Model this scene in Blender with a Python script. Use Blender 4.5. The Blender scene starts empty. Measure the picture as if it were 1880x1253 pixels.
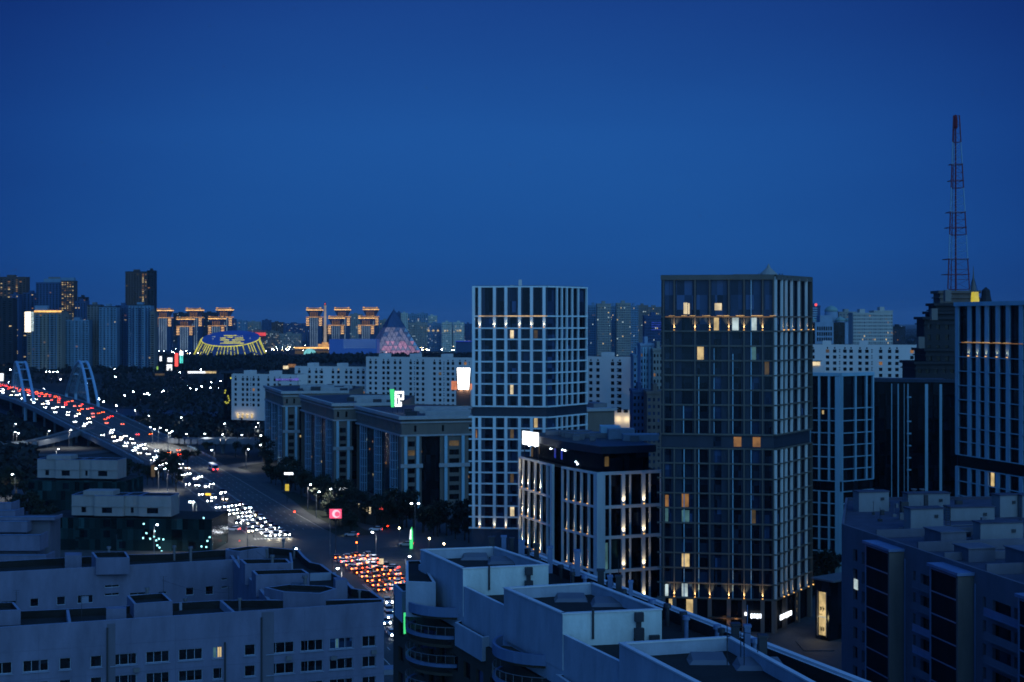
import bpy, math, random
from mathutils import Vector, Matrix
R = random.Random(7)
rad = math.radians
sc = bpy.context.scene
COL = sc.collection

# ------------------------------------------------------------------ camera
F, H, HY = 2611.0, 70.0, 590.0          # focal length in photo pixels, eye height in metres, horizon row
cd = bpy.data.cameras.new("camera"); cam = bpy.data.objects.new("camera", cd); COL.objects.link(cam)
cd.lens = 50; cd.sensor_width = 36; cd.shift_y = -36.5/1880; cd.clip_start = 1; cd.clip_end = 60000
cam.location = (0, 0, H); cam.rotation_euler = (rad(90), 0, 0)
cd.dof.use_dof = True; cd.dof.focus_distance = 36; cd.dof.aperture_fstop = 1.8
sc.camera = cam
sc.view_settings.view_transform = 'Standard'; sc.view_settings.look = 'None'
sc.view_settings.exposure = 0; sc.view_settings.gamma = 1
sc.render.engine = 'CYCLES'
sc.cycles.use_denoising = True
sc.cycles.max_bounces = 4; sc.cycles.diffuse_bounces = 2; sc.cycles.glossy_bounces = 2
sc.cycles.transmission_bounces = 2; sc.cycles.volume_bounces = 0
sc.cycles.sample_clamp_indirect = 3
sc.cycles.use_light_tree = True

# ------------------------------------------------------------------ sky: blue hour, last glow behind the camera
w = bpy.data.worlds.new("World"); sc.world = w; w.use_nodes = True
nt = w.node_tree; nt.nodes.clear()
def N(t, **k):
    n = nt.nodes.new(t)
    for a, b in k.items(): setattr(n, a, b)
    return n
def L(a, b): nt.links.new(a, b)
tc = N('ShaderNodeTexCoord'); sx = N('ShaderNodeSeparateXYZ'); L(tc.outputs['Generated'], sx.inputs[0])
rp = N('ShaderNodeValToRGB'); L(sx.outputs['Z'], rp.inputs[0])
E = rp.color_ramp.elements
E[0].position = 0.0; E[0].color = (0.0085, 0.058, 0.225, 1)
E[1].position = 0.6; E[1].color = (0.010, 0.085, 0.42, 1)
for p, c in ((0.05, (0.0105, 0.079, 0.300, 1)), (0.13, (0.012, 0.085, 0.330, 1)), (0.25, (0.0095, 0.049, 0.245, 1))):
    e = E.new(p); e.color = c
mr = N('ShaderNodeMapRange', interpolation_type='SMOOTHSTEP'); L(sx.outputs['Y'], mr.inputs[0])
mr.inputs[1].default_value = 0.90; mr.inputs[2].default_value = 0.998; mr.inputs[3].default_value = 0.42; mr.inputs[4].default_value = 1.0
m2 = N('ShaderNodeMapRange', interpolation_type='SMOOTHSTEP'); L(sx.outputs['Y'], m2.inputs[0])      # the dimmer side of the sky is only the eastern quarter
m2.inputs[1].default_value = 0.88; m2.inputs[2].default_value = 0.60; m2.inputs[3].default_value = 0.0; m2.inputs[4].default_value = 0.55
ma = N('ShaderNodeMath', operation='ADD'); L(mr.outputs[0], ma.inputs[0]); L(m2.outputs[0], ma.inputs[1])
mul = N('ShaderNodeVectorMath', operation='MULTIPLY'); L(rp.outputs[0], mul.inputs[0])
fb = N('ShaderNodeMath', operation='POWER'); fb.inputs[1].default_value = 0.62; fc = N('ShaderNodeCombineXYZ'); 
cn = N('ShaderNodeTexNoise'); cn.inputs['Scale'].default_value = 3.0; cn.inputs['Detail'].default_value = 5      # thin high cloud, barely there
cm = N('ShaderNodeMapping'); cm.inputs['Scale'].default_value = (1, 1, 4.5); L(tc.outputs['Generated'], cm.inputs[0]); L(cm.outputs[0], cn.inputs['Vector'])
cr_ = N('ShaderNodeMapRange'); L(cn.outputs[0], cr_.inputs[0]); cr_.inputs[1].default_value = .3; cr_.inputs[2].default_value = .7; cr_.inputs[3].default_value = .95; cr_.inputs[4].default_value = 1.05
cx_ = N('ShaderNodeMath', operation='MULTIPLY'); L(ma.outputs[0], cx_.inputs[0]); L(cr_.outputs[0], cx_.inputs[1]); L(cx_.outputs[0], fb.inputs[0])
L(cx_.outputs[0], fc.inputs[0]); L(cx_.outputs[0], fc.inputs[1]); L(fb.outputs[0], fc.inputs[2]); L(fc.outputs[0], mul.inputs[1])
# afterglow lobe, behind and to the right of the camera, hugging the horizon
dotn = N('ShaderNodeVectorMath', operation='DOT_PRODUCT'); L(tc.outputs['Generated'], dotn.inputs[0])
dotn.inputs[1].default_value = Vector((0.42, -0.88, 0.22)).normalized()
gl = N('ShaderNodeMapRange', interpolation_type='SMOOTHSTEP'); L(dotn.outputs['Value'], gl.inputs[0])
gl.inputs[1].default_value = 0.0; gl.inputs[2].default_value = 1.0; gl.inputs[3].default_value = 0.0; gl.inputs[4].default_value = 1.0
gs = N('ShaderNodeVectorMath', operation='SCALE'); gs.inputs[0].default_value = (0.13, 0.40, 0.78); L(gl.outputs[0], gs.inputs['Scale'])
ad = N('ShaderNodeVectorMath', operation='ADD'); L(mul.outputs[0], ad.inputs[0]); L(gs.outputs[0], ad.inputs[1])
bg = N('ShaderNodeBackground'); L(ad.outputs[0], bg.inputs[0]); bg.inputs[1].default_value = 1.0
wo = N('ShaderNodeOutputWorld'); L(bg.outputs[0], wo.inputs[0])

sun = bpy.data.lights.new("afterglow", 'SUN'); sun.energy = 0.5; sun.angle = rad(50); sun.color = (0.42, 0.84, 1.0)
so = bpy.data.objects.new("afterglow", sun); COL.objects.link(so)
so.rotation_euler = Vector((0.45, -0.82, 0.36)).to_track_quat('Z', 'Y').to_euler()

# ------------------------------------------------------------------ helpers
def P(px, py, z=0.0):                    # photo pixel on the plane at height z -> plan position
    D = (H - z)*F/(py - HY); return ((px - 940)*D/F, D)
def PD(px, D): return ((px - 940)*D/F, D)
def ZY(py, D): return H - (py - HY)*D/F
def mpp(D): return D/F

def _newmat(name):
    m = bpy.data.materials.new(name); m.use_nodes = True
    t = m.node_tree; b = t.nodes['Principled BSDF']; return m, t, b
def mat(name, col, rough=0.85, var=0.18, scale=0.25, metal=0.0, fine=0.0, streak=True, spec=0.3):
    m, t, b = _newmat(name)
    b.inputs['Roughness'].default_value = rough; b.inputs['Metallic'].default_value = metal
    b.inputs['Specular IOR Level'].default_value = spec
    g = t.nodes.new('ShaderNodeNewGeometry')
    mp = t.nodes.new('ShaderNodeMapping'); mp.inputs['Scale'].default_value = (1, 1, 0.3 if streak else 1)
    t.links.new(g.outputs['Position'], mp.inputs[0])
    n = t.nodes.new('ShaderNodeTexNoise'); n.inputs['Scale'].default_value = scale; n.inputs['Detail'].default_value = 6
    n.inputs['Roughness'].default_value = 0.65
    t.links.new(mp.outputs[0], n.inputs['Vector'])
    r = t.nodes.new('ShaderNodeValToRGB'); r.color_ramp.elements[0].position = 0.3; r.color_ramp.elements[1].position = 0.72
    c = Vector(col[:3])
    r.color_ramp.elements[0].color = (*(c*(1-var)), 1); r.color_ramp.elements[1].color = (*[min(1, v*(1+var)) for v in c], 1)
    t.links.new(n.outputs[0], r.inputs[0]); t.links.new(r.outputs[0], b.inputs['Base Color'])
    if fine:
        n2 = t.nodes.new('ShaderNodeTexNoise'); n2.inputs['Scale'].default_value = 3.0; n2.inputs['Detail'].default_value = 4
        t.links.new(g.outputs['Position'], n2.inputs['Vector'])
        bp = t.nodes.new('ShaderNodeBump'); bp.inputs['Strength'].default_value = fine; bp.inputs['Distance'].default_value = 0.1
        t.links.new(n2.outputs[0], bp.inputs['Height']); t.links.new(bp.outputs[0], b.inputs['Normal'])
    return m
def glass(name, col, rough=0.14, spec=0.28, var=0.6):
    m, t, b = _newmat(name)
    b.inputs['Roughness'].default_value = rough; b.inputs['Specular IOR Level'].default_value = spec
    g = t.nodes.new('ShaderNodeNewGeometry'); oi = t.nodes.new('ShaderNodeObjectInfo')
    n = t.nodes.new('ShaderNodeTexWhiteNoise'); n.noise_dimensions = '3D'
    sn = t.nodes.new('ShaderNodeVectorMath'); sn.operation = 'SNAP'; sn.inputs[1].default_value = (1.7, 1.7, 3.3)
    t.links.new(g.outputs['Position'], sn.inputs[0]); t.links.new(sn.outputs[0], n.inputs['Vector'])
    r = t.nodes.new('ShaderNodeValToRGB'); c = Vector(col)
    r.color_ramp.elements[0].color = (*(c*(1-var)), 1); r.color_ramp.elements[1].color = (*(c*3.2), 1)
    e_ = r.color_ramp.elements.new(.8); e_.color = (*(c*(1+var)), 1)
    t.links.new(n.outputs['Value'], r.inputs[0]); t.links.new(r.outputs[0], b.inputs['Base Color'])
    return m
def lit(name, col, strength, var=0.35, scale=0.45, sample=False, base=(0.02, 0.02, 0.02)):
    m, t, b = _newmat(name)
    b.inputs['Base Color'].default_value = (*base, 1); b.inputs['Roughness'].default_value = 0.5
    b.inputs['Emission Color'].default_value = (*col, 1)
    if var:
        g = t.nodes.new('ShaderNodeNewGeometry'); n = t.nodes.new('ShaderNodeTexNoise'); n.inputs['Scale'].default_value = scale
        n.inputs['Detail'].default_value = 3
        t.links.new(g.outputs['Position'], n.inputs['Vector'])
        mr = t.nodes.new('ShaderNodeMapRange'); mr.inputs[1].default_value = 0.35; mr.inputs[2].default_value = 0.65
        mr.inputs[3].default_value = strength*(1-var); mr.inputs[4].default_value = strength*(1+var)
        t.links.new(n.outputs[0], mr.inputs[0]); t.links.new(mr.outputs[0], b.inputs['Emission Strength'])
    else: b.inputs['Emission Strength'].default_value = strength
    if not sample: m.cycles.emission_sampling = 'NONE'
    return m

M = {}
M['frame_white'] = mat('white_cladding', (0.54, 0.64, 0.66), 0.6, 0.10)
M['frame_dark'] = mat('bronze_cladding', (0.088, 0.085, 0.075), 0.5, 0.2)
M['frame_blue'] = mat('blue_grey_cladding', (0.24, 0.41, 0.49), 0.5, 0.12)
M['fin_white'] = mat('pale_fin', (0.62, 0.66, 0.66), 0.5, 0.1)
M['spandrel'] = mat('dark_spandrel', (0.026, 0.042, 0.070), 0.4, 0.25, 0.5)
M['spandrel2'] = mat('slate_spandrel', (0.015, 0.026, 0.046), 0.4, 0.25, 0.5)
M['band'] = mat('dark_band', (0.02, 0.028, 0.045), 0.4, 0.2)
M['glass'] = glass('dark_glass', (0.005, 0.009, 0.016))
M['glass_b'] = glass('blue_glass', (0.014, 0.028, 0.06))
M['glass_g'] = glass('green_glass', (0.006, 0.018, 0.020))
M['glass_k'] = glass('black_glass', (0.003, 0.005, 0.008), 0.25, 0.2)
M['stucco'] = mat('blue_grey_stucco', (0.112, 0.125, 0.19), 0.9, 0.24, 0.35, fine=0.3)
M['stucco_cap'] = mat('parapet_cap', (0.17, 0.21, 0.29), 0.6, 0.12, 0.6)
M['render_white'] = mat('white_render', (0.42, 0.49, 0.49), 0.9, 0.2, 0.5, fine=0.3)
M['render_shaded'] = mat('shaded_render', (0.24, 0.29, 0.36), 0.9, 0.2, 0.5, fine=0.3)  # the white render again, darker and bluer: shade of side faces painted in
M['cap_light'] = mat('metal_cap', (0.42, 0.46, 0.5), 0.5, 0.1, 0.6)
M['roof'] = mat('roofing_felt', (0.011, 0.012, 0.013), 0.95, 0.4, 0.4, streak=False, fine=0.4)
M['roof_blue'] = mat('grey_roofing', (0.035, 0.045, 0.065), 0.9, 0.3, 0.15, streak=False)
M['roof_light'] = mat('pale_roofing', (0.17, 0.22, 0.27), 0.9, 0.3, 0.15, streak=False)
M['brown'] = mat('brown_render', (0.045, 0.038, 0.03), 0.9, 0.2, 0.5)
M['tan_dark'] = mat('tan_render', (0.10, 0.09, 0.085), 0.9, 0.2, 0.4)
M['beige'] = mat('beige_stone', (0.13, 0.115, 0.10), 0.85, 0.15, 0.3)
M['beige_light'] = mat('pale_stone', (0.27, 0.29, 0.30), 0.8, 0.12, 0.3)
M['white_panel'] = mat('white_panel', (0.52, 0.50, 0.48), 0.8, 0.1, 0.05)
M['night_navy'] = mat('navy_render', (0.085, 0.092, 0.125), 0.9, 0.18, 0.3, fine=0.3)
M['metal'] = mat('grey_metal', (0.12, 0.13, 0.15), 0.5, 0.15, metal=0.3)
M['metal_dark'] = mat('dark_metal', (0.03, 0.035, 0.045), 0.5, 0.2, metal=0.3)
M['duct'] = mat('galvanised_duct', (0.10, 0.16, 0.28), 0.45, 0.2, metal=0.2)
M['asphalt'] = mat('asphalt', (0.050, 0.052, 0.052), 0.75, 0.25, 0.08, streak=False, fine=0.2)
M['paint'] = mat('road_paint', (0.45, 0.45, 0.42), 0.7, 0.3, 1.0)
M['paving'] = mat('paving', (0.045, 0.047, 0.05), 0.8, 0.3, 0.2, streak=False)
M['ground'] = mat('soil', (0.011, 0.015, 0.018), 0.95, 0.5, 0.01, streak=False)
M['lawn'] = mat('lawn', (0.012, 0.018, 0.010), 0.95, 0.4, 0.05, streak=False)
M['water'] = mat('river_ice', (0.014, 0.022, 0.038), 0.6, 0.3, 0.01, streak=False)
M['concrete'] = mat('bridge_concrete', (0.12, 0.14, 0.17), 0.85, 0.2, 0.1)
M['arch'] = mat('arch_paint', (0.25, 0.40, 0.52), 0.5, 0.12, 0.1)
M['bark'] = mat('bark', (0.03, 0.024, 0.018), 0.95, 0.3, 1.0)
def leafmat(name, c):
    m = mat(name, c, 0.8, 0.5, 0.6, streak=False); return m
M['leaf'] = leafmat('leaf', (0.012, 0.018, 0.012)); M['leaf2'] = leafmat('leaf_far', (0.010, 0.014, 0.016))
M['red_paint'] = mat('mast_red', (0.13, 0.008, 0.02), 0.6, 0.15); M['frame_dull'] = mat('pale_stone_cladding', (0.38, 0.46, 0.49), .7, .14)
M['white_paint'] = mat('mast_white', (0.18, 0.30, 0.40), 0.6, 0.1)
# lit things
M['l_warm'] = lit('lit_warm', (1.0, 0.72, 0.32), 0.58)
M['l_cream'] = lit('lit_cream', (1.0, 0.80, 0.48), 0.8)
M['l_white'] = lit('lit_white', (0.70, 0.88, 0.90), 0.6)
M['l_cyan'] = lit('lit_cyan', (0.20, 0.5, 0.55), 0.20)
M['l_orange'] = lit('lit_orange', (1.0, 0.45, 0.10), 0.22)
M['l_dim'] = lit('lit_dim', (0.9, 0.55, 0.15), 0.075)
M['strip_dim'] = lit('gold_strip_dim', (1.0, 0.60, 0.22), 0.62, 0.5, 0.4)
M['win_frame'] = mat('window_frame', (.26, .32, .40), .6, .1)
M['e_gold'] = lit('gold_strip', (1.0, 0.52, 0.14), 1.5, 0.35, 0.15)
M['e_goldfar'] = lit('gold_flood_glow', (1.0, 0.50, 0.16), 0.62, 0.45, 0.08)  # gold floodlight on far stone, put in as emission
M['e_goldblock'] = lit('gold_block', (1.0, 0.55, 0.2), 1.2, 0.3, 0.1)
M['e_white'] = lit('sign_white', (0.85, 0.92, 1.0), 2.6, 0.0)
M['e_lamp'] = lit('lamp_white', (0.78, 0.90, 1.0), 45, 0.0)
M['e_lampfar'] = lit('lamp_far', (0.86, 0.93, 1.0), 90, 0.0)
M['e_lampwarm'] = lit('lamp_warm', (1.0, 0.72, 0.36), 40, 0.0)
M['e_head'] = lit('headlight', (0.86, 0.93, 1.0), 65, 0.0)
M['e_headw'] = lit('headlight_warm', (1.0, 0.80, 0.52), 50, 0.0)
M['e_tail'] = lit('taillight', (1.0, 0.035, 0.009), 24, 0.0)
M['e_tailo'] = lit('brake_light', (1.0, 0.11, 0.012), 24, 0.0)
M['e_green'] = lit('sign_green', (0.06, 0.75, 0.22), 1.1, 0.0)
M['e_red'] = lit('sign_red', (1.0, 0.08, 0.06), 1.6, 0.0)
M['e_pink'] = lit('screen_pink', (1.0, 0.09, 0.20), 1.2, 0.0)
M['e_pinkw'] = lit('screen_pale', (1.0, 0.55, 0.65), 1.3, 0.0)
M['e_blue'] = lit('led_blue', (0.03, 0.07, 0.85), 0.35, 0.4, 0.2)
M['e_yellow'] = lit('led_yellow', (0.75, 0.72, 0.08), 0.85, 0.3, 0.1)

OFF = {}
class MB:
    def __init__(s): s.v = []; s.f = []; s.m = []
    def face(s, pts, m=0):
        k = len(s.v); s.v += [tuple(p) for p in pts]; s.f.append(tuple(range(k, k+len(pts)))); s.m.append(m)
    def hexa(s, p, m=0):                    # 8 corners: 0-3 bottom ring, 4-7 top ring
        k = len(s.v); s.v += [tuple(q) for q in p]
        for f in ((3,2,1,0),(4,5,6,7),(0,1,5,4),(1,2,6,5),(2,3,7,6),(3,0,4,7)):
            s.f.append(tuple(k+i for i in f)); s.m.append(m)
    def box(s, x0, x1, y0, y1, z0, z1, m=0):
        s.hexa([(x0,y0,z0),(x1,y0,z0),(x1,y1,z0),(x0,y1,z0),(x0,y0,z1),(x1,y0,z1),(x1,y1,z1),(x0,y1,z1)], m)
    def prism(s, poly, z0, z1, m=0, mt=None, bottom=False):
        n = len(poly); k = len(s.v)
        s.v += [(x,y,z0) for x,y in poly] + [(x,y,z1) for x,y in poly]
        for i in range(n):
            j = (i+1) % n; s.f.append((k+i,k+j,k+n+j,k+n+i)); s.m.append(m)
        s.f.append(tuple(range(k+n, k+2*n))); s.m.append(m if mt is None else mt)
        if bottom: s.f.append(tuple(range(k+n-1, k-1, -1))); s.m.append(m)
    def tube(s, a, b, r0, r1=None, n=6, m=0):
        r1 = r0 if r1 is None else r1
        a = Vector(a); b = Vector(b); d = (b-a).normalized()
        t = Vector((1,0,0)) if abs(d.x) < 0.8 else Vector((0,1,0))
        u = d.cross(t).normalized(); v = d.cross(u); k = len(s.v)
        for c, r in ((a, r0), (b, r1)):
            for i in range(n):
                q = 2*math.pi*i/n; s.v.append(tuple(c + u*math.cos(q)*r + v*math.sin(q)*r))
        for i in range(n):
            j = (i+1) % n; s.f.append((k+i,k+j,k+n+j,k+n+i)); s.m.append(m)
        s.f.append(tuple(range(k+n-1, k-1, -1))); s.f.append(tuple(range(k+n, k+2*n))); s.m += [m, m]
    def lathe(s, c, prof, n=16, m=0, sx=1, sy=1):   # prof: list of (r, z)
        k = len(s.v)
        for r, z in prof:
            for i in range(n):
                q = 2*math.pi*i/n; s.v.append((c[0]+sx*r*math.cos(q), c[1]+sy*r*math.sin(q), c[2]+z))
        for a in range(len(prof)-1):
            for i in range(n):
                j = (i+1) % n; s.f.append((k+a*n+i,k+a*n+j,k+(a+1)*n+j,k+(a+1)*n+i)); s.m.append(m)
        s.f.append(tuple(range(k+n-1, k-1, -1))); s.m.append(m)
        e = k+(len(prof)-1)*n; s.f.append(tuple(range(e, e+n))); s.m.append(m)
    def build(s, name, mats, parent=None, smooth=False, world=True, off=None):
        if not s.v: return None
        if not isinstance(mats, (list, tuple)): mats = [mats]
        o_ = Vector((0,0,0))
        if world and parent is not None: o_ = OFF.get(parent.name, Vector((0,0,0)))
        if off is not None: o_ = Vector(off)
        me = bpy.data.meshes.new(name)
        me.from_pydata([(x-o_.x, y-o_.y, z-o_.z) for x,y,z in s.v], [], s.f)
        for q in mats: me.materials.append(M[q] if isinstance(q, str) else q)
        me.polygons.foreach_set('material_index', s.m)
        if smooth: me.polygons.foreach_set('use_smooth', [True]*len(s.f))
        me.update()
        o = bpy.data.objects.new(name, me); COL.objects.link(o)
        if parent is not None: o.parent = parent; OFF[o.name] = o_.copy()
        elif off is not None: o.location = o_; OFF[o.name] = o_.copy()
        return o

def tag(o, label=None, cat=None, group=None, kind=None):
    if label: o['label'] = label
    if cat: o['category'] = cat
    if group: o['group'] = group
    if kind: o['kind'] = kind
    return o
def thing(name, label, cat, loc=(0,0,0), group=None, rz=0):
    o = bpy.data.objects.new(name, None); COL.objects.link(o); o.empty_display_size = 1
    o.location = loc; o.rotation_euler = (0,0,rz); OFF[o.name] = Vector(loc)
    return tag(o, label, cat, group)

class Fr:                                   # a wall: plan points A (left) to B (right) seen from outside
    def __init__(s, A, B):
        s.A = Vector((A[0], A[1])); s.B = Vector((B[0], B[1])); d = s.B - s.A
        s.L = d.length; s.u = d/s.L; s.n = Vector((s.u.y, -s.u.x))
    def pt(s, a, z, d=0):
        q = s.A + s.u*a + s.n*d; return (q.x, q.y, z)
    def at(s, px):                          # where a picture column meets the wall
        k = (px-940)/F; return (k*s.A.y - s.A.x)/(s.u.x - k*s.u.y)
    def box(s, mb, a, b, z0, z1, d0, d1, m=0):
        mb.hexa([s.pt(a,z0,d1), s.pt(b,z0,d1), s.pt(b,z0,d0), s.pt(a,z0,d0),
                 s.pt(a,z1,d1), s.pt(b,z1,d1), s.pt(b,z1,d0), s.pt(a,z1,d0)], m)
    def quad(s, mb, a, b, z0, z1, d=0, m=0):
        mb.face([s.pt(a,z0,d), s.pt(b,z0,d), s.pt(b,z1,d), s.pt(a,z1,d)], m)

def holes(mb, fr, a0, a1, z0, z1, rects, depth=0.3, m=0):
    """a wall skin with real window openings and reveals"""
    rects = [(max(a, a0+.02), min(b, a1-.02), max(c, z0+.02), min(d, z1-.02)) for a,b,c,d in rects]
    rects = [q for q in rects if q[1]-q[0] > 0.05 and q[3]-q[2] > 0.05]
    sb = sorted({a0, a1, *[q[0] for q in rects], *[q[1] for q in rects]})
    zb = sorted({z0, z1, *[q[2] for q in rects], *[q[3] for q in rects]})
    for j in range(len(zb)-1):
        zc = (zb[j]+zb[j+1])/2; row = [q for q in rects if q[2] < zc < q[3]]
        st = None
        for i in range(len(sb)-1):
            c = (sb[i]+sb[i+1])/2; hole = any(q[0] < c < q[1] for q in row)
            if not hole and st is None: st = sb[i]
            if hole and st is not None: fr.quad(mb, st, sb[i], zb[j], zb[j+1], 0, m); st = None
        if st is not None: fr.quad(mb, st, sb[-1], zb[j], zb[j+1], 0, m)
    for a,b,c,d in rects:
        for p in (((a,c),(a,d)), ((b,d),(b,c)), ((a,d),(b,d)), ((b,c),(a,c))):
            mb.face([fr.pt(*p[0],0), fr.pt(*p[0],-depth), fr.pt(*p[1],-depth), fr.pt(*p[1],0)], m)
    return rects

_PM = {}
def pane_mesh(wd, ht, mk):
    k = (round(wd,2), round(ht,2), mk)
    if k not in _PM:
        me = bpy.data.meshes.new('window'); me.from_pydata([(0,0,0),(wd,0,0),(wd,0,ht),(0,0,ht)], [], [(0,1,2,3)])
        me.materials.append(M[mk]); _PM[k] = me
    return _PM[k]
class Bld:
    def __init__(s, name, label, cat, base, group=None):
        s.root = thing(name, label, cat, (base[0], base[1], base[2] if len(base) > 2 else 0), group); s.w = []
    def win(s, fr, a, b, z0, z1, depth=0.3, mk='glass'):
        s.w.append((fr, a, b, z0, z1, depth, mk))
    def done(s, maxparts=100, frames=None):
        off = OFF[s.root.name]
        def size(q):
            fr, a, b, z0, z1, d, mk = q; c = fr.pt((a+b)/2, (z0+z1)/2)
            px = 940 + F*c[0]/max(c[1], 1); py = HY + F*(H-c[2])/max(c[1], 1)
            A = fr.pt(a, z0); B = fr.pt(b, z0)
            wpx = abs(A[0]/A[1] - B[0]/B[1]); ar = wpx*(z1-z0)/c[1]
            if not (-20 < px < 1900 and -20 < py < 1270): ar *= 1e-3
            if mk.startswith('l_'): ar *= 4
            return -ar
        s.w.sort(key=size)
        for i, (fr, a, b, z0, z1, d, mk) in enumerate(s.w[:maxparts]):
            p = fr.pt(a, z0, -d)
            if frames:
                fm = MB(); t = 0.09
                for q in ((a, b, z1-t, z1), (a, b, z0, z0+t), (a, a+t, z0+t, z1-t), (b-t, b, z0+t, z1-t)): fr.box(fm, *q, -d, -d+0.1)
                nm = max(1, round((b-a)/1.2))
                for k in range(1, nm): c = a+(b-a)*k/nm; fr.box(fm, c-.035, c+.035, z0+t, z1-t, -d, -d+0.08)
                fo = fm.build('window', frames, s.root)
                o = bpy.data.objects.new('pane', pane_mesh(b-a, z1-z0, mk)); COL.objects.link(o); o.parent = fo
                o.location = Vector(fr.pt(a, z0, -d+0.03)) - off
            else:
                o = bpy.data.objects.new('window', pane_mesh(b-a, z1-z0, mk)); COL.objects.link(o); o.parent = s.root
                o.location = Vector(p) - off
            o.rotation_euler = (0, 0, math.atan2(fr.u.y, fr.u.x))
        rest = s.w[maxparts:]
        if rest:
            mb = MB(); ks = sorted({q[6] for q in rest})
            for fr, a, b, z0, z1, d, mk in rest: fr.quad(mb, a, b, z0, z1, -d, ks.index(mk))
            o = mb.build('glazing', ks, s.root); o['kind'] = 'stuff'

def ccw(poly):
    a = sum(poly[i-1][0]*poly[i][1] - poly[i][0]*poly[i-1][1] for i in range(len(poly)))
    return list(poly) if a > 0 else list(poly)[::-1]
def inset(poly, d):                          # ccw polygon moved inwards by d
    n = len(poly); out = []
    for i in range(n):
        p0 = Vector(poly[i-1]); p1 = Vector(poly[i]); p2 = Vector(poly[(i+1) % n])
        e1 = (p1-p0).normalized(); e2 = (p2-p1).normalized()
        n1 = Vector((-e1.y, e1.x)); n2 = Vector((-e2.y, e2.x)); b = n1+n2
        if b.length < 1e-4: b = n1.copy()
        b.normalize(); c = max(0.35, b.dot(n1)); out.append(tuple(p1 + b*(d/c)))
    return out
def tray(mw, mc, mr, poly, z0, zt, ph=1.0, pw=0.35, walls=True):
    """outer walls, parapet ring with cap and sunken roof; poly ccw; three meshes: walls, caps, roof"""
    n = len(poly); q = inset(poly, pw)
    for i in range(n):
        j = (i+1) % n; a, b, c, d = poly[i], poly[j], q[j], q[i]
        if walls: mw.face([(*a,z0),(*b,z0),(*b,zt),(*a,zt)])
        mc.face([(*a,zt),(*b,zt),(*c,zt),(*d,zt)])
        mr.face([(*d,zt),(*c,zt),(*c,zt-ph),(*d,zt-ph)])
    mr.face([(*p, zt-ph) for p in q])
def point_light(name, loc, energy, color, r=0.15, parent=None):
    l = bpy.data.lights.new(name, 'POINT'); l.energy = energy; l.color = color; l.shadow_soft_size = r
    o = bpy.data.objects.new(name, l); COL.objects.link(o); o.location = loc
    if parent is not None: o.parent = parent; o.location = Vector(loc) - OFF.get(parent.name, Vector())
    return o
def spot_up(fr, s, z, d, energy, color, parent, size=75, lean=.16):
    l = bpy.data.lights.new('uplight_lamp', 'SPOT'); l.energy = energy; l.color = color; l.shadow_soft_size = .06; l.spot_size = rad(size); l.spot_blend = .9
    o = bpy.data.objects.new('uplight_lamp', l); COL.objects.link(o); o.parent = parent; o.location = Vector(fr.pt(s, z, d)) - OFF.get(parent.name, Vector())
    o.rotation_euler = (-Vector((-fr.n.x*lean, -fr.n.y*lean, 1))).to_track_quat('Z', 'Y').to_euler(); return o
def pick(*opts):                             # (weight, value)...
    t = R.random()*sum(a for a, _ in opts)
    for a, b in opts:
        t -= a
        if t <= 0: return b
    return opts[-1][1]
# ------------------------------------------------------------------ gridded towers
def grid_face(B, mf, ms, fr, cols, colw, zs, slab, proud, cell, lits=(), skip=(), depth=0.3, slabx=(0, 0), nocol=()):
    """cols: positions along the wall; zs ascending; cell(i, j) -> list of (f0, f1) window spans as fractions of the bay"""
    rects, info = [], []
    for j in range(len(zs)-1):
        if j in skip: continue
        for i in range(len(cols)-1):
            for f0, f1, mk in cell(i, j):
                a = cols[i]+colw/2; b = cols[i+1]-colw/2
                q = (a+(b-a)*f0, a+(b-a)*f1, zs[j]+slab*0.6, zs[j+1]-slab*0.6)
                c = fr.pt((q[0]+q[1])/2, 0); hw = (q[1]-q[0])/2*abs(fr.u.x)+0.3
                px = 940+F*c[0]/c[1]
                for lx, ly, lm in lits:
                    if abs(lx-px) < hw*F/c[1] and q[2] < ZY(ly, c[1]) < q[3]: mk = lm
                rects.append(q); info.append(mk)
    holes(ms, fr, 0, fr.L, zs[0], zs[-1], rects, depth)
    for q, mk in zip(rects, info):
        if mk.startswith('l_'):             # a half-drawn curtain: one leaf lit, the other dark
            t_ = R.uniform(.5, .72); a, b = q[0], q[0]+(q[1]-q[0])*t_; z = q[3]-(q[3]-q[2])*R.choice((0, 0, .12))
            B.win(fr, a, b, q[2], z, depth, mk); B.win(fr, b+.06, q[1], q[2], q[3], depth, 'glass_b')
            if z < q[3]: B.win(fr, a, b, z+.02, q[3], depth, 'glass')
            continue
        B.win(fr, q[0], q[1], q[2], q[3], depth, mk)
    for k, c in enumerate(cols):
        if k not in nocol: fr.box(mf, c-colw/2, c+colw/2, zs[0], zs[-1], 0, proud)
    for z in zs: fr.box(mf, -slabx[0], fr.L+slabx[1], z-slab/2, z+slab/2, 0, proud-0.08)
def back_of(Lp, Cp, Rp): return (Lp[0]+Rp[0]-Cp[0], Lp[1]+Rp[1]-Cp[1])
def plain(mb, poly, z0, z1, idx):
    n = len(poly)
    for i in idx:
        a, b = poly[i], poly[(i+1) % n]; mb.face([(*a,z0),(*b,z0),(*b,z1),(*a,z1)])
def uplight(B, fr, s, z, d, energy, color=(1.0, 0.62, 0.26), out=.32):
    root = B.root; m = MB(); fr.box(m, s-.16, s+.16, z, z+.18, d, d+.26)
    o = m.build('uplight', 'e_gold', root)
    spot_up(fr, s, z+0.2, d+out, energy, color, root)

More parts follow.
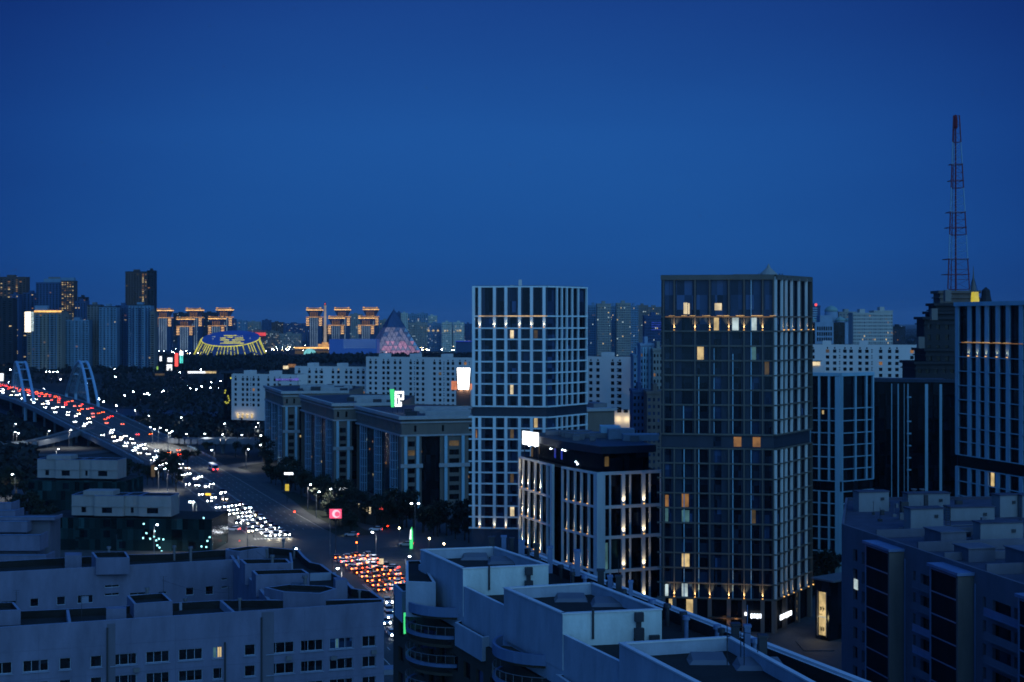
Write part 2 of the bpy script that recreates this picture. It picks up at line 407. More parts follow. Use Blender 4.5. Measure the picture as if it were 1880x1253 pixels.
# ---- pale gridded tower (middle of the picture)
Lp, C1, C2, Rp = PD(867, 422), PD(1004, 419.5), PD(1021, 422.5), PD(1077, 436)
yl = [527, 581, 603, 623.3, 643.7, 664.2, 684.6, 705, 725.5, 746]; yl2 = [765.6+20.35*k for k in range(11)]
zt = [ZY(y, 422) for y in yl][::-1]; zb = [ZY(y, 422) for y in yl2][::-1]
B = Bld('office_tower', 'tall pale-framed gridded glass tower with two stacked blocks and a rounded corner', 'tower', (*Lp, 0))
T1 = B; mf, ms = MB(), MB()
T1a = Fr(Lp, C1); T1b = Fr(C1, C2); T1c = Fr(C2, Rp)
ca = [0.45]+[T1a.at(x) for x in (881, 908, 929, 954, 976, 999)]+[T1a.L]
cc = [T1c.at(x) for x in (1021, 1030, 1039, 1049, 1060)]+[T1c.L-0.5]
def c1(i, j, lo=False):
    if i == 0: return [(0.15, 0.9, 'glass')]
    s = {1: (0.3, 0.95), 2: (0.15, 0.85), 3: (0.25, 0.8), 4: (0.15, 0.95), 5: (0.1, 0.8), 6: (0.1, 0.95)}[i]
    return [(*s, pick((4, 'glass'), (1.2, 'glass_b')))]
lits1 = [(944, 610, 'l_cream'), (945, 711, 'l_cream'), (873, 797, 'l_orange'), (875, 985, 'l_warm'), (905, 985, 'l_warm'), (941, 939, 'l_cream'),
         (991, 776, 'l_warm'), (1035, 776, 'l_dim'), (938, 797, 'l_dim'), (924, 990, 'l_dim'), (988, 612, 'l_dim'), (941, 878, 'l_dim')]
for fr, cols, cw, cell in ((T1a, ca, 0.86, c1), (T1b, [0, T1b.L], 0.2, lambda i, j: [(0.05, 0.95, 'glass_b')]),
                           (T1c, cc, 0.42, lambda i, j: [(0.08, 0.92, pick((3, 'glass'), (1, 'glass_b')))])):
    nc = (7,) if fr is T1a else ((0, 1) if fr is T1b else ())
    grid_face(B, mf, ms, fr, cols, cw, zt, 0.42, 0.55, cell, lits1, nocol=nc)
    grid_face(B, mf, ms, fr, cols, cw, zb, 0.42, 0.55, cell, lits1, slabx=(1.0, 0) if fr is T1a else (0, 0), nocol=nc)
    # recessed storey between the two blocks
    mbd = MB(); fr.box(mbd, 0.1, fr.L-0.1, zb[-1]+0.2, zt[0]-0.2, -1.5, -0.1); mbd.build('recessed_storey', 'band', B.root)
    # tall top storey: slender glass above the light ledge
bk = (Lp[0]+Rp[0]-C2[0], Lp[1]+Rp[1]-C2[1]); poly = [Lp, C1, C2, Rp, bk]
plain(ms, poly, 0, 80.2, (3, 4)); tw = MB(); plain(tw, poly, 0, zb[0], (0, 1, 2))
mr = MB(); mc = MB(); tray(MB(), mc, mr, ccw(inset(ccw(poly), -0.3)), 70, 80.5, 0.9, 0.8, walls=False)
mc.build('parapet', 'frame_white', B.root); mr.build('roof', 'roof_blue', B.root); tw.build('base_wall', 'spandrel', B.root)
mf.build('facade_frame', 'frame_white', B.root); ms.build('spandrel_panels', 'spandrel', B.root)
m = MB(); x, y = PD(955, 432); m.box(x-.5, x+.5, y-.5, y+.5, 80.3, 82.6); m.box(x-3, x-2, y+2, y+3, 80.3, 81); m.build('roof_vent', 'white_panel', B.root)
m = MB(); T1a.box(m, ca[1]-.3, T1a.L-0.1, zt[-2]-0.05, zt[-2]+0.20, 0.5, 0.62); m.build('light_ledge', 'strip_dim', B.root)
for s in ca[1:7]: uplight(B, T1a, s, zt[-3]+0.25, 0.58, 300, (1.0, .74, .42)); uplight(B, T1a, s, zb[0]+0.25, 0.58, 300, (1.0, .74, .42))
B.done(100)

# ---- dark bronze tower (right of the middle)
Lp, Cp, Rp = PD(1214, 323), PD(1421, 319), PD(1487, 337)
DY = 321.
ya = [507, 582, 608.5, 635.5, 662.5, 689.5, 716.5, 744, 771, 798]; yb = [824+27.5*k for k in range(11)]
zt = [ZY(y, DY) for y in ya][::-1]; zb = [ZY(y, DY) for y in yb][::-1]
B = Bld('bronze_tower', 'tallest dark bronze-framed glass tower with pale fins on its right side', 'tower', (*Lp, 0)); T2 = B
T2a, T2c = Fr(Lp, Cp), Fr(Cp, Rp); mf, ms, mw = MB(), MB(), MB()
ca = [0.5]+[T2a.at(x) for x in (1238, 1276, 1303, 1338, 1366, 1400)]+[T2a.L-0.1]
SP2 = {0: (0.1, 0.75), 1: (0.35, 0.9), 2: (0.12, 0.9), 3: (0.2, 0.62), 4: (0.2, 0.85), 5: (0.36, 0.85), 6: (0.15, 0.85)}
def c2(i, j): return [(*SP2[i], pick((6, 'glass'), (1, 'glass_b')))]
lits2 = [(1318, 595, 'l_warm'), (1353, 595, 'l_white'), (1386, 595, 'l_white'), (1288, 648, 'l_warm'),
         (1354, 812, 'l_orange'), (1389, 812, 'l_orange'), (1226, 917, 'l_orange'), (1264, 917, 'l_orange'), (1264, 944, 'l_cyan'), (1226, 944, 'l_cyan'),
         (1390, 944, 'l_dim'), (1268, 1028, 'l_warm'), (1228, 1081, 'l_white'), (1268, 1081, 'l_white'), (1388, 652, 'l_cyan'), (1414, 678, 'l_dim')]
def c2top(i, j):
    return [(0.06, 0.94, 'glass_b')] if j == len(zt)-2 else c2(i, j)
def c2r(i, j): return [(0.1, 0.9, pick((4, 'glass'), (1, 'glass_b')))]
cr = [0.3]+[T2c.at(x) for x in (1433, 1441, 1451, 1464.5, 1478)]+[T2c.L-0.1]
grid_face(B, mf, ms, T2a, ca, 0.30, zt, 0.34, 0.5, c2top, lits2); grid_face(B, mf, ms, T2a, ca, 0.30, zb, 0.30, 0.5, c2, lits2, slabx=(0.9, 0))
grid_face(B, mf, ms, T2c, cr, 0.12, zt, 0.34, 0.72, c2r, lits2); grid_face(B, mf, ms, T2c, cr, 0.12, zb, 0.30, 0.72, c2r, lits2)
for fr in (T2a, T2c):
    m = MB(); fr.box(m, 0.1, fr.L-0.1, zb[-1]+0.2, zt[0]-0.2, -1.5, -0.12); m.build('recessed_storey', 'band', B.root)
for x in (1347, 1382, 1310): B.win(T2a, T2a.at(x), T2a.at(x)+1.7, zb[-1]+0.5, zt[0]-0.5, 0.05, 'l_orange' if x != 1310 else 'glass')
for k, s in enumerate(cr[:-1]):                                  # pale fins, each a part
    for z0, z1 in ((zt[0]+.2, zt[-1]-.2), (zb[0]+.2, zb[-1]-.2)):
        m = MB(); T2c.box(m, s-.24, s+.24, z0, z1, 0.05, 0.62); m.build('fin', 'fin_white', B.root)
for x, y0, y1 in ((1345.5, 650, 798), (1379, 514, 798), (1283, 692, 798), (1255, 746, 798), (1345.5, 826, 1098), (1379, 826, 1098), (1283, 826, 1098), (1256, 826, 1098), (1218, 826, 1098)):
    m = MB(); s = T2a.at(x); T2a.box(m, s-.1, s+.1, ZY(y1, DY), ZY(y0, DY), 0.0, 0.3); m.build('mullion', 'frame_blue', B.root)
for x, y in [(1311, 640+27*k) for k in range(6)]:
    m = MB(); s = T2a.at(x); T2a.box(m, s-.08, s+.08, ZY(y+21, DY), ZY(y, DY), 0.0, 0.2); m.build('mullion', 'frame_blue', B.root)
bk = back_of(Lp, Cp, Rp); poly = [Lp, Cp, Rp, bk]
plain(ms, poly, 0, 80, (2, 3)); mc, mr = MB(), MB()
tray(MB(), mc, mr, ccw(inset(ccw(poly), -0.4)), 70, 80.45, 1.2, 0.7, walls=False)
top = MB()
for fr in (T2a, T2c): fr.box(top, -0.1, fr.L+.1, 79.3, 80.4, 0.5, 0.62)
top.build('fascia', 'frame_dark', B.root); mc.build('parapet', 'frame_dark', B.root); mr.build('roof', 'roof', B.root)
mf.build('facade_frame', 'frame_dark', B.root); ms.build('spandrel_panels', 'spandrel2', B.root)
# ground storeys: piers, dark shopfront glazing, signs
g = MB()
for fr, cols in ((T2a, ca), (T2c, cr)):
    fr.quad(g, 0, fr.L, 0, zb[0], -0.8)
g.build('shopfront', 'glass_k', B.root)
for fr, cols in ((T2a, ca), (T2c, cr[::2])):
    for s in cols: m = MB(); fr.box(m, s-.45, s+.45, 0, zb[0]-.1, -0.5, 0.45); m.build('pier', 'tan_dark', B.root)
for fr, a, b, z, hh, lab in ((T2a, T2a.at(1378), T2a.at(1399), 3.3, 1.05, 'small white lit sign between the ground floor piers'), (T2c, T2c.at(1428), T2c.at(1449), 2.6, 1.1, 'slanting white lit sign on the right side')):
    m = MB(); nn = 4
    for k in range(nn): c = a+(b-a)*k/nn; fr.box(m, c, c+(b-a)/nn-.18, z+0.1*(k % 2), z+hh, 0.5, 0.7)
    o = m.build('lit_sign', 'e_white', B.root); o['label'] = lab
m = MB(); T2a.box(m, T2a.at(1367), T2a.at(1372), 3.9, 4.6, 0.5, 0.7); m.build('lit_sign', 'e_white', B.root)
B.win(T2a, T2a.at(1260), T2a.at(1276), 2.0, zb[0]-.4, 0.0, 'l_warm'); B.win(T2a, T2a.at(1228), T2a.at(1235), 3.5, zb[0]-.4, 0.0, 'l_warm')
for z in (0.6, 2.4, 4.2, 6.0): B.win(T2c, T2c.at(1463), T2c.at(1467), z, z+1.0, 0.0, 'l_warm')
m = MB(); T2a.box(m, T2a.at(1300), T2a.at(1364), 3.0, 3.35, 0.2, 0.9); m.build('canopy', 'brown', B.root)
point_light('canopy_lamp', T2a.pt(T2a.at(1330), 2.5, 1.6), 60, (1, .5, .2), 0.3, B.root); point_light('canopy_lamp', T2a.pt(T2a.at(1352), 3.0, 1.2), 60, (1, .5, .2), 0.3, B.root)
m = MB(); T2a.box(m, ca[1]-2, ca[6]+2.4, zt[-2]-0.06, zt[-2]+0.06, 0.44, 0.5); m.build('light_ledge', 'l_orange', B.root)
for s in ca[1:7]:
    uplight(B, T2a, s, zt[-3]+0.2, 0.52, 1500); uplight(B, T2a, s, zb[0]+0.2, 0.52, 1500)
    for dx in (-1.2, 1.6): m = MB(); T2a.box(m, s+dx, s+dx+1.3, zt[-2]+.18, zt[-2]+.3, 0.3, 0.6); m.build('ledge_light', 'strip_dim', B.root)
for s in cr[1:]: uplight(B, T2c, s, zt[-3]+0.2, 0.74, 160); uplight(B, T2c, s, zb[0]+0.2, 0.74, 260)
for x0, x1, y0, y1 in ((1255, 1262, 556, 577), (1263, 1266, 557, 577), (1312, 1325, 557, 570)): B.win(T2a, T2a.at(x0), T2a.at(x1), ZY(y1, DY), ZY(y0, DY), 0.2, 'l_cream')
# roof plant
m = MB(); x, y = PD(1372, 330); m.box(x-3, x+3, y, y+4, 79.3, 80.9); m.build('roof_plant', 'metal', B.root)
B.done(100)

# ---- blue-framed tower at the right edge
Lp, Rp = (109.5, 350), (121.5, 309)
B = Bld('blue_tower', 'dark glass tower with wide blue ribs and a gold line, right edge', 'tower', (*Lp, 0)); fr = Fr(Lp, Rp); T3 = fr
def zz3(y): return ZY(y, 350)
yt = [562, 629, 655, 681, 707, 733, 758.5, 784, 809.5, 834]; yb = [856+26*k for k in range(10)]
zt = [zz3(y) for y in yt][::-1]; zb = [zz3(y) for y in yb if zz3(y) > 0][::-1]
cols = [0.4]+[fr.at(x) for x in (1781, 1797, 1813, 1833, 1852, 1876)]+[fr.L-.3]
mf, ms, mh = MB(), MB(), MB()
def c3(i, j): return [(0.08, 0.92, pick((6, 'glass_k'), (1, 'glass')))]
l3 = [(1819, 875, 'l_warm')]
grid_face(B, mf, ms, fr, cols, 1.35, zt, 0.16, 0.35, c3, l3); grid_face(B, mf, ms, fr, cols, 1.35, zb, 0.16, 0.35, c3, l3)
for z in zt[:-1]+zb: fr.box(mh, 0, fr.L, z-.1, z+.1, 0.28, 0.40)
F2 = Fr(Rp, (Rp[0]+25, Rp[1]+9)); 
for z in zt+zb: F2.box(mh, -0.5, 20, z-.15, z+.15, 0, 0.5)
m = MB(); fr.box(m, 0.1, fr.L-.1, zb[-1]+.2, zt[0]-.2, -1.5, -.2); m.build('recessed_storey', 'glass_k', B.root)
m = MB(); fr.box(m, -0.2, fr.L+.2, zt[-1]-.1, zt[-1]+0.9, -0.3, 0.85); m.build('parapet', 'frame_blue', B.root)
poly = [Lp, Rp, (Rp[0]+25, Rp[1]+9), (Lp[0]+25, Lp[1]+9)]
plain(ms, poly, 0, zt[-1], (1, 2, 3)); m = MB(); m.face([(*p, zt[-1]+.1) for p in poly]); m.build('roof', 'roof', B.root)
mf.build('facade_frame', 'frame_blue', B.root); ms.build('spandrel_panels', 'band', B.root); mh.build('floor_edges', 'frame_blue', B.root)
m = MB(); fr.box(m, cols[1]-3, cols[6]+1, zt[-2]-.05, zt[-2]+.1, 0.42, 0.5); m.build('light_ledge', 'l_orange', B.root)
for s in cols[1:6]:
    uplight(B, fr, s, zt[-3]+.2, 0.4, 130, (1, .68, .35)); m = MB(); fr.box(m, s-1.4, s+1.4, zt[-2]+.1, zt[-2]+.2, 0.36, 0.56); m.build('ledge_light', 'strip_dim', B.root)
B.done(100)

# ---- second blue-framed tower, lower, between the bronze tower and the black one
Lp, Cp, Rp = PD(1478, 393), PD(1543, 388), PD(1602, 395); DY = 390
B = Bld('blue_tower', 'lower blue-framed glass tower right behind the bronze tower', 'tower', (*Lp, 0))
fa, fc = Fr(Lp, Cp), Fr(Cp, Rp); mf, ms = MB(), MB()
yt = [690, 750, 772.5, 795, 817, 839, 861, 883]; yb = [902+22*k for k in range(10)]
zt = [ZY(y, DY) for y in yt][::-1]; zb = [ZY(y, DY) for y in yb if ZY(y, DY) > 0][::-1]
for fr, cols in ((fa, [0.2]+[fa.at(x) for x in (1487, 1504.5, 1522.5)]+[fa.L]), (fc, [0]+[fc.at(x) for x in (1569, 1589)]+[fc.L-.2])):
    for zz in (zt, zb): grid_face(B, mf, ms, fr, cols, 0.55, zz, 0.22, 0.5, lambda i, j: [(0.06, 0.94, pick((6, 'glass_k'), (1, 'glass')))], [])
    m = MB(); fr.box(m, .1, fr.L-.1, zb[-1]+.2, zt[0]-.2, -1.2, -.1); m.build('recessed_storey', 'glass_k', B.root)
    m = MB(); fr.box(m, -.2, fr.L+.2, zt[-1]-.1, zt[-1]+0.8, -.5, 0.6); m.build('parapet', 'frame_blue', B.root)
B.win(fa, fa.at(1509), fa.at(1512.5), ZY(761, 390), ZY(754, 390), .1, 'l_warm')
m = MB(); fa.box(m, fa.L-1.3, fa.L, 0, zt[-1]-.2, 0.5, 0.75); fc.box(m, 0, 0.3, 0, zt[-1]-.2, 0.5, 0.75); m.build('corner_column', 'frame_blue', B.root)
poly = [Lp, Cp, Rp, back_of(Lp, Cp, Rp)]; plain(ms, poly, 0, zt[-1], (2, 3)); 
m = MB(); m.face([(*p, zt[-1]+.15) for p in ccw(poly)]); m.build('roof', 'roof_light', B.root)
mf.build('facade_frame', 'frame_blue', B.root); ms.build('spandrel_panels', 'band', B.root); B.done(60)

# ---- black glass block
A_, B_ = PD(1600, 402), PD(1762, 396)
B = Bld('glass_block', 'black glass slab block with faint vertical strips and a flat blue roof edge', 'building', (*A_, 0)); fr = Fr(A_, B_)
mf, ms = MB(), MB(); zs = [ZY(y, 399) for y in (702, 725, 747, 770, 792, 815, 837, 860, 882, 905, 927, 950, 972, 995)][::-1]
cols = [0.2]+[fr.at(x) for x in (1612, 1625, 1637, 1648, 1660, 1673, 1687, 1700, 1714, 1727, 1742)]+[fr.L-.2]
grid_face(B, mf, ms, fr, cols, 0.18, zs, 0.10, 0.3, lambda i, j: [(0.05, 0.95, pick((5, 'glass_k'), (2, 'glass')))])
for x, wv in ((1637, .25), (1649, .35), (1660, .15), (1701, .8), (1727, .7), (1667, .3)): m = MB(); s = fr.at(x); fr.box(m, s-wv/2, s+wv/2, 2, zs[-1]-.5, .32, .42); m.build('facade_strip', 'frame_blue', B.root)
for k in (1, 3, 4, 5, 6, 7): m = MB(); s = fr.at(1669); fr.box(m, s-.6, s+.6, zs[-1]-3.4*k-1, zs[-1]-3.4*k-.6, .32, .5); m.build('balcony_slab', 'frame_blue', B.root)
b2 = [(B_[0]+3, B_[1]+26), (A_[0]+3, A_[1]+26)]; plain(ms, [A_, B_]+b2, 0, zs[-1], (1, 2, 3))
m = MB(); fr.box(m, -.2, fr.L+.2, zs[-1], zs[-1]+0.9, -.4, .5); m.build('parapet', 'spandrel', B.root)
m = MB(); m.face([(*p, zs[-1]+.2) for p in [A_, B_]+b2]); m.build('roof', 'roof_blue', B.root)
mf.build('facade_frame', 'glass_k', B.root); ms.build('spandrel_panels', 'glass_k', B.root); B.done(40)

# ---- lower white-framed corner building with uplit columns
zL = [33.0, 24.8, 17.4, 9.2, 1.5][::-1]
Cc = PD(1100, 345); LA = PD(1033, 360); RA = PD(1216, 351); LB0 = PD(955, 387); LB1 = PD(1018, 364)
B = Bld('corner_office', 'lower white-framed office building with warm uplights on tall columns and a black attic', 'building', (*Cc, 0)); NW = B
mf, ms = MB(), MB(); fl = Fr(LA, Cc); frr = Fr(Cc, RA); fw = Fr(LB0, LB1)
def wide(i, j): return [(0.04, 0.34, 'glass_k'), (0.38, 0.96, pick((4, 'glass_k'), (1, 'glass'), (0.4, 'glass_g')))]
def nar(i, j): return [(0.05, 0.95, pick((4, 'glass_k'), (1, 'glass')))]
cl = [0.4]+[fl.at(x) for x in (1044.5, 1057.5, 1069.5, 1083, 1094)]+[fl.L-.5]
crr = [0.9]+[frr.at(x) for x in (1143, 1180)]+[frr.L-.3]
cw_ = [0.3]+[fw.at(x) for x in (962.5, 973, 984.5, 995.5, 1007)]+[fw.L-.3]
grid_face(B, mf, ms, fl, cl, 0.42, zL, 0.55, 0.55, nar); grid_face(B, mf, ms, frr, crr, 0.9, zL, 0.75, 0.6, wide, [(1115, 1010, 'l_cyan')])
grid_face(B, mf, ms, fw, cw_, 0.42, zL, 0.55, 0.55, nar)
frr.box(mf, -0.9, 0.9, 0, 33.3, 0, 0.7); fw.box(mf, fw.L-1.6, fw.L-.1, 0, 33.3, 0.05, 0.7); fl.box(mf, fl.L-.9, fl.L+.1, 0, 33.3, 0, 0.72)
for s0, s1 in zip(crr, crr[1:]):
    for j in range(4): frr.box(mf, s0+(s1-s0)*.36-.22, s0+(s1-s0)*.36+.22, zL[j]+.35, zL[j+1]-.35, 0, 0.3)
lk = Fr(LB1, LA); lm = MB(); lk.quad(lm, 0, lk.L, 0, 33, -1.2); lm.build('link_glazing', 'glass_k', B.root)
bkR = (RA[0]-14, RA[1]+46); bkL = (LB0[0]+22, LB0[1]+16)
poly = [LB0, LB1, LA, Cc, RA, bkR, bkL]
plain(ms, poly, 0, 33, (4, 5, 6)); mr = MB(); mr.face([(*p, 32.9) for p in poly]); mr.build('terrace', 'roof', B.root)
mf.build('facade_frame', 'frame_dull', B.root); ms.build('spandrel_panels', 'glass_k', B.root)
att = inset(ccw(poly), 2.6); m = MB(); m.prism(att, 33.05, 37.6); m.build('attic_glazing', 'glass_k', B.root)
a2 = inset(ccw(poly), 1.2); m = MB(); m.prism(a2, 37.6, 39.4, bottom=True); m.build('attic_roof', 'band', B.root)
q = inset(ccw(poly), 9)
for cx, cy, sx_, sy_, hh, mk in ((1140, 371, 3.4, 2.5, 2.6, 'roof_light'), (1120, 376, 2.6, 2.5, 3.0, 'frame_blue'), (1175, 366, 4.5, 2.5, 1.6, 'roof_light'), (1085, 376, 7, 3, 1.2, 'metal'), (1055, 379, 4, 2, 1.5, 'metal'), (1022, 384, 3, 2, 1.1, 'metal')):
    x, y = PD(cx, cy); m = MB(); m.box(x-sx_, x+sx_, y-sy_, y+sy_, 39.4, 39.4+hh); m.box(x-sx_*.6, x-sx_*.2, y-sy_-.1, y-sy_+.3, 39.6, 39.4+hh*.7); m.build('rooftop_unit', mk, B.root)
for k in range(9):
    x, y = PD(1030+R.random()*150, 362+R.random()*16); m = MB(); s_ = .5+R.random(); m.box(x-s_, x+s_, y-s_, y+s_, 39.4, 40.1+R.random()); m.build('roof_vent', 'metal', B.root)
def attf(px):
    best = None
    for a_, b_ in zip(att, att[1:]+att[:1]):
        k_ = Fr(a_, b_)
        if k_.n.y > 0.3: continue
        try: s_ = k_.at(px)
        except ZeroDivisionError: continue
        if 0 <= s_ <= k_.L:
            y_ = k_.pt(s_, 0)[1]
            if best is None or y_ < best[0]: best = (y_, k_)
    return best[1] if best else fl
for x, mk in ((975, 'l_dim'), (988, 'l_dim'), (1018, 'e_blue'), (1030, 'e_blue'), (1110, 'l_dim')):
    k = attf(x); s = k.at(x); B.win(k, s, s+1.1, 34.4, 36.8, -0.06, mk)
ft = MB()
for px_, py_ in ((972, 819), (983, 820), (1012, 825), (1033, 827), (1038, 828), (1058, 849), (1061, 853)):
    k = attf(px_); s = k.at(px_); y = k.pt(s, 0)[1]; z = ZY(py_, y); k.box(ft, s-.1, s+.1, z, z+.2, .05, .2)
o = ft.build('attic_lights', 'e_lamp', B.root); o['kind'] = 'stuff'
for j in range(4):
    for fr, cs, e in ((fl, cl[1:5], 200), (frr, crr[1:3], 1200), (fw, cw_[1:5], 4200)):
        for s in cs:
            if fr is fw and j == 0: continue
            uplight(B, fr, s, zL[j]+.45, 0.62, e, (1.0, .68, .38), .32 if fr is fl else .55)
            m = MB(); fr.box(m, s-(1.0 if fr is frr else .45), s+(.5 if fr is frr else .2), zL[j+1]-.42, zL[j+1]-.30, 0.1, 0.5)
            if j < 4: m.build('soffit_light', 'l_dim' if fr is not frr else 'l_orange', B.root)
B.done(80)
# white roof sign box at its left end
m = MB(); k = Fr(PD(961, 384), PD(989, 377)); k.box(m, 0, k.L, 36.8, 40.4, 0, 0.35)
sg = thing('roof_sign', 'blank glowing white sign box standing on the edge of the black attic', 'sign', (*PD(961, 384), 0))
m.build('light_box', 'e_white', sg); m = MB(); k.box(m, .3, .5, 33.0, 36.9, -0.25, -.02); k.box(m, k.L-.5, k.L-.3, 33.0, 36.9, -.25, -.02); m.build('support', 'metal_dark', sg)
# tiny lit logo at its right end
# ------------------------------------------------------------------ beige office complex: three stepped blocks
M['bay_grey'] = mat('bay_grey', (.06, .085, .12), .5, .2, .3)
def office_block(label, Lq, Cq, Rq, zt_, Dc, front_px, back=60):
    B = Bld('office_block', label, 'building', (*Cq, 0), 'stepped beige office blocks beside the avenue')
    fl, ff = Fr(Lq, Cq), Fr(Cq, Rq)
    wl, fs, pl, rf, cp = MB(), MB(), MB(), MB(), MB()
    zf = zt_-7.2                                           # foot of the frieze
    for fr, dark in ((fl, 'glass_k'), (ff, 'glass_k')):
        n = max(2, int(fr.L/3.2)); rects = []
        for i in range(n):
            s = fr.L*(i+.5)/n
            if R.random() < .75: rects.append((s-.45, s+.45, zf+1.3, zf+3.7))
        for q in holes(wl, fr, 0, fr.L, zf, zt_-1.2, rects, .4):
            B.win(fr, *q[:2], *q[2:], .38, pick((14, 'glass_k'), (1, 'l_dim')))
        for z, h_, d in ((zt_-1.2, 1.3, 1.1), (zt_-2.6, .5, .5), (zf-.3, .6, .6)): fr.box(cp, -d if fr is ff else -.1, fr.L+.1, z, z+h_, -.3, d)
    # front: corner pier with a column of windows between two pale pilasters, then dark bays and a second pier
    def pier(fr, a, b, stone='beige'):
        s0, s1 = a+(b-a)*.33, a+(b-a)*.67; rects = []
        z = 3.0
        while z < zf-3.4: rects.append((s0, s1, z, z+2.0)); z += 3.35
        for q in holes(wl, fr, a, b, 0, zf-.35, rects, .35): B.win(fr, q[0], q[1], q[2], q[3], .33, pick((16, 'glass_k'), (1, 'l_dim'), (.6, 'l_cyan')))
        for s in (a+(b-a)*.2, a+(b-a)*.8): fr.box(pl, s-.55, s+.55, 0, zf-.32, .02, .75)
        fr.box(cp, a-.4, b+.4, zf*.56, zf*.56+1.4, .1, .95)
        ledge = MB()
    dk = MB()
    pw = 7.6
    for fr in (ff, fl): fr.quad(dk, 0, fr.L, 0, zf, -1.6)
    pier(ff, 0.0, pw*1.0)
    s = pw+7.0
    while s < ff.L-4: pier(ff, s, min(s+11, ff.L)); s += 17
    # side: bluish glazed bay windows, dark recesses
    s = fl.L
    for a, b, mk in ((fl.L-4.0, fl.L, 'beige'),):
        fl.quad(wl, a, b, 0, zf, 0)
    k = 0; s = fl.L-4.0-7
    while s > 4:
        a = max(s-6.0, .5); b = s; bay = MB()
        cx, cy, _ = fl.pt((a+b)/2, 0, -1.4); prof = []
        nseg = 7; pts = [fl.pt(a+(b-a)*(.5-.5*math.cos(math.pi*t/nseg)), 0, -1.5+2.0*math.sin(math.pi*t/nseg))[:2] for t in range(nseg+1)]
        bay.prism(ccw(pts), 0, zf-.4); bay.build('glazed_bay', 'bay_grey', B.root)
        rb = MB()
        for p in pts: rb.tube((*p, 0), (*p, zf-.4), .14, n=4)
        for q in range(1, int(zf/3.4)):
            for p, p2 in zip(pts, pts[1:]): rb.tube((*p, q*3.4), (*p2, q*3.4), .12, n=4)
        rb.build('bay_frame', 'frame_blue', B.root)
        s -= 24; k += 1
    for _ in range(30):                                    # scattered lit rooms behind the dark glazing
        fr = fl if R.random() < .6 else ff; s = R.random()*(fr.L-3)+1; z = 4+3.35*R.randrange(int(zf/3.4)-2)
        B.win(fr, s, s+R.choice((.5, .8, 1.1)), z, z+R.choice((.6, .9)), 1.5, pick((2, 'l_cyan'), (2, 'l_orange'), (1.5, 'l_warm'), (1.5, 'l_white')))
    dk.build('curtain_wall', 'glass_k', B.root)
    bR = (Rq[0]+(Lq[0]-Cq[0])*.0+2, Rq[1]+back); bL = (Lq[0]+2, Lq[1]+(back*.0))
    poly = [Lq, Cq, Rq, bR, (Lq[0]+25, Lq[1]+18)]
    plain(wl, poly, 0, zt_-.2, (2, 3, 4)); rf.face([(*p, zt_-.6) for p in poly]); rf.build('roof', 'roof_blue', B.root)
    for i in range(3):                                     # long low plant screens on the roof
        D = Cq[1]+14+i*13; x0 = Cq[0]+2+i*-3; m = MB(); m.box(x0+6, Rq[0]-2, D, D+2.5, zt_-.6, zt_+1.0); m.box(x0+6.4, Rq[0]-2.4, D+.3, D+2.2, zt_+1.0, zt_+1.3); m.build('plant_screen', 'beige_light', B.root)
    for i in range(10):
        x = Cq[0]+R.random()*(Rq[0]-Cq[0]); y = Cq[1]+8+R.random()*40; s_ = .8+R.random()*1.6; m = MB(); m.box(x-s_, x+s_, y-1, y+1, zt_-.6, zt_+.6+R.random()); m.build('rooftop_unit', 'metal_dark', B.root)
    wl.build('stone_wall', 'beige', B.root); pl.build('pilasters', 'frame_blue', B.root); cp.build('cornice', 'beige_light', B.root)
    B.done(60); return B, fl, ff
O1 = office_block('beige columned office block nearest the crossroads, with the green and white roof sign', PD(655, 596), PD(737, 530), PD(872, 537), 34.5, 530, None)
O2 = office_block('middle one of the three stepped beige office blocks', PD(553, 668), PD(613, 597), PD(735, 604), 35.5, 597, None)
O3 = office_block('farthest of the three stepped beige office blocks, beside the white crescent', PD(487, 745), PD(520, 683), PD(640, 690), 36.3, 683, None, 50)
# roof sign: green leaf-shaped panel and white square glyph
x, y = PD(718, 560); sg = thing('roof_sign', 'green slab and white blocky symbol glowing on the roof of the beige block', 'sign', (x, y, 34))
m = MB(); k = Fr(PD(716, 560), PD(744, 562)); zb_ = ZY(748, 560); zt_ = ZY(715, 560)
m.hexa([k.pt(.4, zb_, .6), k.pt(1.5, zb_, .6), k.pt(1.5, zb_, .1), k.pt(.4, zb_, .1), k.pt(-.1, zt_, .6), k.pt(1.6, zt_, .6), k.pt(1.6, zt_, .1), k.pt(-.1, zt_, .1)]); m.build('green_panel', 'e_green', sg)
m = MB(); z0 = ZY(747, 560); hh = (ZY(719, 560)-z0)/6.0
for a, b, c, d in ((1.9, 2.5, 0, 6), (2.5, 5.5, 5, 6), (4.9, 5.5, 2.6, 5), (3.4, 4.9, 2.6, 3.4), (3.2, 3.8, 0, 4.4), (2.5, 3.2, 0, .8), (4.1, 4.6, 0, 1.8), (3.8, 4.1, 0, .8), (2.5, 3.2, 3.6, 4.4)):
    k.box(m, a, b, z0+c*hh, z0+d*hh, .2, .55)
m.build('glyph', 'e_white', sg); m = MB()
for s in (1, 3, 5): k.box(m, s, s+.15, 33.5, z0+.2, -.2, .05)
m.build('support', 'metal_dark', sg)

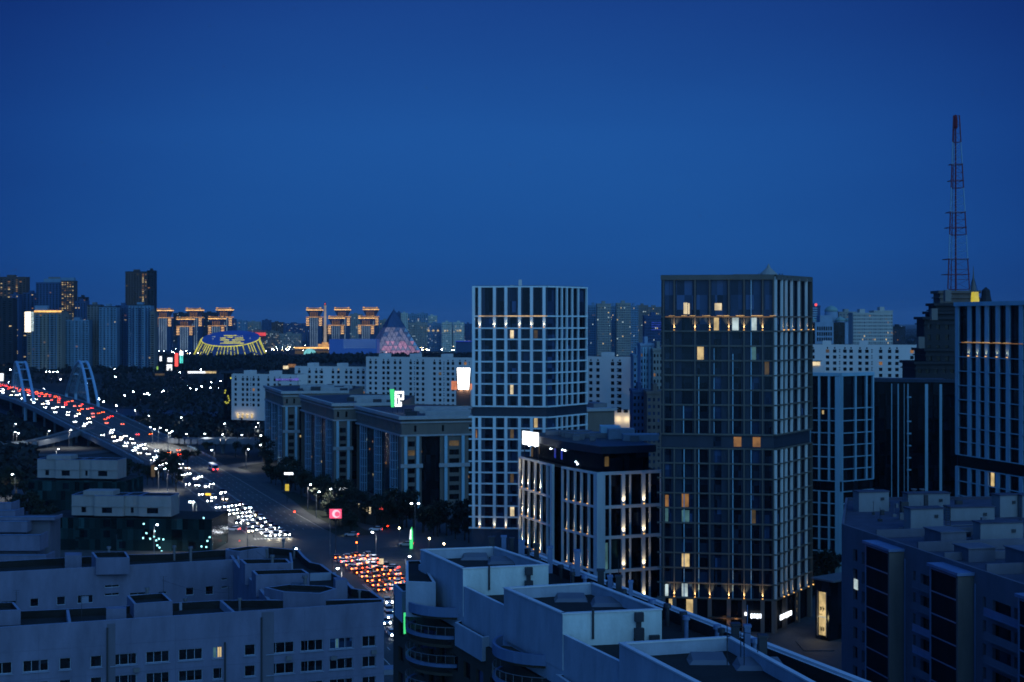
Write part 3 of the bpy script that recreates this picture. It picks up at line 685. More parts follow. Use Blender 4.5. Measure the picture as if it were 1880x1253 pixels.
# ------------------------------------------------------------------ white crescent of flats
def punched_block(B, fr, z0, z1, cols, rows, mw, ww=1.5, wh=1.5, lits=(), dim=0.04, depth=.35, small=True):
    rects, mk = [], []
    for s in cols:
        for z in rows: rects.append((s-ww/2, s+ww/2, z, z+wh))
    if small: rects += [(s-.45, s+.45, z1-2.6, z1-1.6) for s in cols]
    for q in holes(mw, fr, 0, fr.L, z0, z1, rects, depth):
        k = 'glass_k'; c = fr.pt((q[0]+q[1])/2, 0); px = 940+F*c[0]/c[1]
        if R.random() < dim: k = pick((2, 'l_dim'), (1, 'l_orange'), (.5, 'l_warm'))
        for lx, ly, lm in lits:
            if abs(lx-px) < 3.5 and q[2] < ZY(ly, c[1]) < q[3]: k = lm
        B.win(fr, *q, depth-.02, k)
def white_flats(label, x0, x1, ytop, D0, D1, dim, lits=(), depth=14, ybase=None, arcade=False, parts=100, sidewall=None):
    A, Bq = PD(x0, D0), PD(x1, D1); fr = Fr(A, Bq); Dm = (D0+D1)/2; zt_ = ZY(ytop, Dm); B = Bld('apartment_block', label, 'building', (*A, 0), 'white crescent of flats')
    mw = MB(); rows = [zt_-5.0-3.6*i for i in range(int((zt_-8)/3.6))]
    pat = [3.6, 5.2, 4.0, 8.0, 5.2, 4.2, 8.6, 4.2, 6.0]; cols = []; s = 3.4; i = R.randrange(9)
    while s < fr.L-2.5: cols.append(s); s += pat[i % 9]; i += 1
    punched_block(B, fr, 0, zt_, cols, rows, mw, 2.0, 2.0, lits, dim)
    pipes = MB()
    for s in cols[2::4]:
        for z in rows: fr.box(pipes, s+2.6, s+3.3, z+.2, z+.9, 0, .06); fr.box(pipes, s+2.6, s+3.3, z+1.5, z+2.2, 0, .06)
    pipes.build('vent_grilles', 'glass_k', B.root)
    b2 = [fr.pt(fr.L, 0, -depth)[:2], fr.pt(0, 0, -depth)[:2]]; poly = [A, Bq]+b2
    plain(mw, poly, 0, zt_, (1, 2, 3)); mc, mr = MB(), MB(); tray(mw, mc, mr, ccw(poly), 0, zt_+.01, .9, .5, walls=False)
    mc.build('parapet', 'white_panel', B.root); mr.build('roof', 'roof', B.root)
    s = 9.
    while s < fr.L-8:
        m = MB(); fr.box(m, s, s+5, zt_-.9, zt_+2.2, -depth+3, -2); m.build('stair_head', 'white_panel', B.root); s += 18+R.random()*10
    if arcade:
        m = MB(); s = 4.5
        while s < 20: fr.box(m, s, s+1.6, 1.4, 4.6, .02, .12); s += 3.9
        m.build('arcade_lights', 'l_warm', B.root)
        for q in range(4): point_light('arcade_lamp', fr.pt(5.3+q*3.9, 4.0, 1.2), 160, (1, .75, .42), .3, B.root)
    mw.build('wall', 'white_panel', B.root); B.done(parts); return fr
white_flats('leftmost white section of the crescent, warm lights along its foot', 425, 545, 687, 1010, 990, .03, [(438, 706, 'l_warm'), (459, 727, 'l_cream'), (450, 738, 'l_cream'), (457, 738, 'l_cream'), (475, 738, 'l_warm'), (482, 738, 'l_warm')], arcade=True, parts=60)
white_flats('middle white section of the crescent with three stair heads, above the beige blocks', 541, 673, 673, 1015, 1000, .03, [(576, 693, 'l_warm')], parts=60)
white_flats('long white section of the crescent ending at the glowing billboard', 672, 868, 656, 990, 960, .03, [(745, 684, 'l_warm'), (797, 703, 'l_warm'), (790, 703, 'l_warm')], parts=70)
white_flats('short white crescent section between the pale and bronze towers, orange windows', 1074, 1160, 655, 800, 790, .03,
            [(1105, 694, 'l_orange'), (1105, 704, 'l_orange'), (1118, 704, 'l_orange'), (1105, 713, 'l_orange'), (1105, 732, 'l_orange'), (1118, 732, 'l_orange'), (1129, 733, 'l_orange'), (1129, 743, 'l_orange'), (1146, 743, 'l_warm')], parts=70)
white_flats('white section of the crescent right of the bronze tower with a row of orange windows', 1482, 1684, 633, 860, 845, .04,
            [(1535, 682, 'l_orange'), (1545, 682, 'l_orange'), (1565, 682, 'l_orange'), (1583, 682, 'l_orange'), (1595, 682, 'l_orange'), (1612, 682, 'l_orange'), (1623, 682, 'l_orange'), (1642, 682, 'l_dim'), (1612, 672, 'l_orange'), (1612, 662, 'l_orange'), (1642, 662, 'l_orange')], parts=90)
# black end wall with yellow chain of lights
a, b = PD(411, 1012), PD(425, 1010); B = Bld('gable_building', 'narrow black building end with a curl of small yellow lights', 'building', (*a, 0)); fr = Fr(a, b)
m = MB(); fr.box(m, 0, fr.L-.2, 0, ZY(687, 1011), -14, 0); m.build('wall', 'glass_k', B.root)
m = MB()
for px_, py_ in ((419, 729), (420, 733), (421, 737), (419, 741), (416, 742), (414, 740), (424, 696), (413, 723), (414, 719)): s = fr.at(px_); z = ZY(py_, 1010); fr.box(m, s-.5, s+.5, z, z+1.1, .05, .2)
m.build('light_chain', 'e_yellow', B.root); m = MB(); fr.box(m, -2, fr.L+1, ZY(687, 1011), ZY(686, 1011)+.3, -15, .5); m.build('roof', 'roof', B.root)
# lit lower storey at the foot of the short crescent section
k = Fr(PD(1128, 788), PD(1162, 787)); B = Bld('annex', 'warm floodlit low annex at the foot of the short white section', 'building', (*k.A, 0)); m = MB()
rr = [(k.at(x)-1.2, k.at(x)+1.2, ZY(758, 788), ZY(758, 788)+1.9) for x in (1137, 1149)]
holes(m, k, 0, k.L, 0, ZY(753, 788), rr, .3); 
for q in rr: B.win(k, *q, .28, 'glass_k')
plain(m, [tuple(k.A), tuple(k.B), k.pt(k.L, 0, -.9)[:2], k.pt(0, 0, -.9)[:2]], 0, ZY(753, 788), (1, 3)); m.build('wall', 'white_panel', B.root)
for s in (2, 7): point_light('flood_lamp', k.pt(s, ZY(770, 788), 2.2), 500, (1, .75, .38), .4, B.root)
B.done(10)
# two-storey lit balcony strip on the short section
k = Fr(PD(1159, 789), PD(1167, 785)); B = Bld('stair_tower', 'slim stair tower with a zigzag of warm lights beside the short white section', 'building', (*k.A, 0))
m = MB(); k.box(m, 0, k.L, 0, ZY(650, 788), -8, -.1); m.build('wall', 'white_panel', B.root)
for i, y in enumerate((657, 664, 669, 675, 682, 688, 693, 698, 704, 709)): m = MB(); k.box(m, .5+(i % 2)*.7, 1.6+(i % 2)*.7, ZY(y, 788), ZY(y, 788)+1.2, -.08, .06); m.build('stair_light', 'l_cream', B.root)

# ------------------------------------------------------------------ generic flats
def flats(label, x0, x1, ytop, D, wallm, dark='glass_k', nb=6, fh=3.1, dim=.05, side=0, depth=18, parts=30, group=None, cap=None, bal=None, lits=(), name='apartment_tower', litmk=('l_dim', 'l_orange', 'l_warm'), skew=0.0, bays=0, litcols=None):
    A, Bq = PD(x0, D), PD(x1, D+skew); fr = Fr(A, Bq); zt_ = ZY(ytop, D); B = Bld(name, label, 'building', (*A, 0), group); mw = MB()
    nr = int((zt_-3)/fh); pitch = fr.L/nb; rects = []
    for i in range(nb):
        c = pitch*(i+.5); ww = pitch*(.22 if i % 3 else .30)
        for r_ in range(nr): rects.append((c-ww, c+ww, 2+fh*r_+.9, 2+fh*r_+2.4))
    for q in holes(mw, fr, 0, fr.L, 0, zt_, rects, .3):
        i = int((q[0]+q[1])/2/pitch); d = dim
        if litcols and i in litcols and q[2] > zt_*litcols[i][0]: d = litcols[i][1]
        k = R.choice(litmk) if R.random() < d else dark
        B.win(fr, *q, .28, k)
    poly = [A, Bq, fr.pt(fr.L, 0, -depth)[:2], fr.pt(0, 0, -depth)[:2]]
    plain(mw, poly, 0, zt_, (1, 2, 3)); mr = MB(); mr.face([(*p, zt_-.05) for p in poly]); mr.build('roof', 'roof', B.root)
    mc = MB(); fr.box(mc, -.3, fr.L+.3, zt_-.9, zt_+.3, -depth-.3, .4); mc.build('cornice', cap or wallm, B.root)
    if bays:
        mb2 = MB()
        for i in range(bays):
            c = fr.L*(i+.5)/bays; fr.box(mb2, c-fr.L/bays*.2, c-fr.L/bays*.2+.6, 1, zt_-1.5, .02, 1.2); fr.box(mb2, c+fr.L/bays*.2, c+fr.L/bays*.2+.6, 1, zt_-1.5, .02, 1.2)
            for r_ in range(nr): fr.box(mb2, c-fr.L/bays*.2+.6, c+fr.L/bays*.2, 2+fh*r_-.1, 2+fh*r_+.8, .4, 1.1)
        mb2.build('balconies', bal or wallm, B.root)
    m = MB(); fr.box(m, fr.L*.35, fr.L*.6, zt_+.3, zt_+3.6, -depth*.7, -3); m.build('lift_housing', wallm, B.root)
    mw.build('wall', wallm, B.root); B.done(parts); return B, fr, zt_

M['blk'] = mat('far_dark', (0.016, 0.020, 0.028), .8, .2, .05); M['tanfar'] = mat('far_tan', (0.13, 0.125, 0.12), .8, .2, .05)
M['bluefar'] = mat('far_blue', (0.11, 0.20, 0.29), .8, .2, .05); M['greyfar'] = mat('far_grey', (0.21, 0.215, 0.20), .8, .2, .05)
M['beigefar'] = mat('far_beige', (0.16, 0.15, 0.13), .8, .2, .05); M['brownfar'] = mat('far_brown', (0.07, 0.05, 0.045), .8, .2, .05)
M['greenfar'] = mat('far_green', (0.16, 0.26, 0.25), .8, .2, .05); M['blue2'] = mat('far_deep_blue', (0.03, 0.065, 0.14), .8, .2, .05)
G1 = 'residential towers beyond the bridge'
flats('very dark tower block cut by the left edge of the picture', -40, 24, 548, 2150, 'blk', 'glass_k', 6, dim=.02, group=G1)
flats('brown-black tower at the left edge with columns of orange windows near its flat top', -8, 48, 509, 2300, 'brownfar', 'glass_k', 8, dim=.04, group=G1, litcols={1: (.68, .8), 3: (.7, .7), 5: (.66, .8), 6: (.8, .6)})
flats('short tan block with a blue top storey between the two leftmost towers', 18, 34, 541, 2250, 'blue2', 'glass_k', 3, dim=.2, group=G1)
flats('low dark link block behind the floodlit sign tower', 42, 70, 538, 2280, 'blue2', 'glass_k', 4, dim=.08, group=G1)
B, fr, z = flats('dark left half of the tall tower with the roof sign', 66, 113, 519, 2250, 'blue2', 'glass_k', 8, dim=.03, group=G1)
m = MB(); fr.box(m, fr.L*.3, fr.L, z+.3, z+6, -12, -.2); m.build('roof_storey', 'bluefar', B.root)
m = MB(); fr.box(m, fr.L*.48, fr.L*.95, z+5.8, z+8.6, -1.5, -.8); o = m.build('roof_sign', 'tanfar', B.root)
B, fr, z = flats('right half of the tall tower with the roof sign, rows of peach windows', 112.5, 136, 516, 2245, 'brownfar', 'glass_b', 5, dim=.5, group=G1, litcols={i: (.2, .75) for i in range(5)})
m = MB(); fr.box(m, 0, fr.L, z+.3, z+5.2, -8, .1); m.build('roof_band', 'bluefar', B.root)
flats('slim dark block with a small black head, right of the roof sign tower', 137, 158, 553, 2200, 'blue2', 'glass_k', 4, dim=.06, group=G1)
flats('small black stub tower behind the slim dark block', 143, 157, 546, 2240, 'blk', 'glass_k', 3, dim=.05, group=G1)
B, fr, z = flats('tan tower with blue bays under a gold light strip', 50, 113, 572, 1960, 'beigefar', 'glass_k', 9, dim=.03, group=G1, bays=2, bal='bluefar', parts=60)
m = MB(); fr.box(m, fr.at(63), fr.L, z-1.2, z+1.2, .5, 1.0); m.build('gold_light_strip', 'e_gold', B.root)
m = MB(); fr.box(m, fr.at(63), fr.at(86), z+.4, z+8, -10, -1); m.build('roof_storey', 'bluefar', B.root)
for i in range(7): m = MB(); fr.box(m, fr.at(46), fr.at(57), z-1.4-i*4.05-2.9, z-i*4.05-.6, 1.0, 1.4); m.build('sign_panel', 'e_goldblock' if i < 0 else 'l_cream', B.root)
for i in range(9): m = MB(); fr.box(m, fr.at(57.4), fr.at(62.2), z-1.2-i*3.0-2.2, z-1.0-i*3.0, 1.0, 1.3); m.build('sign_panel', 'l_white', B.root)
M['l_bright'] = lit('lit_sign_bright', (1.0, .86, .62), 2.2, .1)
for o in list(B.root.children):
    if o.name.startswith('sign_panel') and o.data.materials[0] is M['l_cream']: o.data.materials[0] = M['l_bright']
flats('mid blue block with stepped top just right of the gold strip tower', 118, 163, 588, 1985, 'bluefar', 'glass_k', 7, dim=.02, group=G1, bays=2, bal='bluefar', parts=50)
flats('tan shaft rising behind the mid blue block', 112, 126, 577, 2020, 'tanfar', 'glass_k', 2, dim=.02, group=G1)
flats('tan-sided block with a dark flat crown, centre of the tower row', 160, 184, 560, 2010, 'tanfar', 'glass_k', 4, dim=.02, group=G1, cap='blk')
flats('pale blue block with paired balconies, left of the long dark block', 182, 214, 563, 1980, 'bluefar', 'glass_k', 5, dim=.03, group=G1, bays=2, bal='bluefar', cap='blk', parts=50)
flats('shadowed deep blue block between the two pale blue ones', 212, 238, 561, 2000, 'blue2', 'glass_k', 5, dim=.02, group=G1, bays=1)
flats('rightmost blue block of the row, below the brown tower', 236, 277, 560, 1970, 'bluefar', 'glass_k', 7, dim=.03, group=G1, bays=3, bal='blue2', cap='blk', parts=50)
flats('thin tan end wall at the right end of the tower row', 276, 284, 572, 1965, 'tanfar', 'glass_k', 1, dim=0, group=G1)
B, fr, z = flats('tall brown tower with one column of peach windows, standing alone above the row', 230, 270, 499, 2320, 'brownfar', 'glass_k', 8, dim=.02, group=G1, litcols={6: (.4, .95), 7: (.4, .7)}, cap='blk', parts=60)
flats('black rounded right part of the tall brown tower', 270, 283, 497, 2325, 'blk', 'glass_k', 2, dim=.01, group=G1)

# right of the pyramid and the far middle
G2 = 'far apartment blocks on the skyline'
M['cream_far'] = mat('far_cream', (0.36, 0.40, 0.36), .8, .2, .03)
far = [(642, 664, 577, 4200, 'greyfar', 'pale grey block behind the right hand gate towers'), (697, 716, 588, 4000, 'greyfar', 'pale grey block just left of the glass pyramid'),
       (728, 736, 574, 3900, 'blue2', 'dark blue block just right of the pyramid tip'), (736, 748, 575, 3850, 'cream_far', 'cream slab beside the pyramid tip'),
       (748, 766, 577, 3900, 'bluefar', 'blue block right of the cream slab'), (750, 786, 593, 3500, 'greyfar', 'wide grey block with blue windows right of the pyramid'),
       (766, 785, 576, 3600, 'bluefar', 'taller blue block with an open corner right of the pyramid'), (784, 802, 580, 3650, 'cream_far', 'cream block with a round roof storey'),
       (785, 811, 594, 3300, 'bluefar', 'block with three warm arches, right of the pyramid'), (811, 830, 592, 3250, 'cream_far', 'cream pier-fronted block with two warm arches'),
       (832, 852, 592, 3250, 'cream_far', 'cream pier-fronted block with a lit middle, left of the pale tower'), (852, 866, 595, 3300, 'blue2', 'deep blue block touching the pale tower'),
       (398, 432, 586, 4800, 'blue2', 'dim blue block behind the left hand gate towers'), (430, 452, 589, 5200, 'bluefar', 'low pale block behind the bowl arena'),
       (452, 478, 591, 5400, 'greyfar', 'low block with a white light line on the skyline'), (481, 496, 588, 4700, 'blue2', 'small blue cube building on the skyline'),
       (496, 520, 592, 5000, 'brownfar', 'low reddish block on the skyline'), (520, 560, 594, 5000, 'blue2', 'low blue block left of the right hand gate towers'),
       (286, 300, 600, 4300, 'blue2', 'blue block left of the first gate tower'), (318, 345, 575, 4500, 'blk', 'dark block between the first two gate towers'),
       (370, 398, 574, 4500, 'blk', 'dark block between the second and third gate towers'), (455, 489, 607, 3700, 'tanfar', 'low office with a red roof glow behind the arena'),
       (488, 512, 609, 3600, 'tanfar', 'speckled office block with many small lit windows'), (511, 552, 613, 3500, 'greyfar', 'wide grey hall left of the monument column'),
       (592, 640, 600, 4500, 'blk', 'dark block behind the right hand gate towers'), (865, 880, 600, 4200, 'blue2', 'sliver of blue block behind the pale tower')]
for x0, x1, yt_, D, mk, lab in far:
    flats(lab, x0, x1, yt_, D, mk, 'glass_k', max(3, int((x1-x0)/3.2)), fh=4.2, dim=.5 if 'speckled' in lab else .10, group=G2, depth=25, parts=0, litmk=('l_dim', 'l_white', 'l_warm'))
k = Fr(PD(455, 3690), PD(489, 3690)); m = MB(); k.box(m, 0, k.L, ZY(617, 3690), ZY(611, 3690), .2, 1.2)
rs = thing('neon_sign', 'long red glowing sign on the low office behind the arena', 'sign', (*k.A, 0)); m.build('red_tube', lit('red_glow', (1, .08, .08), .7, .3, .02), rs); m = MB(); k.box(m, 0, k.L, ZY(618, 3690), ZY(617, 3690), .2, 1); m.build('rail', 'blk', rs)
for x, wv in ((787, 4), (795.5, 4), (804, 4), (816.5, 2.5), (821.5, 2.5), (840, 3), (845, 4)):
    k = Fr(PD(x-wv/2, 3240), PD(x+wv/2, 3240)); m = MB(); zc_ = ZY(609, 3240); s = k.L
    pts = [(0, 0), (s, 0), (s, 2)]+[(s/2+s/2*math.cos(q), 2+s/2*math.sin(q)) for q in (math.pi/4, math.pi/2, 3*math.pi/4)]+[(0, 2)]
    m.face([k.pt(a, zc_+b, .5) for a, b in pts]); m.face([k.pt(a, zc_+b, .2) for a, b in pts][::-1])
    o = m.build('arch_light', 'l_warm'); o.name = 'arch_light'; tag(o, 'warm floodlit arch opening high on a far apartment block', 'light', 'warm arches on the far blocks')
G3 = 'dense apartment blocks between the two big towers'
for i, (x0, x1, yt_, D, mk, lab) in enumerate([(1080, 1100, 561, 1900, 'bluefar', 'leftmost bluish slab behind the pale tower'), (1096, 1122, 558, 1850, 'greyfar', 'pale grey slab second from the pale tower'),
        (1120, 1134, 562, 1900, 'bluefar', 'narrow blue slab between two grey ones'), (1132, 1158, 557, 1860, 'greyfar', 'wide grey slab with a stepped head'), (1156, 1172, 562, 1920, 'bluefar', 'blue slab right of the stepped grey one'),
        (1170, 1190, 561, 2600, 'tanfar', 'hazy tan block with sparse warm windows'), (1186, 1216, 564, 2700, 'tanfar', 'hazy tan block touching the bronze tower'), (1183, 1218, 580, 1500, 'blue2', 'deep blue building with blue light bands')]):
    flats(lab, x0, x1, yt_, D, mk, 'glass_b', max(4, int((x1-x0)/3)), dim=.06, group=G3, parts=25, litmk=('l_dim', 'l_warm', 'l_white'))
m = MB(); k = Fr(PD(1196, 1495), PD(1217, 1495)); 
for y in (592, 596, 600, 605): k.box(m, 0, k.L, ZY(y+1.4, 1495), ZY(y, 1495), .2, .6)
o = thing('light_bands', 'four blue light bands on the deep blue building left of the bronze tower', 'light', (*k.A, 0)); m.build('band', 'e_blue', o); m = MB(); k.box(m, k.L-.6, k.L, ZY(606, 1495), ZY(591, 1495), .15, .5); m.build('bracket', 'blk', o)
M['paleblue'] = mat('pale_blue_render', (0.19, 0.27, 0.36), .8, .15, .1)
G4 = 'modern flats between the pale tower and the bronze tower'
flats('pale stepped modern flats with blue balconies, left of the bronze tower', 1176, 1200, 632, 700, 'paleblue', 'glass_b', 5, dim=.05, group=G4, bays=2, bal='frame_blue', parts=80)
flats('cream side wing of the modern flats touching the bronze tower', 1199, 1222, 641, 690, 'greyfar', 'glass_k', 4, dim=.03, group=G4, parts=60)
flats('low tan block with round windows in front of the modern flats', 1188, 1222, 720, 640, 'tan_dark', 'glass_b', 4, dim=0, group=G4, parts=30)
flats('shadowed blue block below the modern flats', 1162, 1190, 718, 655, 'blue2', 'glass_k', 4, dim=.01, group=G4, parts=40)
flats('blue-grey block rising behind the stair tower', 1163, 1180, 652, 760, 'bluefar', 'glass_k', 3, dim=.02, group=G4, parts=40)
k = Fr(PD(1078, 520), PD(1128, 524)); B = Bld('low_block', 'low beige block with a pale cornice, right of the pale tower', 'building', (*k.A, 0)); m = MB(); z1 = ZY(755, 522)
k.box(m, 0, k.L, 0, z1, -20, 0); m.build('wall', 'beige', B.root); m = MB(); k.box(m, -.3, k.L+.6, z1, z1+1, -20.5, .7); m.build('cornice', 'beige_light', B.root)
m = MB(); k.box(m, k.L*.4, k.L*.9, z1+1, z1+2.6, -15, -4); m.build('rooftop_unit', 'metal', B.root)

# domed building and white flats at the right
D = 1450; a, b = PD(1484, D), PD(1571, D); fr = Fr(a, b); B = Bld('domed_building', 'black glass and white-framed building with pale green domes', 'building', (*a, 0)); z1 = ZY(592, D)
m = MB(); fr.box(m, 0, fr.L, 0, z1, -30, 0); m.build('glass_wall', 'glass_k', B.root)
k0, k1 = fr.at(1496), fr.at(1530); m = MB(); rects = []
for i in range(7):
    for yy in (600, 610, 620): s = k0+2+(k1-k0-3)*i/7; rects.append((s, s+1.6, ZY(yy+7, D), ZY(yy, D)))
f2 = Fr(fr.pt(0, 0, .8)[:2], fr.pt(fr.L, 0, .8)[:2]); holes(m, f2, k0, k1, 0, z1, rects, .6)
for q in rects: B.win(f2, *q, .58, 'glass_k')
fr.box(m, fr.at(1551), fr.at(1562), 0, z1, .01, .8); m.build('white_wall', 'paleblue', B.root)
for px_, r_, yb_, dd in ((1526, 25, 572, 20), (1543, 19, 590, 8), (1559, 16, 590, 8), (1493, 12, 590, 8), (1516, 9, 583, 14)):
    x, y = PD(px_, D+dd); rr = r_*mpp(D)/2; zb_ = ZY(yb_, D)
    m = MB(); m.lathe((x, y, zb_-5), [(rr*.96, -8), (rr*.96, 5)], 20); m.build('drum', 'paleblue', B.root)
    m = MB(); m.lathe((x, y, zb_), [(rr, 0)]+[(rr*math.cos(t*math.pi/12), rr*.85*math.sin(t*math.pi/12)) for t in range(1, 6)]+[(.15, rr*.87), (.1, rr*1.15)], 20); m.build('dome', 'greenfar', B.root, smooth=True)
m = MB(); fr.box(m, fr.at(1507), fr.at(1530), z1, ZY(572, D)-4, -20, -4); m.build('upper_storey', 'paleblue', B.root); B.done(30)
flats('banded dark block with a red roof light behind the domed building', 1480, 1506, 562, 1900, 'blue2', 'frame_blue', 1, dim=0, parts=0)
x, y = PD(1498, 1890); m = MB(); m.lathe((x, y, ZY(560, 1890)), [(.3, -2), (1.3, -1), (1.8, 0), (1.3, 1), (.3, 1.8)], 8); o = m.build('beacon', 'e_red', None, off=(x, y, ZY(560, 1890))); tag(o, 'red warning beacon on the banded dark block', 'beacon')
flats('low cream roofs beside the large green dome', 1540, 1572, 573, 1800, 'greyfar', 'glass_b', 5, dim=.1, parts=20)
M['whitefar'] = mat('far_white', (0.36, 0.36, 0.33), .8, .1, .05)
flats('left part of the tall white flats with tiny windows', 1566, 1605, 575, 1300, 'whitefar', 'glass_b', 12, dim=.06, parts=60)
flats('taller right part of the white flats, ending the row', 1605, 1639, 571, 1300, 'whitefar', 'glass_b', 10, dim=.05, parts=60)
flats('low dark ribbed building beyond the white flats', 1638, 1662, 600, 2200, 'blk', 'glass_b', 6, dim=.1, parts=20)
# lit beam under the white section, right of the bronze tower
k = Fr(PD(1487, 840), PD(1506, 838)); B = Bld('lit_canopy', 'warm lit canopy box just right of the bronze tower', 'canopy', (*k.A, 0))
m = MB(); k.box(m, 0, k.L, ZY(671, 838), ZY(664, 838), 0, 5); m.build('light_box', 'l_cream', B.root); m = MB(); k.box(m, -.3, k.L+.6, ZY(664, 838), ZY(662.5, 838), -1, 6); m.build('roof', 'tan_dark', B.root)
m = MB(); k.box(m, 0, k.L+3, 0, ZY(672, 838), -2, 4); m.build('wall', 'white_panel', B.root)
# cupola rising behind the bronze tower
x, y = PD(1411, 620); B = Bld('cupola_tower', 'pale pointed cupola with small pinnacles showing above the bronze tower', 'tower', (x, y, 0)); zc_ = ZY(508, 620)
m = MB(); m.box(x-6, x+6, y-6, y+6, 0, zc_); m.build('shaft', 'beige', B.root)
m = MB(); m.lathe((x, y, zc_), [(4.6, 0), (4.4, .6), (3.4, 1.6), (2.0, 2.8), (.9, 3.8), (.7, 4.4), (.1, 5.6)], 12); m.build('cupola', 'greyfar', B.root)
for dx in (-5, -3.6, 4, 5.2): m = MB(); m.tube((x+dx, y-4, zc_-1), (x+dx, y-4, zc_+1.2), .5, .15); m.build('pinnacle', 'metal_dark', B.root)
# violet neon strip along the foot of the crescent, behind the farthest beige block
k = Fr(PD(505, 970), PD(552, 968)); o = thing('neon_sign', 'violet-blue neon sign in front of the white crescent, behind the farthest beige block', 'sign', (*k.A, 0))
m = MB(); s = 0.5
while s < k.L-1.2: k.box(m, s, s+.9, ZY(699, 969), ZY(695.5-(s > 14)*1.5, 969), 0, .3); s += 1.25
m.build('letters', lit('neon_violet', (.18, .14, .8), .5, .2), o); m = MB(); k.box(m, 0, k.L, ZY(700, 969), ZY(699.3, 969), -.2, .2); k.box(m, 2, 2.3, 0, ZY(700, 969), -.2, 0); k.box(m, k.L-2, k.L-1.7, 0, ZY(700, 969), -.2, 0); m.build('frame', 'metal_dark', o)
# ------------------------------------------------------------------ black stepped skyscraper and the mast
D = 470; B = Bld('stepped_skyscraper', 'black stepped skyscraper with a yellow lit cone and a spire behind the blue tower', 'skyscraper', (*PD(1755, D), 0))
def blk(x0, x1, yt_, dy, y0=None, name='tier', m_='blk', cor=True):
    A = PD(x0, D+dy); Bq = PD(x1, D+dy); fr = Fr(A, Bq); z1 = ZY(yt_, D+dy); z0 = 0 if y0 is None else ZY(y0, D+dy); m = MB(); rects = []
    n = max(2, int(fr.L/2.6)); r0 = max(z0, 5)
    for i in range(n):
        z = r0+1
        while z < z1-3: s = fr.L*(i+.5)/n; rects.append((s-.6, s+.6, z, z+1.9)); z += 3.6
    for q in holes(m, fr, 0, fr.L, z0, z1, rects, .4): B.win(fr, *q, .38, 'glass_k')
    dp = fr.L*.6
    plain(m, [A, Bq, fr.pt(fr.L, 0, -dp)[:2], fr.pt(0, 0, -dp)[:2]], z0, z1, (1, 2, 3)); m.face([fr.pt(0, z1), fr.pt(fr.L, z1), fr.pt(fr.L, z1, -dp), fr.pt(0, z1, -dp)])
    if cor:
        fr.box(m, -.8, fr.L+.8, z1-.9, z1, -dp-.8, .8); fr.box(m, -.5, fr.L+.5, z1-2.6, z1-2.2, -dp-.5, .5)
    m.build(name, m_, B.root)
blk(1681, 1830, 664, 0); blk(1700, 1825, 640, 4); blk(1697, 1780, 582, 8); blk(1712, 1790, 572, 11); blk(1718, 1795, 557, 14); blk(1726, 1796, 534, 17, m_='tan_dark')
m = MB(); x, y = PD(1810, D+16); m.lathe((x, y, ZY(590, D+16)), [(1.9, 0), (1.9, 6), (2.1, 6.6), (1.6, 8.4), (1.4, 10.5), (.2, 11.6)], 10); m.build('turret', 'blk', B.root)
m = MB(); m.lathe((x-2.3, y, ZY(590, D+16)), [(1.6, 0), (1.5, 6.5), (.2, 8.0)], 8); m.build('turret', 'blk', B.root)
x, y = PD(1790, D+8); z0 = ZY(556, D+8); m = MB(); m.lathe((x, y, z0), [(1.45, 0), (1.15, 3.6)], 12); m.build('lit_cone', lit('cone_yellow', (.62, .50, .04), .75, .2, .5), B.root)
x, y = PD(1787, D+20); z0 = ZY(534, D+20); m = MB(); m.lathe((x, y, z0), [(1.1, 0), (.9, .8), (.55, 2.6), (.3, 4.2), (.16, 6.4), (.04, 8.6)], 8); m.build('spire', 'tanfar', B.root)
for dx, dy in ((-1.1, -1), (1.1, -1), (-1.1, 1), (1.1, 1)): m = MB(); m.tube((x+dx, y+dy, z0), (x, y, z0+5), .09, n=4); m.build('stay', 'blk', B.root)
for px_, py_ in ((1692, 626), (1716, 574), (1741, 540)):
    x2, y2 = PD(px_, D-2); m = MB(); z = ZY(py_, D-2); m.box(x2-1, x2+1, y2, y2+2, z-2.5, z+1.3); m.build('roof_box', 'tanfar', B.root)
B.done(80)

D = 640; x, y = PD(1754.5, D); mast = thing('lattice_mast', 'tall red and white lattice broadcast mast tapering above the stepped skyscraper', 'mast', (x, y, 0))
def mw_(py): return {0: 0}.get(py, (5.6+(py-213)*(20.5-5.6)/(532-213))*mpp(D))
secs = [(213, 262, 1), (262, 303, 0), (303, 346, 1), (346, 390, 0), (390, 432, 1), (432, 477, 0), (477, 532, 1), (532, 600, 0), (600, 700, 1), (700, 832, 0)]
for y0, y1, red in secs:
    m = MB(); za, zb_ = ZY(y1, D), ZY(y0, D); za = max(za, 0); wa, wb = mw_(y1), mw_(y0)
    for sx_, sy_ in ((-1, -1), (1, -.75), (-.05, 1.2), (.25, .6)): m.tube((x+sx_*wa, y+sy_*wa, za), (x+sx_*wb, y+sy_*wb, zb_), .27 if sx_ in (-1, 1) else .2, n=5)
    n_ = 3
    for i in range(n_+1):
        t = i/n_; ww = wa+(wb-wa)*t; z = za+(zb_-za)*t; r_ = .11 if i in (0,) else .05
        for p, q in (((-1, -1), (1, -.75)), ((1, -.75), (-.05, 1.2)), ((-.05, 1.2), (-1, -1))): m.tube((x+p[0]*ww, y+p[1]*ww, z), (x+q[0]*ww, y+q[1]*ww, z), r_, n=4)
        if i < n_:
            w2 = wa+(wb-wa)*(i+1)/n_; z2 = za+(zb_-za)*(i+1)/n_
            for p, q in (((-1, -1), (1, -.75)), ((1, -.75), (-.05, 1.2)), ((-.05, 1.2), (-1, -1))): m.tube((x+p[0]*ww, y+p[1]*ww, z), (x+q[0]*w2, y+q[1]*w2, z2), .06, n=4)
    m.build('lattice_section', 'red_paint' if red else 'white_paint', mast)
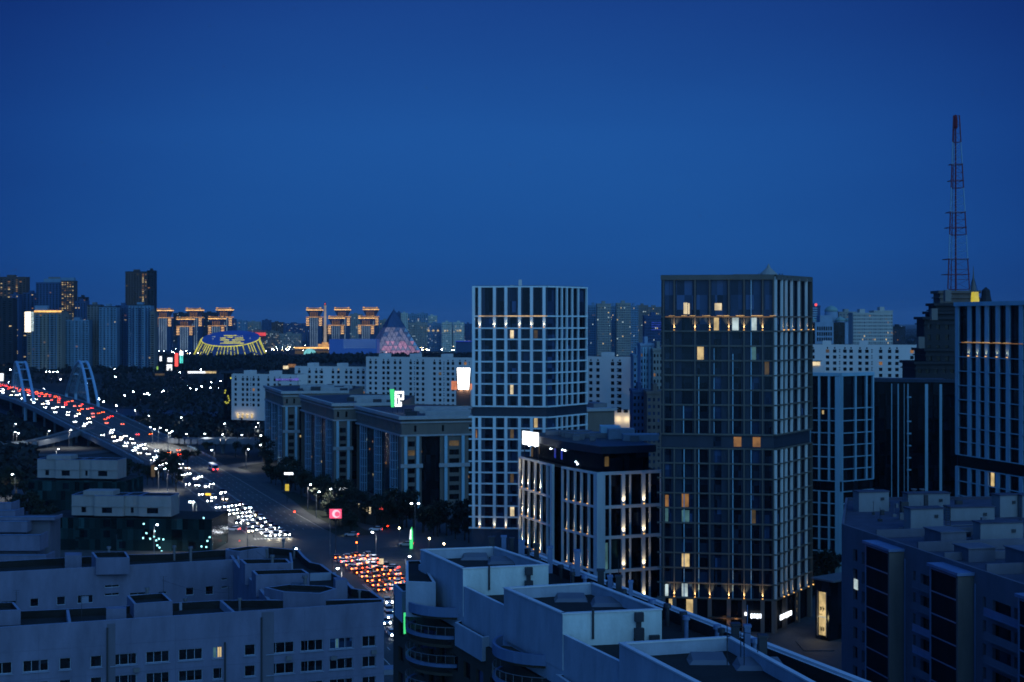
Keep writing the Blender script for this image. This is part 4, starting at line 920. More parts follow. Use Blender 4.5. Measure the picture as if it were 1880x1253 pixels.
m = MB(); m.tube((x, y, 30), (x, y, ZY(222, D)), .42, .3, 6); m.build('feeder_core', 'red_paint', mast)
for py in (303, 333, 391, 419, 477, 505): m = MB(); w_ = mw_(py)*1.05; z = ZY(py, D); m.box(x-w_, x+w_, y-w_, y-w_+.25, z, z+.2); m.box(x-w_, x+w_, y+w_, y+w_+.25, z, z+.2); m.box(x-w_, x-w_+.25, y-w_, y+w_, z-.02, z+.3); m.box(x+w_-.25, x+w_, y-w_, y+w_, z-.02, z+.3); m.build('platform', 'red_paint', mast)
m = MB(); z = ZY(230, D); m.lathe((x, y, z-1.6), [(.7, 0), (.9, 1), (.9, 4), (.7, 5.4), (.4, 6.2)], 8); m.build('antenna_drum', 'red_paint', mast)

# ------------------------------------------------------------------ landmark group beyond the river
M['rib_white_glow'] = lit('rib_white_glow', (.35, .55, .75), .3, .3, .05)  # light falling on the pale ribs, put in as a weak glow
def gate_tower(cx, ytop, D, label, tall=True):  # floodlight on stone and roof put in as glowing surfaces and bands
    s_ = mpp(D); x, y = PD(cx, D); B = thing('gate_tower', label, 'tower', (x, y, 0), 'twin groups of flared-roof towers lit in gold')
    def zz(dy): return ZY(ytop+dy, D)
    def bx(m, w_, z0, z1, dd=0, dep=11): m.box(x-w_*s_, x+w_*s_, y-dep*s_-dd, y+dep*s_, z0, z1)
    m = MB(); bx(m, 9, 0, zz(16)); m.build('shaft', 'blue2', B)
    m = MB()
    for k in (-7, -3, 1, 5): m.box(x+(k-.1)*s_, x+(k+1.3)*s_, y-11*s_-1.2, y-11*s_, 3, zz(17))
    m.build('white_ribs', 'rib_white_glow', B)
    m = MB(); m.hexa([(x-8.5*s_, y-9*s_, zz(16)), (x+8.5*s_, y-9*s_, zz(16)), (x+8.5*s_, y+9*s_, zz(16)), (x-8.5*s_, y+9*s_, zz(16)),
                      (x-13.5*s_, y-13.5*s_, zz(5.5)), (x+13.5*s_, y-13.5*s_, zz(5.5)), (x+13.5*s_, y+13.5*s_, zz(5.5)), (x-13.5*s_, y+13.5*s_, zz(5.5))]); m.build('flared_crown', 'blue2', B)
    m = MB(); m.box(x-14*s_, x+14*s_, y-14*s_, y+14*s_, zz(5.2), zz(3.9)); m.build('eave_glow', 'e_gold', B)
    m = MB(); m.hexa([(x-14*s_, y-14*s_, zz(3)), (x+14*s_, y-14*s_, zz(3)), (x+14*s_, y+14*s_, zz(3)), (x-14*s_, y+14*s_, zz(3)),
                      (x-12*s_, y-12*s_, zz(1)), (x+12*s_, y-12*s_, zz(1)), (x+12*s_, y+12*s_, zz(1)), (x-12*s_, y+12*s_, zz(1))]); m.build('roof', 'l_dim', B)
    m = MB(); m.box(x-13.6*s_, x-10.4*s_, y-13*s_, y-12*s_, zz(2.4), zz(0)); m.box(x+10.4*s_, x+13.6*s_, y-13*s_, y-12*s_, zz(2.4), zz(0)); m.box(x-10.4*s_, x+10.4*s_, y-12.4*s_, y-11.8*s_, zz(1.6), zz(.9)); m.build('ridge_glow', 'e_goldfar', B)
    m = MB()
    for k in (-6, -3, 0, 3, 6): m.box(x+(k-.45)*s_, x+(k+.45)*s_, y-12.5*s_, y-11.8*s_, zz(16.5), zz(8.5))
    m.build('rib_glow', 'l_orange', B)
    m = MB(); m.box(x-14.5*s_, x+14.5*s_, y-12.6*s_, y+9*s_, zz(18.2), zz(17.0)); m.build('ledge_glow', 'e_goldfar', B)
    for sd in (-1, 1):
        m = MB(); m.box(x+sd*11.4*s_-3*s_, x+sd*11.4*s_+3*s_, y-10*s_, y+8*s_, zz(34), zz(18.6)); m.build('side_wing', 'blue2', B)
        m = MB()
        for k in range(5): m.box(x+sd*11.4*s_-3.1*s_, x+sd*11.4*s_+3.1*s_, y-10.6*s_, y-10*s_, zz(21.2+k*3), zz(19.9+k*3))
        m.build('wing_glow', 'e_goldblock', B)
    m = MB(); m.box(x-13*s_, x+13*s_, y-8*s_, y+8*s_, 0, zz(34.2)); m.build('lower_wing', 'blue2', B)
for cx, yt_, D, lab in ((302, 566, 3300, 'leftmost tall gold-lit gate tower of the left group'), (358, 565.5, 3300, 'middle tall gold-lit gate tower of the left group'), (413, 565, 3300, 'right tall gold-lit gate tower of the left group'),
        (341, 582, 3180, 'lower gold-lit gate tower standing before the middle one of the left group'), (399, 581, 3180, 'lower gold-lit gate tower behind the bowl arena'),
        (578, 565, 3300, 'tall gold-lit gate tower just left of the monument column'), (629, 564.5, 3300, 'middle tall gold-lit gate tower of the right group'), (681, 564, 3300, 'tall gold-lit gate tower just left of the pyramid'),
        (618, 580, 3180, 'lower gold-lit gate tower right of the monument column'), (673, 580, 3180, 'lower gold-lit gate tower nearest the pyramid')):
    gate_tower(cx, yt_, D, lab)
# bowl arena
D = 2950; x, y = PD(424, D); s_ = mpp(D); ar = thing('arena', 'bowl-shaped arena with a tilted blue disc roof outlined and emblazoned in yellow light', 'arena', (x, y, 0))
def ring(r, zc_, tilt, n=64): return [(x+r*math.cos(2*math.pi*i/n), y+r*math.sin(2*math.pi*i/n), zc_+tilt*math.sin(2*math.pi*i/n)) for i in range(n)]
r1, r0 = 53*s_, 66*s_; zc_ = ZY(621.5, D); tl = 14.0*s_
M['arena_blue_glow'] = lit('arena_blue_glow', (.012, .045, .24), .38, .2, .02, base=(.01, .03, .15)); M['arena_wall'] = mat('arena_wall', (.03, .06, .16), .6, .2, .05)  # blue lighting of the disc roof put in as a weak glow
rb, rt = ring(r0, 0, 0), ring(r1, zc_, tl); m = MB()
for i in range(64): j = (i+1) % 64; m.face([rb[i], rb[j], rt[j], rt[i]])
m.build('bowl_wall', 'arena_wall', ar)
m = MB(); m.face(ring(r1, zc_+.05, tl)); m.build('disc_roof', 'arena_blue_glow', ar)
m = MB()
for i in range(64):
    if True:
        a, b = Vector(rt[i]), Vector(rt[(i+1) % 64])
        if math.sin(2*math.pi*(i+.5)/64) < .1: m.tube(a+Vector((0, -1, 0)), b+Vector((0, -1, 0)), 1.0, n=4)
m.build('rim_light', 'e_yellow', ar)
for i in range(64):
    th = 2*math.pi*i/64
    if math.sin(th) > -.05: continue
    if i % 2 and R.random() < .25: continue
    f = .35+.6*R.random() if abs(math.cos(th)) < .85 else .95
    a, b = Vector(rt[i]), Vector(rb[i]); o_ = Vector((math.cos(th), math.sin(th), 0))*1.2; m = MB()
    m.tube(a+o_, a+(b-a)*f+o_, .75, n=4)
    if f < .85: m.tube(a+(b-a)*min(.97, f+.15)+o_, b+o_, .75, n=4)
    m.build('wall_light', 'e_yellow', ar)
def onroof(px_, py_):                       # point on the tilted roof seen at this pixel
    k = (px_-940)/F; q = (py_-HY)/F        # z = H - q*Y = zc + tl*(Y-y)/r1
    Y = (H-zc_+tl*y/r1)/(q+tl/r1); return Vector((k*Y, Y, H-q*Y))
m = MB()
for x0, x1, yy in ((411, 434, 617.5), (404, 414, 622), (417, 427, 620.5), (431, 446, 622), (404, 420, 625.5), (426, 448, 625.5), (411, 441, 629), (404, 447, 631.5)):
    a, b = onroof(x0, yy), onroof(x1, yy); d = Vector((0, 3.2, 3.2*tl/r1)); u_ = Vector((0, 0, .35)); m.hexa([a+u_, b+u_, b+d+u_, a+d+u_, a+u_*3, b+u_*3, b+d+u_*3, a+d+u_*3])
m.build('roof_emblem', 'e_yellow', ar)
m = MB()
for x0, yy in ((391, 619), (394, 619), (437, 618), (441, 618.5), (445, 618), (391, 623), (459, 622)): a = onroof(x0, yy); m.box(a.x-1, a.x+1, a.y-1, a.y+1, a.z+.3, a.z+1.3)
m.build('roof_lights', 'l_white', ar)
# pyramid
D = 2980; x, y = PD(723, D); s_ = mpp(D); py_ = thing('glass_pyramid', 'glass pyramid with a dark blue tip and pink lit triangular panes below', 'pyramid', (x, y, 0))
th = rad(16.5); sd = 103/2; zA = ZY(568, D); cn = []
for a, b in ((-1, -1), (1, -1), (1, 1), (-1, 1)): cn.append(Vector((x+sd*(a*math.cos(th)+b*math.sin(th)) , y+sd*(-a*math.sin(th)*-1+b*math.cos(th)) , 0)))
cn = [Vector((x+sd*(a*math.cos(th)-b*math.sin(th)), y+sd*(a*math.sin(th)+b*math.cos(th)), 0)) for a, b in ((-1, -1), (1, -1), (1, 1), (-1, 1))]
cn = [Vector((x+(c.x-x), y+(c.y-y), 0)) for c in cn]
# turn so that the left face is seen foreshortened
cn = [Vector((x+sd*(a*math.cos(th)-b*math.sin(th)), y+sd*(a*math.sin(th)+b*math.cos(th)), 0)) for a, b in ((-1, -1), (1, -1), (1, 1), (-1, 1))]
ap = Vector((x, y, zA)); zs_ = ZY(602, D)
M['pyr0'] = lit('pyr_blue', (.05, .10, .30), .42, .35, .06); M['pyr1'] = lit('pyr_mauve', (.22, .24, .42), .5, .25, .06); M['pyr2'] = lit('pyr_pink', (.55, .28, .46), .62, .25, .06); M['pyr3'] = lit('pyr_hot', (1, .62, .70), 1.1, .2, .06)
M['pyr4'] = lit('pyr_sky', (.05, .17, .42), .75, .3, .06)
keys = ['pyr0', 'pyr1', 'pyr2', 'pyr3', 'pyr4', 'blue2']
for fi, (a, b) in enumerate(((cn[0], cn[1]), (cn[1], cn[2]), (cn[2], cn[3]), (cn[3], cn[0]))):
    m, lt = MB(), MB(); nrow = 5; t_top = zs_/zA
    def pt(u_, t): return (a+(b-a)*u_)*(1-t)+Vector((x, y, 0))*t+Vector((0, 0, zA*t))
    def ptu(k, t): return pt(k, t)
    nn = 10                                            # full triangle lattice, nn rows, tip rows opaque
    for r_ in range(nn):
        t0, t1 = r_/nn, (r_+1)/nn; c0, c1_ = nn-r_, nn-r_-1
        def g(row, k, t): c = nn-row; return pt((k/c) if c else 0, t)
        for k in range(c0):
            up = [g(r_, k, t0), g(r_, k+1, t0), g(r_+1, k, t1) if c1_ else ap]
            dn = [g(r_, k+1, t0), g(r_+1, k+1, t1), g(r_+1, k, t1)] if k < c1_ else None
            for ti, tr in enumerate((up, dn)):
                if tr is None: continue
                if r_ >= 6: kk = 5
                elif fi != 0: kk = 0 if fi == 3 else 4
                else:
                    u_ = (k+.5)/c0; hot = R.random()
                    if k >= c0-1: kk = 4
                    elif r_ == 0: kk = 3 if hot < .15 and .2 < u_ < .9 else (2 if u_ > .15 else 1)
                    elif r_ == 1: kk = 2 if hot < .6 and u_ > .15 else 1
                    elif r_ == 2: kk = 1 if hot < .75 else 2
                    else: kk = 1 if hot < .7 else 0
                m.face(tr, kk)
        for k in range(c0+1):
            if k < c0: lt.tube(g(r_, k, t0), g(r_, k+1, t0), .32, n=3)
            if k < c0: lt.tube(g(r_, k, t0), g(r_+1, k, t1) if c1_ else ap, .42, n=3)
            if k > 0 and k <= c0: lt.tube(g(r_, k, t0), g(r_+1, k-1, t1) if c1_ else ap, .42, n=3)
    m.build('glazed_face', keys, py_); lt.build('lattice', 'blue2', py_)
m = MB(); m.tube(ap-Vector((0, 0, 1)), ap+Vector((0, 0, 3)), .4); m.build('finial', 'greyfar', py_)
# monument column on its colonnade
D = 3050; x, y = PD(597, D); s_ = mpp(D); mo = thing('monument_column', 'tall pale floodlit column with a red light on top, rising from a gold-lit colonnade', 'monument', (x, y, 0))
M['floodlit'] = lit('floodlit_stone_glow', (.75, .62, .5), .36, .3, .03); m = MB(); m.lathe((x, y, ZY(634, D)), [(3.4*s_, 0), (2.9*s_, 2), (2.2*s_, 50*s_), (1.7*s_, 70*s_), (2.4*s_, 71*s_), (2.2*s_, 73*s_)], 10); m.build('shaft', 'floodlit', mo)  # floodlight on the column put into its stone as a glow
m = MB(); m.lathe((x, y, ZY(561, D)), [(1.6*s_, 0), (2.0*s_, 1.5*s_), (1.2*s_, 4*s_), (.2*s_, 7*s_)], 8); m.build('statue', 'brownfar', mo)
m = MB(); m.lathe((x, y-3, ZY(558.5, D)), [(.3, -1.2), (1.3, 0), (.3, 1.2)], 6); m.build('red_light', 'e_red', mo)
m = MB(); m.box(x-12*s_, x+12*s_, y-8, y+8, ZY(641, D), ZY(632, D)); m.box(x-5*s_, x+5*s_, y-7, y+7, ZY(634, D), ZY(629, D)); m.build('plinth', 'e_goldfar', mo)
m = MB(); m.box(x-54*s_, x+42*s_, y-14, y+8, ZY(640, D), ZY(638, D)); m.build('lit_frieze', 'e_gold', mo)
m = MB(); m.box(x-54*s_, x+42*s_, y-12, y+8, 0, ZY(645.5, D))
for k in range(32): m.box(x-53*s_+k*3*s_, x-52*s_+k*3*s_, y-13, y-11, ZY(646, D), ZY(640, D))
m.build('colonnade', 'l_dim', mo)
M['dome_cyan'] = lit('dome_cyan', (.25, .80, .85), .85, .35, .05); x, y = PD(569, 2900); m = MB(); m.lathe((x, y, 2), [(13, 0), (12.5, 4), (10, 8), (6, 11), (1, 12.4)], 16)
o = thing('lit_dome', 'small turquoise glowing dome at the foot of the monument column', 'dome', (x, y, 0)); m.build('shell', 'dome_cyan', o, smooth=True); m = MB(); m.lathe((x, y, 0), [(14, 0), (14, 2.4)], 16); m.build('base_ring', 'greyfar', o)
# white arch roof hall with wavy blue facade
a, b = PD(604, 2860), PD(692, 2860); fr = Fr(a, b); o = thing('led_hall', 'long hall with a blue lit facade of white waves, left of the pyramid', 'hall', (*a, 0))
m = MB(); fr.box(m, 0, fr.L, 0, ZY(623.5, 2860), -60, 0); m.build('wall', lit('hall_blue', (.02, .10, .34), .2, .3, .01, base=(.03, .08, .3)), o)
m = MB()
for r_ in range(5):
    n = 20
    for i in range(n):
        s0, s1 = fr.L*.3+fr.L*.68*i/n, fr.L*.3+fr.L*.68*(i+1)/n; z = ZY(640-r_*3.4, 2860); h_ = 2.6
        z0, z1 = (z, z+h_) if i % 2 else (z+h_, z); m.face([fr.pt(s0, z0, .4), fr.pt(s1, z1, .4), fr.pt(s1, z1+.8, .4), fr.pt(s0, z0+.8, .4)])
m.build('wave_lights', lit('wave_white', (.25, .5, .85), .38, .3, .02), o)
a, b = PD(837, 2700), PD(880, 2700); fr = Fr(a, b); o = thing('low_hall', 'low deep blue roofed hall left of the pale tower', 'hall', (*a, 0)); m = MB(); fr.box(m, 0, fr.L, 0, ZY(628, 2700), -30, 0); m.build('wall', 'blue2', o); m = MB(); fr.box(m, -1, fr.L+1, ZY(628, 2700), ZY(626.5, 2700), -31, 2); m.build('roof', 'e_blue', o)

# ------------------------------------------------------------------ great white billboard and the rooftop equipment in front of it
k = Fr(PD(839, 640), PD(863, 641)); o = thing('billboard', 'huge overexposed white billboard standing beside the pale tower with an orange glow below', 'billboard', (*k.A, 0)); zb_, zt_ = ZY(715, 640), ZY(676, 640)
m = MB(); m.hexa([k.pt(.5, zb_, .4), k.pt(k.L-.6, zb_, .4), k.pt(k.L-.6, zb_, .1), k.pt(.5, zb_, .1), k.pt(0, zt_, .4), k.pt(k.L, zt_, .4), k.pt(k.L, zt_, .1), k.pt(0, zt_, .1)]); m.build('screen', lit('screen_white', (1, .97, .95), 4.0, 0, sample=True), o)
m = MB(); k.box(m, -.3, k.L+.3, 0, zt_, -.8, .0); m.build('back_panel', 'metal_dark', o)
m = MB(); k.box(m, -2.6, -.1, ZY(716, 640), ZY(700, 640), .1, .6); k.box(m, k.L+.1, k.L+2.5, ZY(716, 640), ZY(705, 640), .1, .5); m.build('orange_side_panel', lit('orange_panel', (1, .30, .12), .7, .35, .4), o)
for dx in (2, 5): point_light('billboard_lamp', k.pt(dx, zb_-.3, 1.2), 900, (1, .45, .2), .4, o)

# ------------------------------------------------------------------ terrain, river, roads
def smooth(a, b, t): t = max(0, min(1, (t-a)/(b-a))); return t*t*(3-2*t)
CL = [(0, 713, 7), (40, 722, 7), (74, 730, 7), (110, 743.5, 7), (143, 757, 7), (175, 773, 6.5), (206, 789, 5.5), (250, 808, 4), (297, 830, 2.2), (340, 853, 1), (380, 878, 0), (426, 913, 0), (490, 955, 0), (560, 1000, 0), (612, 1030, 0), (660, 1060, 0), (712, 1115, 0)]
cl = [Vector((*P(a, b, z), z)) for a, b, z in CL]
d_ = (cl[0]-cl[2]).normalized(); cl = [cl[0]+d_*900, cl[0]+d_*450]+cl; cl[0].z = cl[1].z = 5
d_ = (cl[-1]-cl[-3]).normalized(); cl += [cl[-1]+d_*60, cl[-1]+d_*110]
for p in cl[-2:]: p.z = 0
def catmull(pts, n=8):
    out = []
    for i in range(len(pts)-1):
        p0 = pts[max(i-1, 0)]; p1 = pts[i]; p2 = pts[i+1]; p3 = pts[min(i+2, len(pts)-1)]
        for k in range(n):
            t = k/n; out.append(.5*((2*p1)+(p2-p0)*t+(2*p0-5*p1+4*p2-p3)*t*t+(3*p1-p0-3*p2+p3)*t**3))
    out.append(pts[-1]); return out
for _ in range(2): cl = [cl[0]]+[(cl[i-1]+cl[i]*2+cl[i+1])/4 for i in range(1, len(cl)-1)]+[cl[-1]]
ROAD = catmull(cl, 8)[::-1]                 # runs from near the camera away over the bridge
ARC = [0]
for i in range(1, len(ROAD)): ARC.append(ARC[-1]+(ROAD[i]-ROAD[i-1]).length)
def road_at(s):
    s = max(0, min(ARC[-1]-.01, s)); i = 0
    lo, hi = 0, len(ARC)-1
    while hi-lo > 1:
        mid = (lo+hi)//2
        if ARC[mid] <= s: lo = mid
        else: hi = mid
    t = (s-ARC[lo])/(ARC[hi]-ARC[lo]); p = ROAD[lo]*(1-t)+ROAD[hi]*t; d = (ROAD[hi]-ROAD[lo]).normalized(); return p, d
def lane_pt(s, off):                         # off > 0: to the right of someone driving away from the camera
    p, d = road_at(s); r = Vector((d.y, -d.x, 0)).normalized(); return p+r*off, d
def s_of(px_, py_, z=0):                     # arc position nearest to a picture point on the road
    X, Y = P(px_, py_, z); best = min(range(len(ROAD)), key=lambda i: (ROAD[i].x-X)**2+(ROAD[i].y-Y)**2); return ARC[best]
def road_dist(x, y):
    best = 1e9
    for i in range(0, len(ROAD), 2):
        d = (ROAD[i].x-x)**2+(ROAD[i].y-y)**2
        if d < best: best = d
    return math.sqrt(best)
def ribbon(mb, pts, w0, w1, dz=0, mi=0, wf=None):
    L_, R_ = [], []
    for i, p in enumerate(pts):
        d = (pts[min(i+1, len(pts)-1)]-pts[max(i-1, 0)]).normalized(); r = Vector((d.y, -d.x, 0)).normalized(); f = wf(i) if wf else 1
        L_.append(p+r*w0*f+Vector((0, 0, dz))); R_.append(p+r*w1*f+Vector((0, 0, dz)))
    for i in range(len(pts)-1): mb.face([L_[i], R_[i], R_[i+1], L_[i+1]], mi)
def wf(i): return 1+.28*smooth(650, 1000, ROAD[i].y)
HWID = 13.5
rv = lambda x, y: smooth(26, 60, road_dist(x, y)) if 600 < y < 1700 and x < 100 else 1
def ground_z(x, y):
    v = smooth(700, 800, y+.35*x)*(1-smooth(1500, 1800, y+.35*x))
    return -7*v
gm = MB(); xs = [-9000, -6000, -4000, -2500, -1600]+[-1200+50*i for i in range(34)]+[600, 900, 1500, 2500, 4000, 7000, 9000]; ys = [-400, -100, 60, 150]+[250+50*i for i in range(38)]+[2300, 2600, 3000, 4000, 6000, 9000, 14000, 22000, 30000]
idx = {}
for j, yy in enumerate(ys):
    for i, xx in enumerate(xs): idx[i, j] = len(gm.v); gm.v.append((xx, yy, ground_z(xx, yy)-.05))
for j in range(len(ys)-1):
    for i in range(len(xs)-1): gm.f.append((idx[i, j], idx[i+1, j], idx[i+1, j+1], idx[i, j+1])); gm.m.append(0)
g = gm.build('ground', 'ground', smooth=True); tag(g, kind='structure')
m = MB(); m.face([(-2600, 1830, -5.2), (-2600, 1420, -5.2), (-700, 1210, -5.2), (-60, 1010, -5.2), (200, 900, -5.2), (250, 960, -5.2), (-50, 1090, -5.2), (-700, 1390, -5.2)][::1]); o = m.build('river', 'water'); tag(o, kind='structure')
# city paving under the near blocks
m = MB(); m.face([(-260, -100, -.03), (300, -100, -.03), (300, 700, -.03), (-40, 700, -.03), (-150, 640, -.03), (-260, 560, -.03)]); tag(m.build('pavement', 'paving'), kind='structure')
m = MB(); ribbon(m, ROAD, -HWID, HWID, .06, 0, wf); tag(m.build('road', 'asphalt'), kind='structure')
m = MB()
iv = [i for i in range(len(ROAD)) if not (380 < ROAD[i].y < 470)]
def chunks(sel):
    out, cur = [], []
    for i in sel:
        if cur and i != cur[-1]+1: out.append(cur); cur = []
        cur.append(i)
    if cur: out.append(cur)
    return out
for ch in chunks(iv):
    if len(ch) < 2: continue
    pts = [ROAD[i] for i in ch]; f = lambda k, ch=ch: wf(ch[k])
    for a in (-HWID-.35, HWID): ribbon(m, pts, a, a+.35, .20, 0, f)
    ribbon(m, pts, -HWID-4, -HWID-.35, .16, 0, f); ribbon(m, pts, HWID+.35, HWID+4, .16, 0, f)
tag(m.build('kerb', 'paving'), kind='structure')
m = MB()
for ch in chunks(iv):
    if len(ch) < 2: continue
    pts = [ROAD[i] for i in ch]; f = lambda k, ch=ch: wf(ch[k]); ribbon(m, pts, -.35, -.2, .066, 0, f); ribbon(m, pts, .2, .35, .066, 0, f); ribbon(m, pts, -HWID+.5, -HWID+.65, .066, 0, f); ribbon(m, pts, HWID-.65, HWID-.5, .066, 0, f)
s = 20.0
while s < ARC[-1]-700:
    p, d = road_at(s)
    if not (375 < p.y < 475):
        for o_ in (-10, -6.7, -3.4, 3.4, 6.7, 10):
            a, _ = lane_pt(s, o_-.07); b, _ = lane_pt(s, o_+.07); c, _ = lane_pt(s+3, o_+.07); e, _ = lane_pt(s+3, o_-.07); m.face([q+Vector((0, 0, .067)) for q in (a, b, c, e)])
    s += 9
for sgn, sref in ((-1, s_of(515, 988)+1.5), (1, s_of(650, 1022)-2)):    # stop lines and crossings
    for k in range(12):
        o_ = sgn*(1.2+k*1.05); a, _ = lane_pt(sref-3.4, o_-.25); b, _ = lane_pt(sref-3.4, o_+.25); c, _ = lane_pt(sref-.6, o_+.25); e, _ = lane_pt(sref-.6, o_-.25); m.face([q+Vector((0, 0, .068)) for q in (a, b, c, e)])
tag(m.build('road_markings', 'paint'), kind='structure')
# crossing avenue, ramps and side roads
def strip(name, pxs, w_, matn='asphalt', z=None, dz=.055):
    pts = catmull([Vector((*P(a, b, c), c)) for a, b, c in pxs], 6); m = MB(); ribbon(m, pts, -w_, w_, dz); o = m.build(name, matn); tag(o, kind='structure'); return pts
strip('cross_road', [(340, 962, 0), (430, 975, 0), (520, 990, 0), (610, 1000, 0), (720, 996, 0), (900, 992, 0)], 11, dz=.045)
strip('cross_road', [(380, 985, 0), (430, 978, 0), (450, 960, 0)], 8, dz=.05)
strip('service_road', [(560, 960, 0), (520, 925, 0), (480, 895, 0), (440, 868, 0), (420, 858, 0), (500, 845, 0)], 5, dz=.04)
CR = strip('river_road', [(-30, 836, 0), (60, 836, 0), (140, 834, 0), (230, 826, 0), (300, 829, 0)], 6, dz=.04)
strip('verge', [(640, 985, 0), (600, 962, 0), (560, 935, 0), (500, 905, 0)], 9, 'lawn', dz=.03)
# bridge deck, piers
BR = [i for i in range(len(ROAD)) if ROAD[i].z > 1.2]
pts = [ROAD[i] for i in BR]; f = lambda k: wf(BR[k])
br = thing('bridge', 'long road bridge deck with railings carrying the evening traffic over the river', 'bridge', tuple(pts[0]))
m = MB()
for sgn in (-1, 1):
    Lp_ = []
    for i, p in enumerate(pts):
        d = (pts[min(i+1, len(pts)-1)]-pts[max(i-1, 0)]).normalized(); r = Vector((d.y, -d.x, 0)).normalized(); Lp_.append((p+r*sgn*(HWID+4)*f(i)))
    for a, b in zip(Lp_, Lp_[1:]):
        q = [a+Vector((0, 0, .3)), b+Vector((0, 0, .3)), b-Vector((0, 0, 2.4)), a-Vector((0, 0, 2.4))]; m.face(q if sgn < 0 else q[::-1])
ribbon(m, pts, -(HWID+4), HWID+4, -2.4, 0, f); m.build('deck_beam', 'concrete', br)
m = MB()
for sgn in (-1, 1):
    for i in range(len(pts)-1):
        a, b = [pts[j]+Vector(((pts[i+1]-pts[i]).normalized().y, -(pts[i+1]-pts[i]).normalized().x, 0))*sgn*(HWID+3.8)*f(j) for j in (i, i+1)]
        for h_ in (.7, 1.2): m.tube(a+Vector((0, 0, h_)), b+Vector((0, 0, h_)), .07, n=4)
        n_ = max(1, int((b-a).length/4))
        for k in range(n_): q = a+(b-a)*k/n_; m.tube(q, q+Vector((0, 0, 1.2)), .07, n=4)
m.build('railing', 'arch', br)
for i in range(4, len(pts)-4, 5):
    d = (pts[i+1]-pts[i-1]).normalized(); r = Vector((d.y, -d.x, 0)).normalized()
    for o_ in (-11, 0, 11): m = MB(); q = pts[i]+r*o_*f(i); m.tube((q.x, q.y, -8), (q.x, q.y, pts[i].z-2.3), .9, n=8); m.build('pier', 'concrete', br)
# twin-rib arches
def arch(label, near, far_, top, foot_z=5.0):
    ar_ = thing('bridge_arch', label, 'arch', (*P(*near[0], foot_z), 0), 'arches of the road bridge'); ribs = []
    for (nx, ny), (fx, fy), tx in zip(near, far_, top):
        A = Vector((*P(nx, ny, foot_z), foot_z)); Bq = Vector((*P(fx, fy, foot_z), foot_z)); Dm = (A.y+Bq.y)/2; X, Y = PD(tx[0], Dm); T = Vector((X, Y, ZY(tx[1], Dm)))
        mid = (A+Bq)/2; pts_ = []
        for k in range(25):
            t = k/24; h_ = 1-abs(2*t-1)**1.65; base = A*(1-t)+Bq*t; pts_.append(base+Vector(((T.x-mid.x)*h_, (T.y-mid.y)*h_, (T.z-foot_z)*h_)))
        ribs.append(pts_); m = MB()
        for a, b in zip(pts_, pts_[1:]): m.tube(a, b, 1.15, n=6)
        m.tube(A, A-Vector((0, 0, 12)), 1.3); m.tube(Bq, Bq-Vector((0, 0, 12)), 1.3)
        m.build('rib', 'arch', ar_)
    for k in (5, 8, 11, 12, 13, 16, 19): m = MB(); m.tube(ribs[0][k], ribs[1][k], .5, n=5); m.build('cross_brace', 'arch', ar_)
    for k in range(3, 22, 1):
        m = MB(); a = (ribs[0][k]); p, d = road_at(ARC[min(range(len(ROAD)), key=lambda i: (ROAD[i].x-a.x)**2+(ROAD[i].y-a.y)**2)]); m.tube(a, Vector((a.x, a.y, 6.5)), .09, n=3); m.build('hanger', 'arch', ar_)
arch('right-hand twin-rib steel arch of the bridge', ((163, 742), (180, 740)), ((122, 722), (139, 722)), ((146, 664), (158, 664)))
arch('left-hand twin-rib steel arch of the bridge', ((47, 744), (64, 746)), ((22, 715), (38, 714)), ((30, 665), (46, 665)))
# viaduct ramp to the right and its piers, curved ramp to the left
def viaduct(label, pxs, w_, nm='viaduct'):
    pts = catmull([Vector((*P(a, b, c), c)) for a, b, c in pxs], 6); o = thing(nm, label, 'viaduct', tuple(pts[0])); m = MB(); ribbon(m, pts, -w_, w_, 0); m.build('roadway', 'asphalt', o)
    m = MB()
    for sgn in (-1, 1):
        for a, b in zip(pts, pts[1:]):
            d = (b-a).normalized(); r = Vector((d.y, -d.x, 0))*w_*sgn; q = [a+r+Vector((0, 0, 1)), b+r+Vector((0, 0, 1)), b+r-Vector((0, 0, 1.8)), a+r-Vector((0, 0, 1.8))]; m.face(q); m.face([v-r*(.3/w_) for v in q][::-1])
            m.face([q[0], q[1], q[1]-r*(.3/w_), q[0]-r*(.3/w_)])
    ribbon(m, pts, -w_, w_, -1.8); m.build('deck', 'concrete', o)
    for i in range(3, len(pts)-2, 5):
        m = MB(); p = pts[i]; m.tube((p.x, p.y, -8), (p.x, p.y, p.z-1.7), .9, n=8); m.box(p.x-3.4, p.x+3.4, p.y-1, p.y+1, p.z-2.6, p.z-1.8); m.build('pier', 'concrete', o)
viaduct('straight viaduct on piers running right from the avenue towards the beige blocks', [(318, 806, 4.5), (345, 808, 6), (400, 808, 6.5), (450, 808, 6.5), (500, 810, 6.5)], 5.5)
viaduct('low curving ramp bending left away from the bridge foot', [(-30, 815, 2), (40, 815, 3), (90, 806, 4), (130, 795, 5), (160, 786, 5.8)], 4.5, 'ramp')
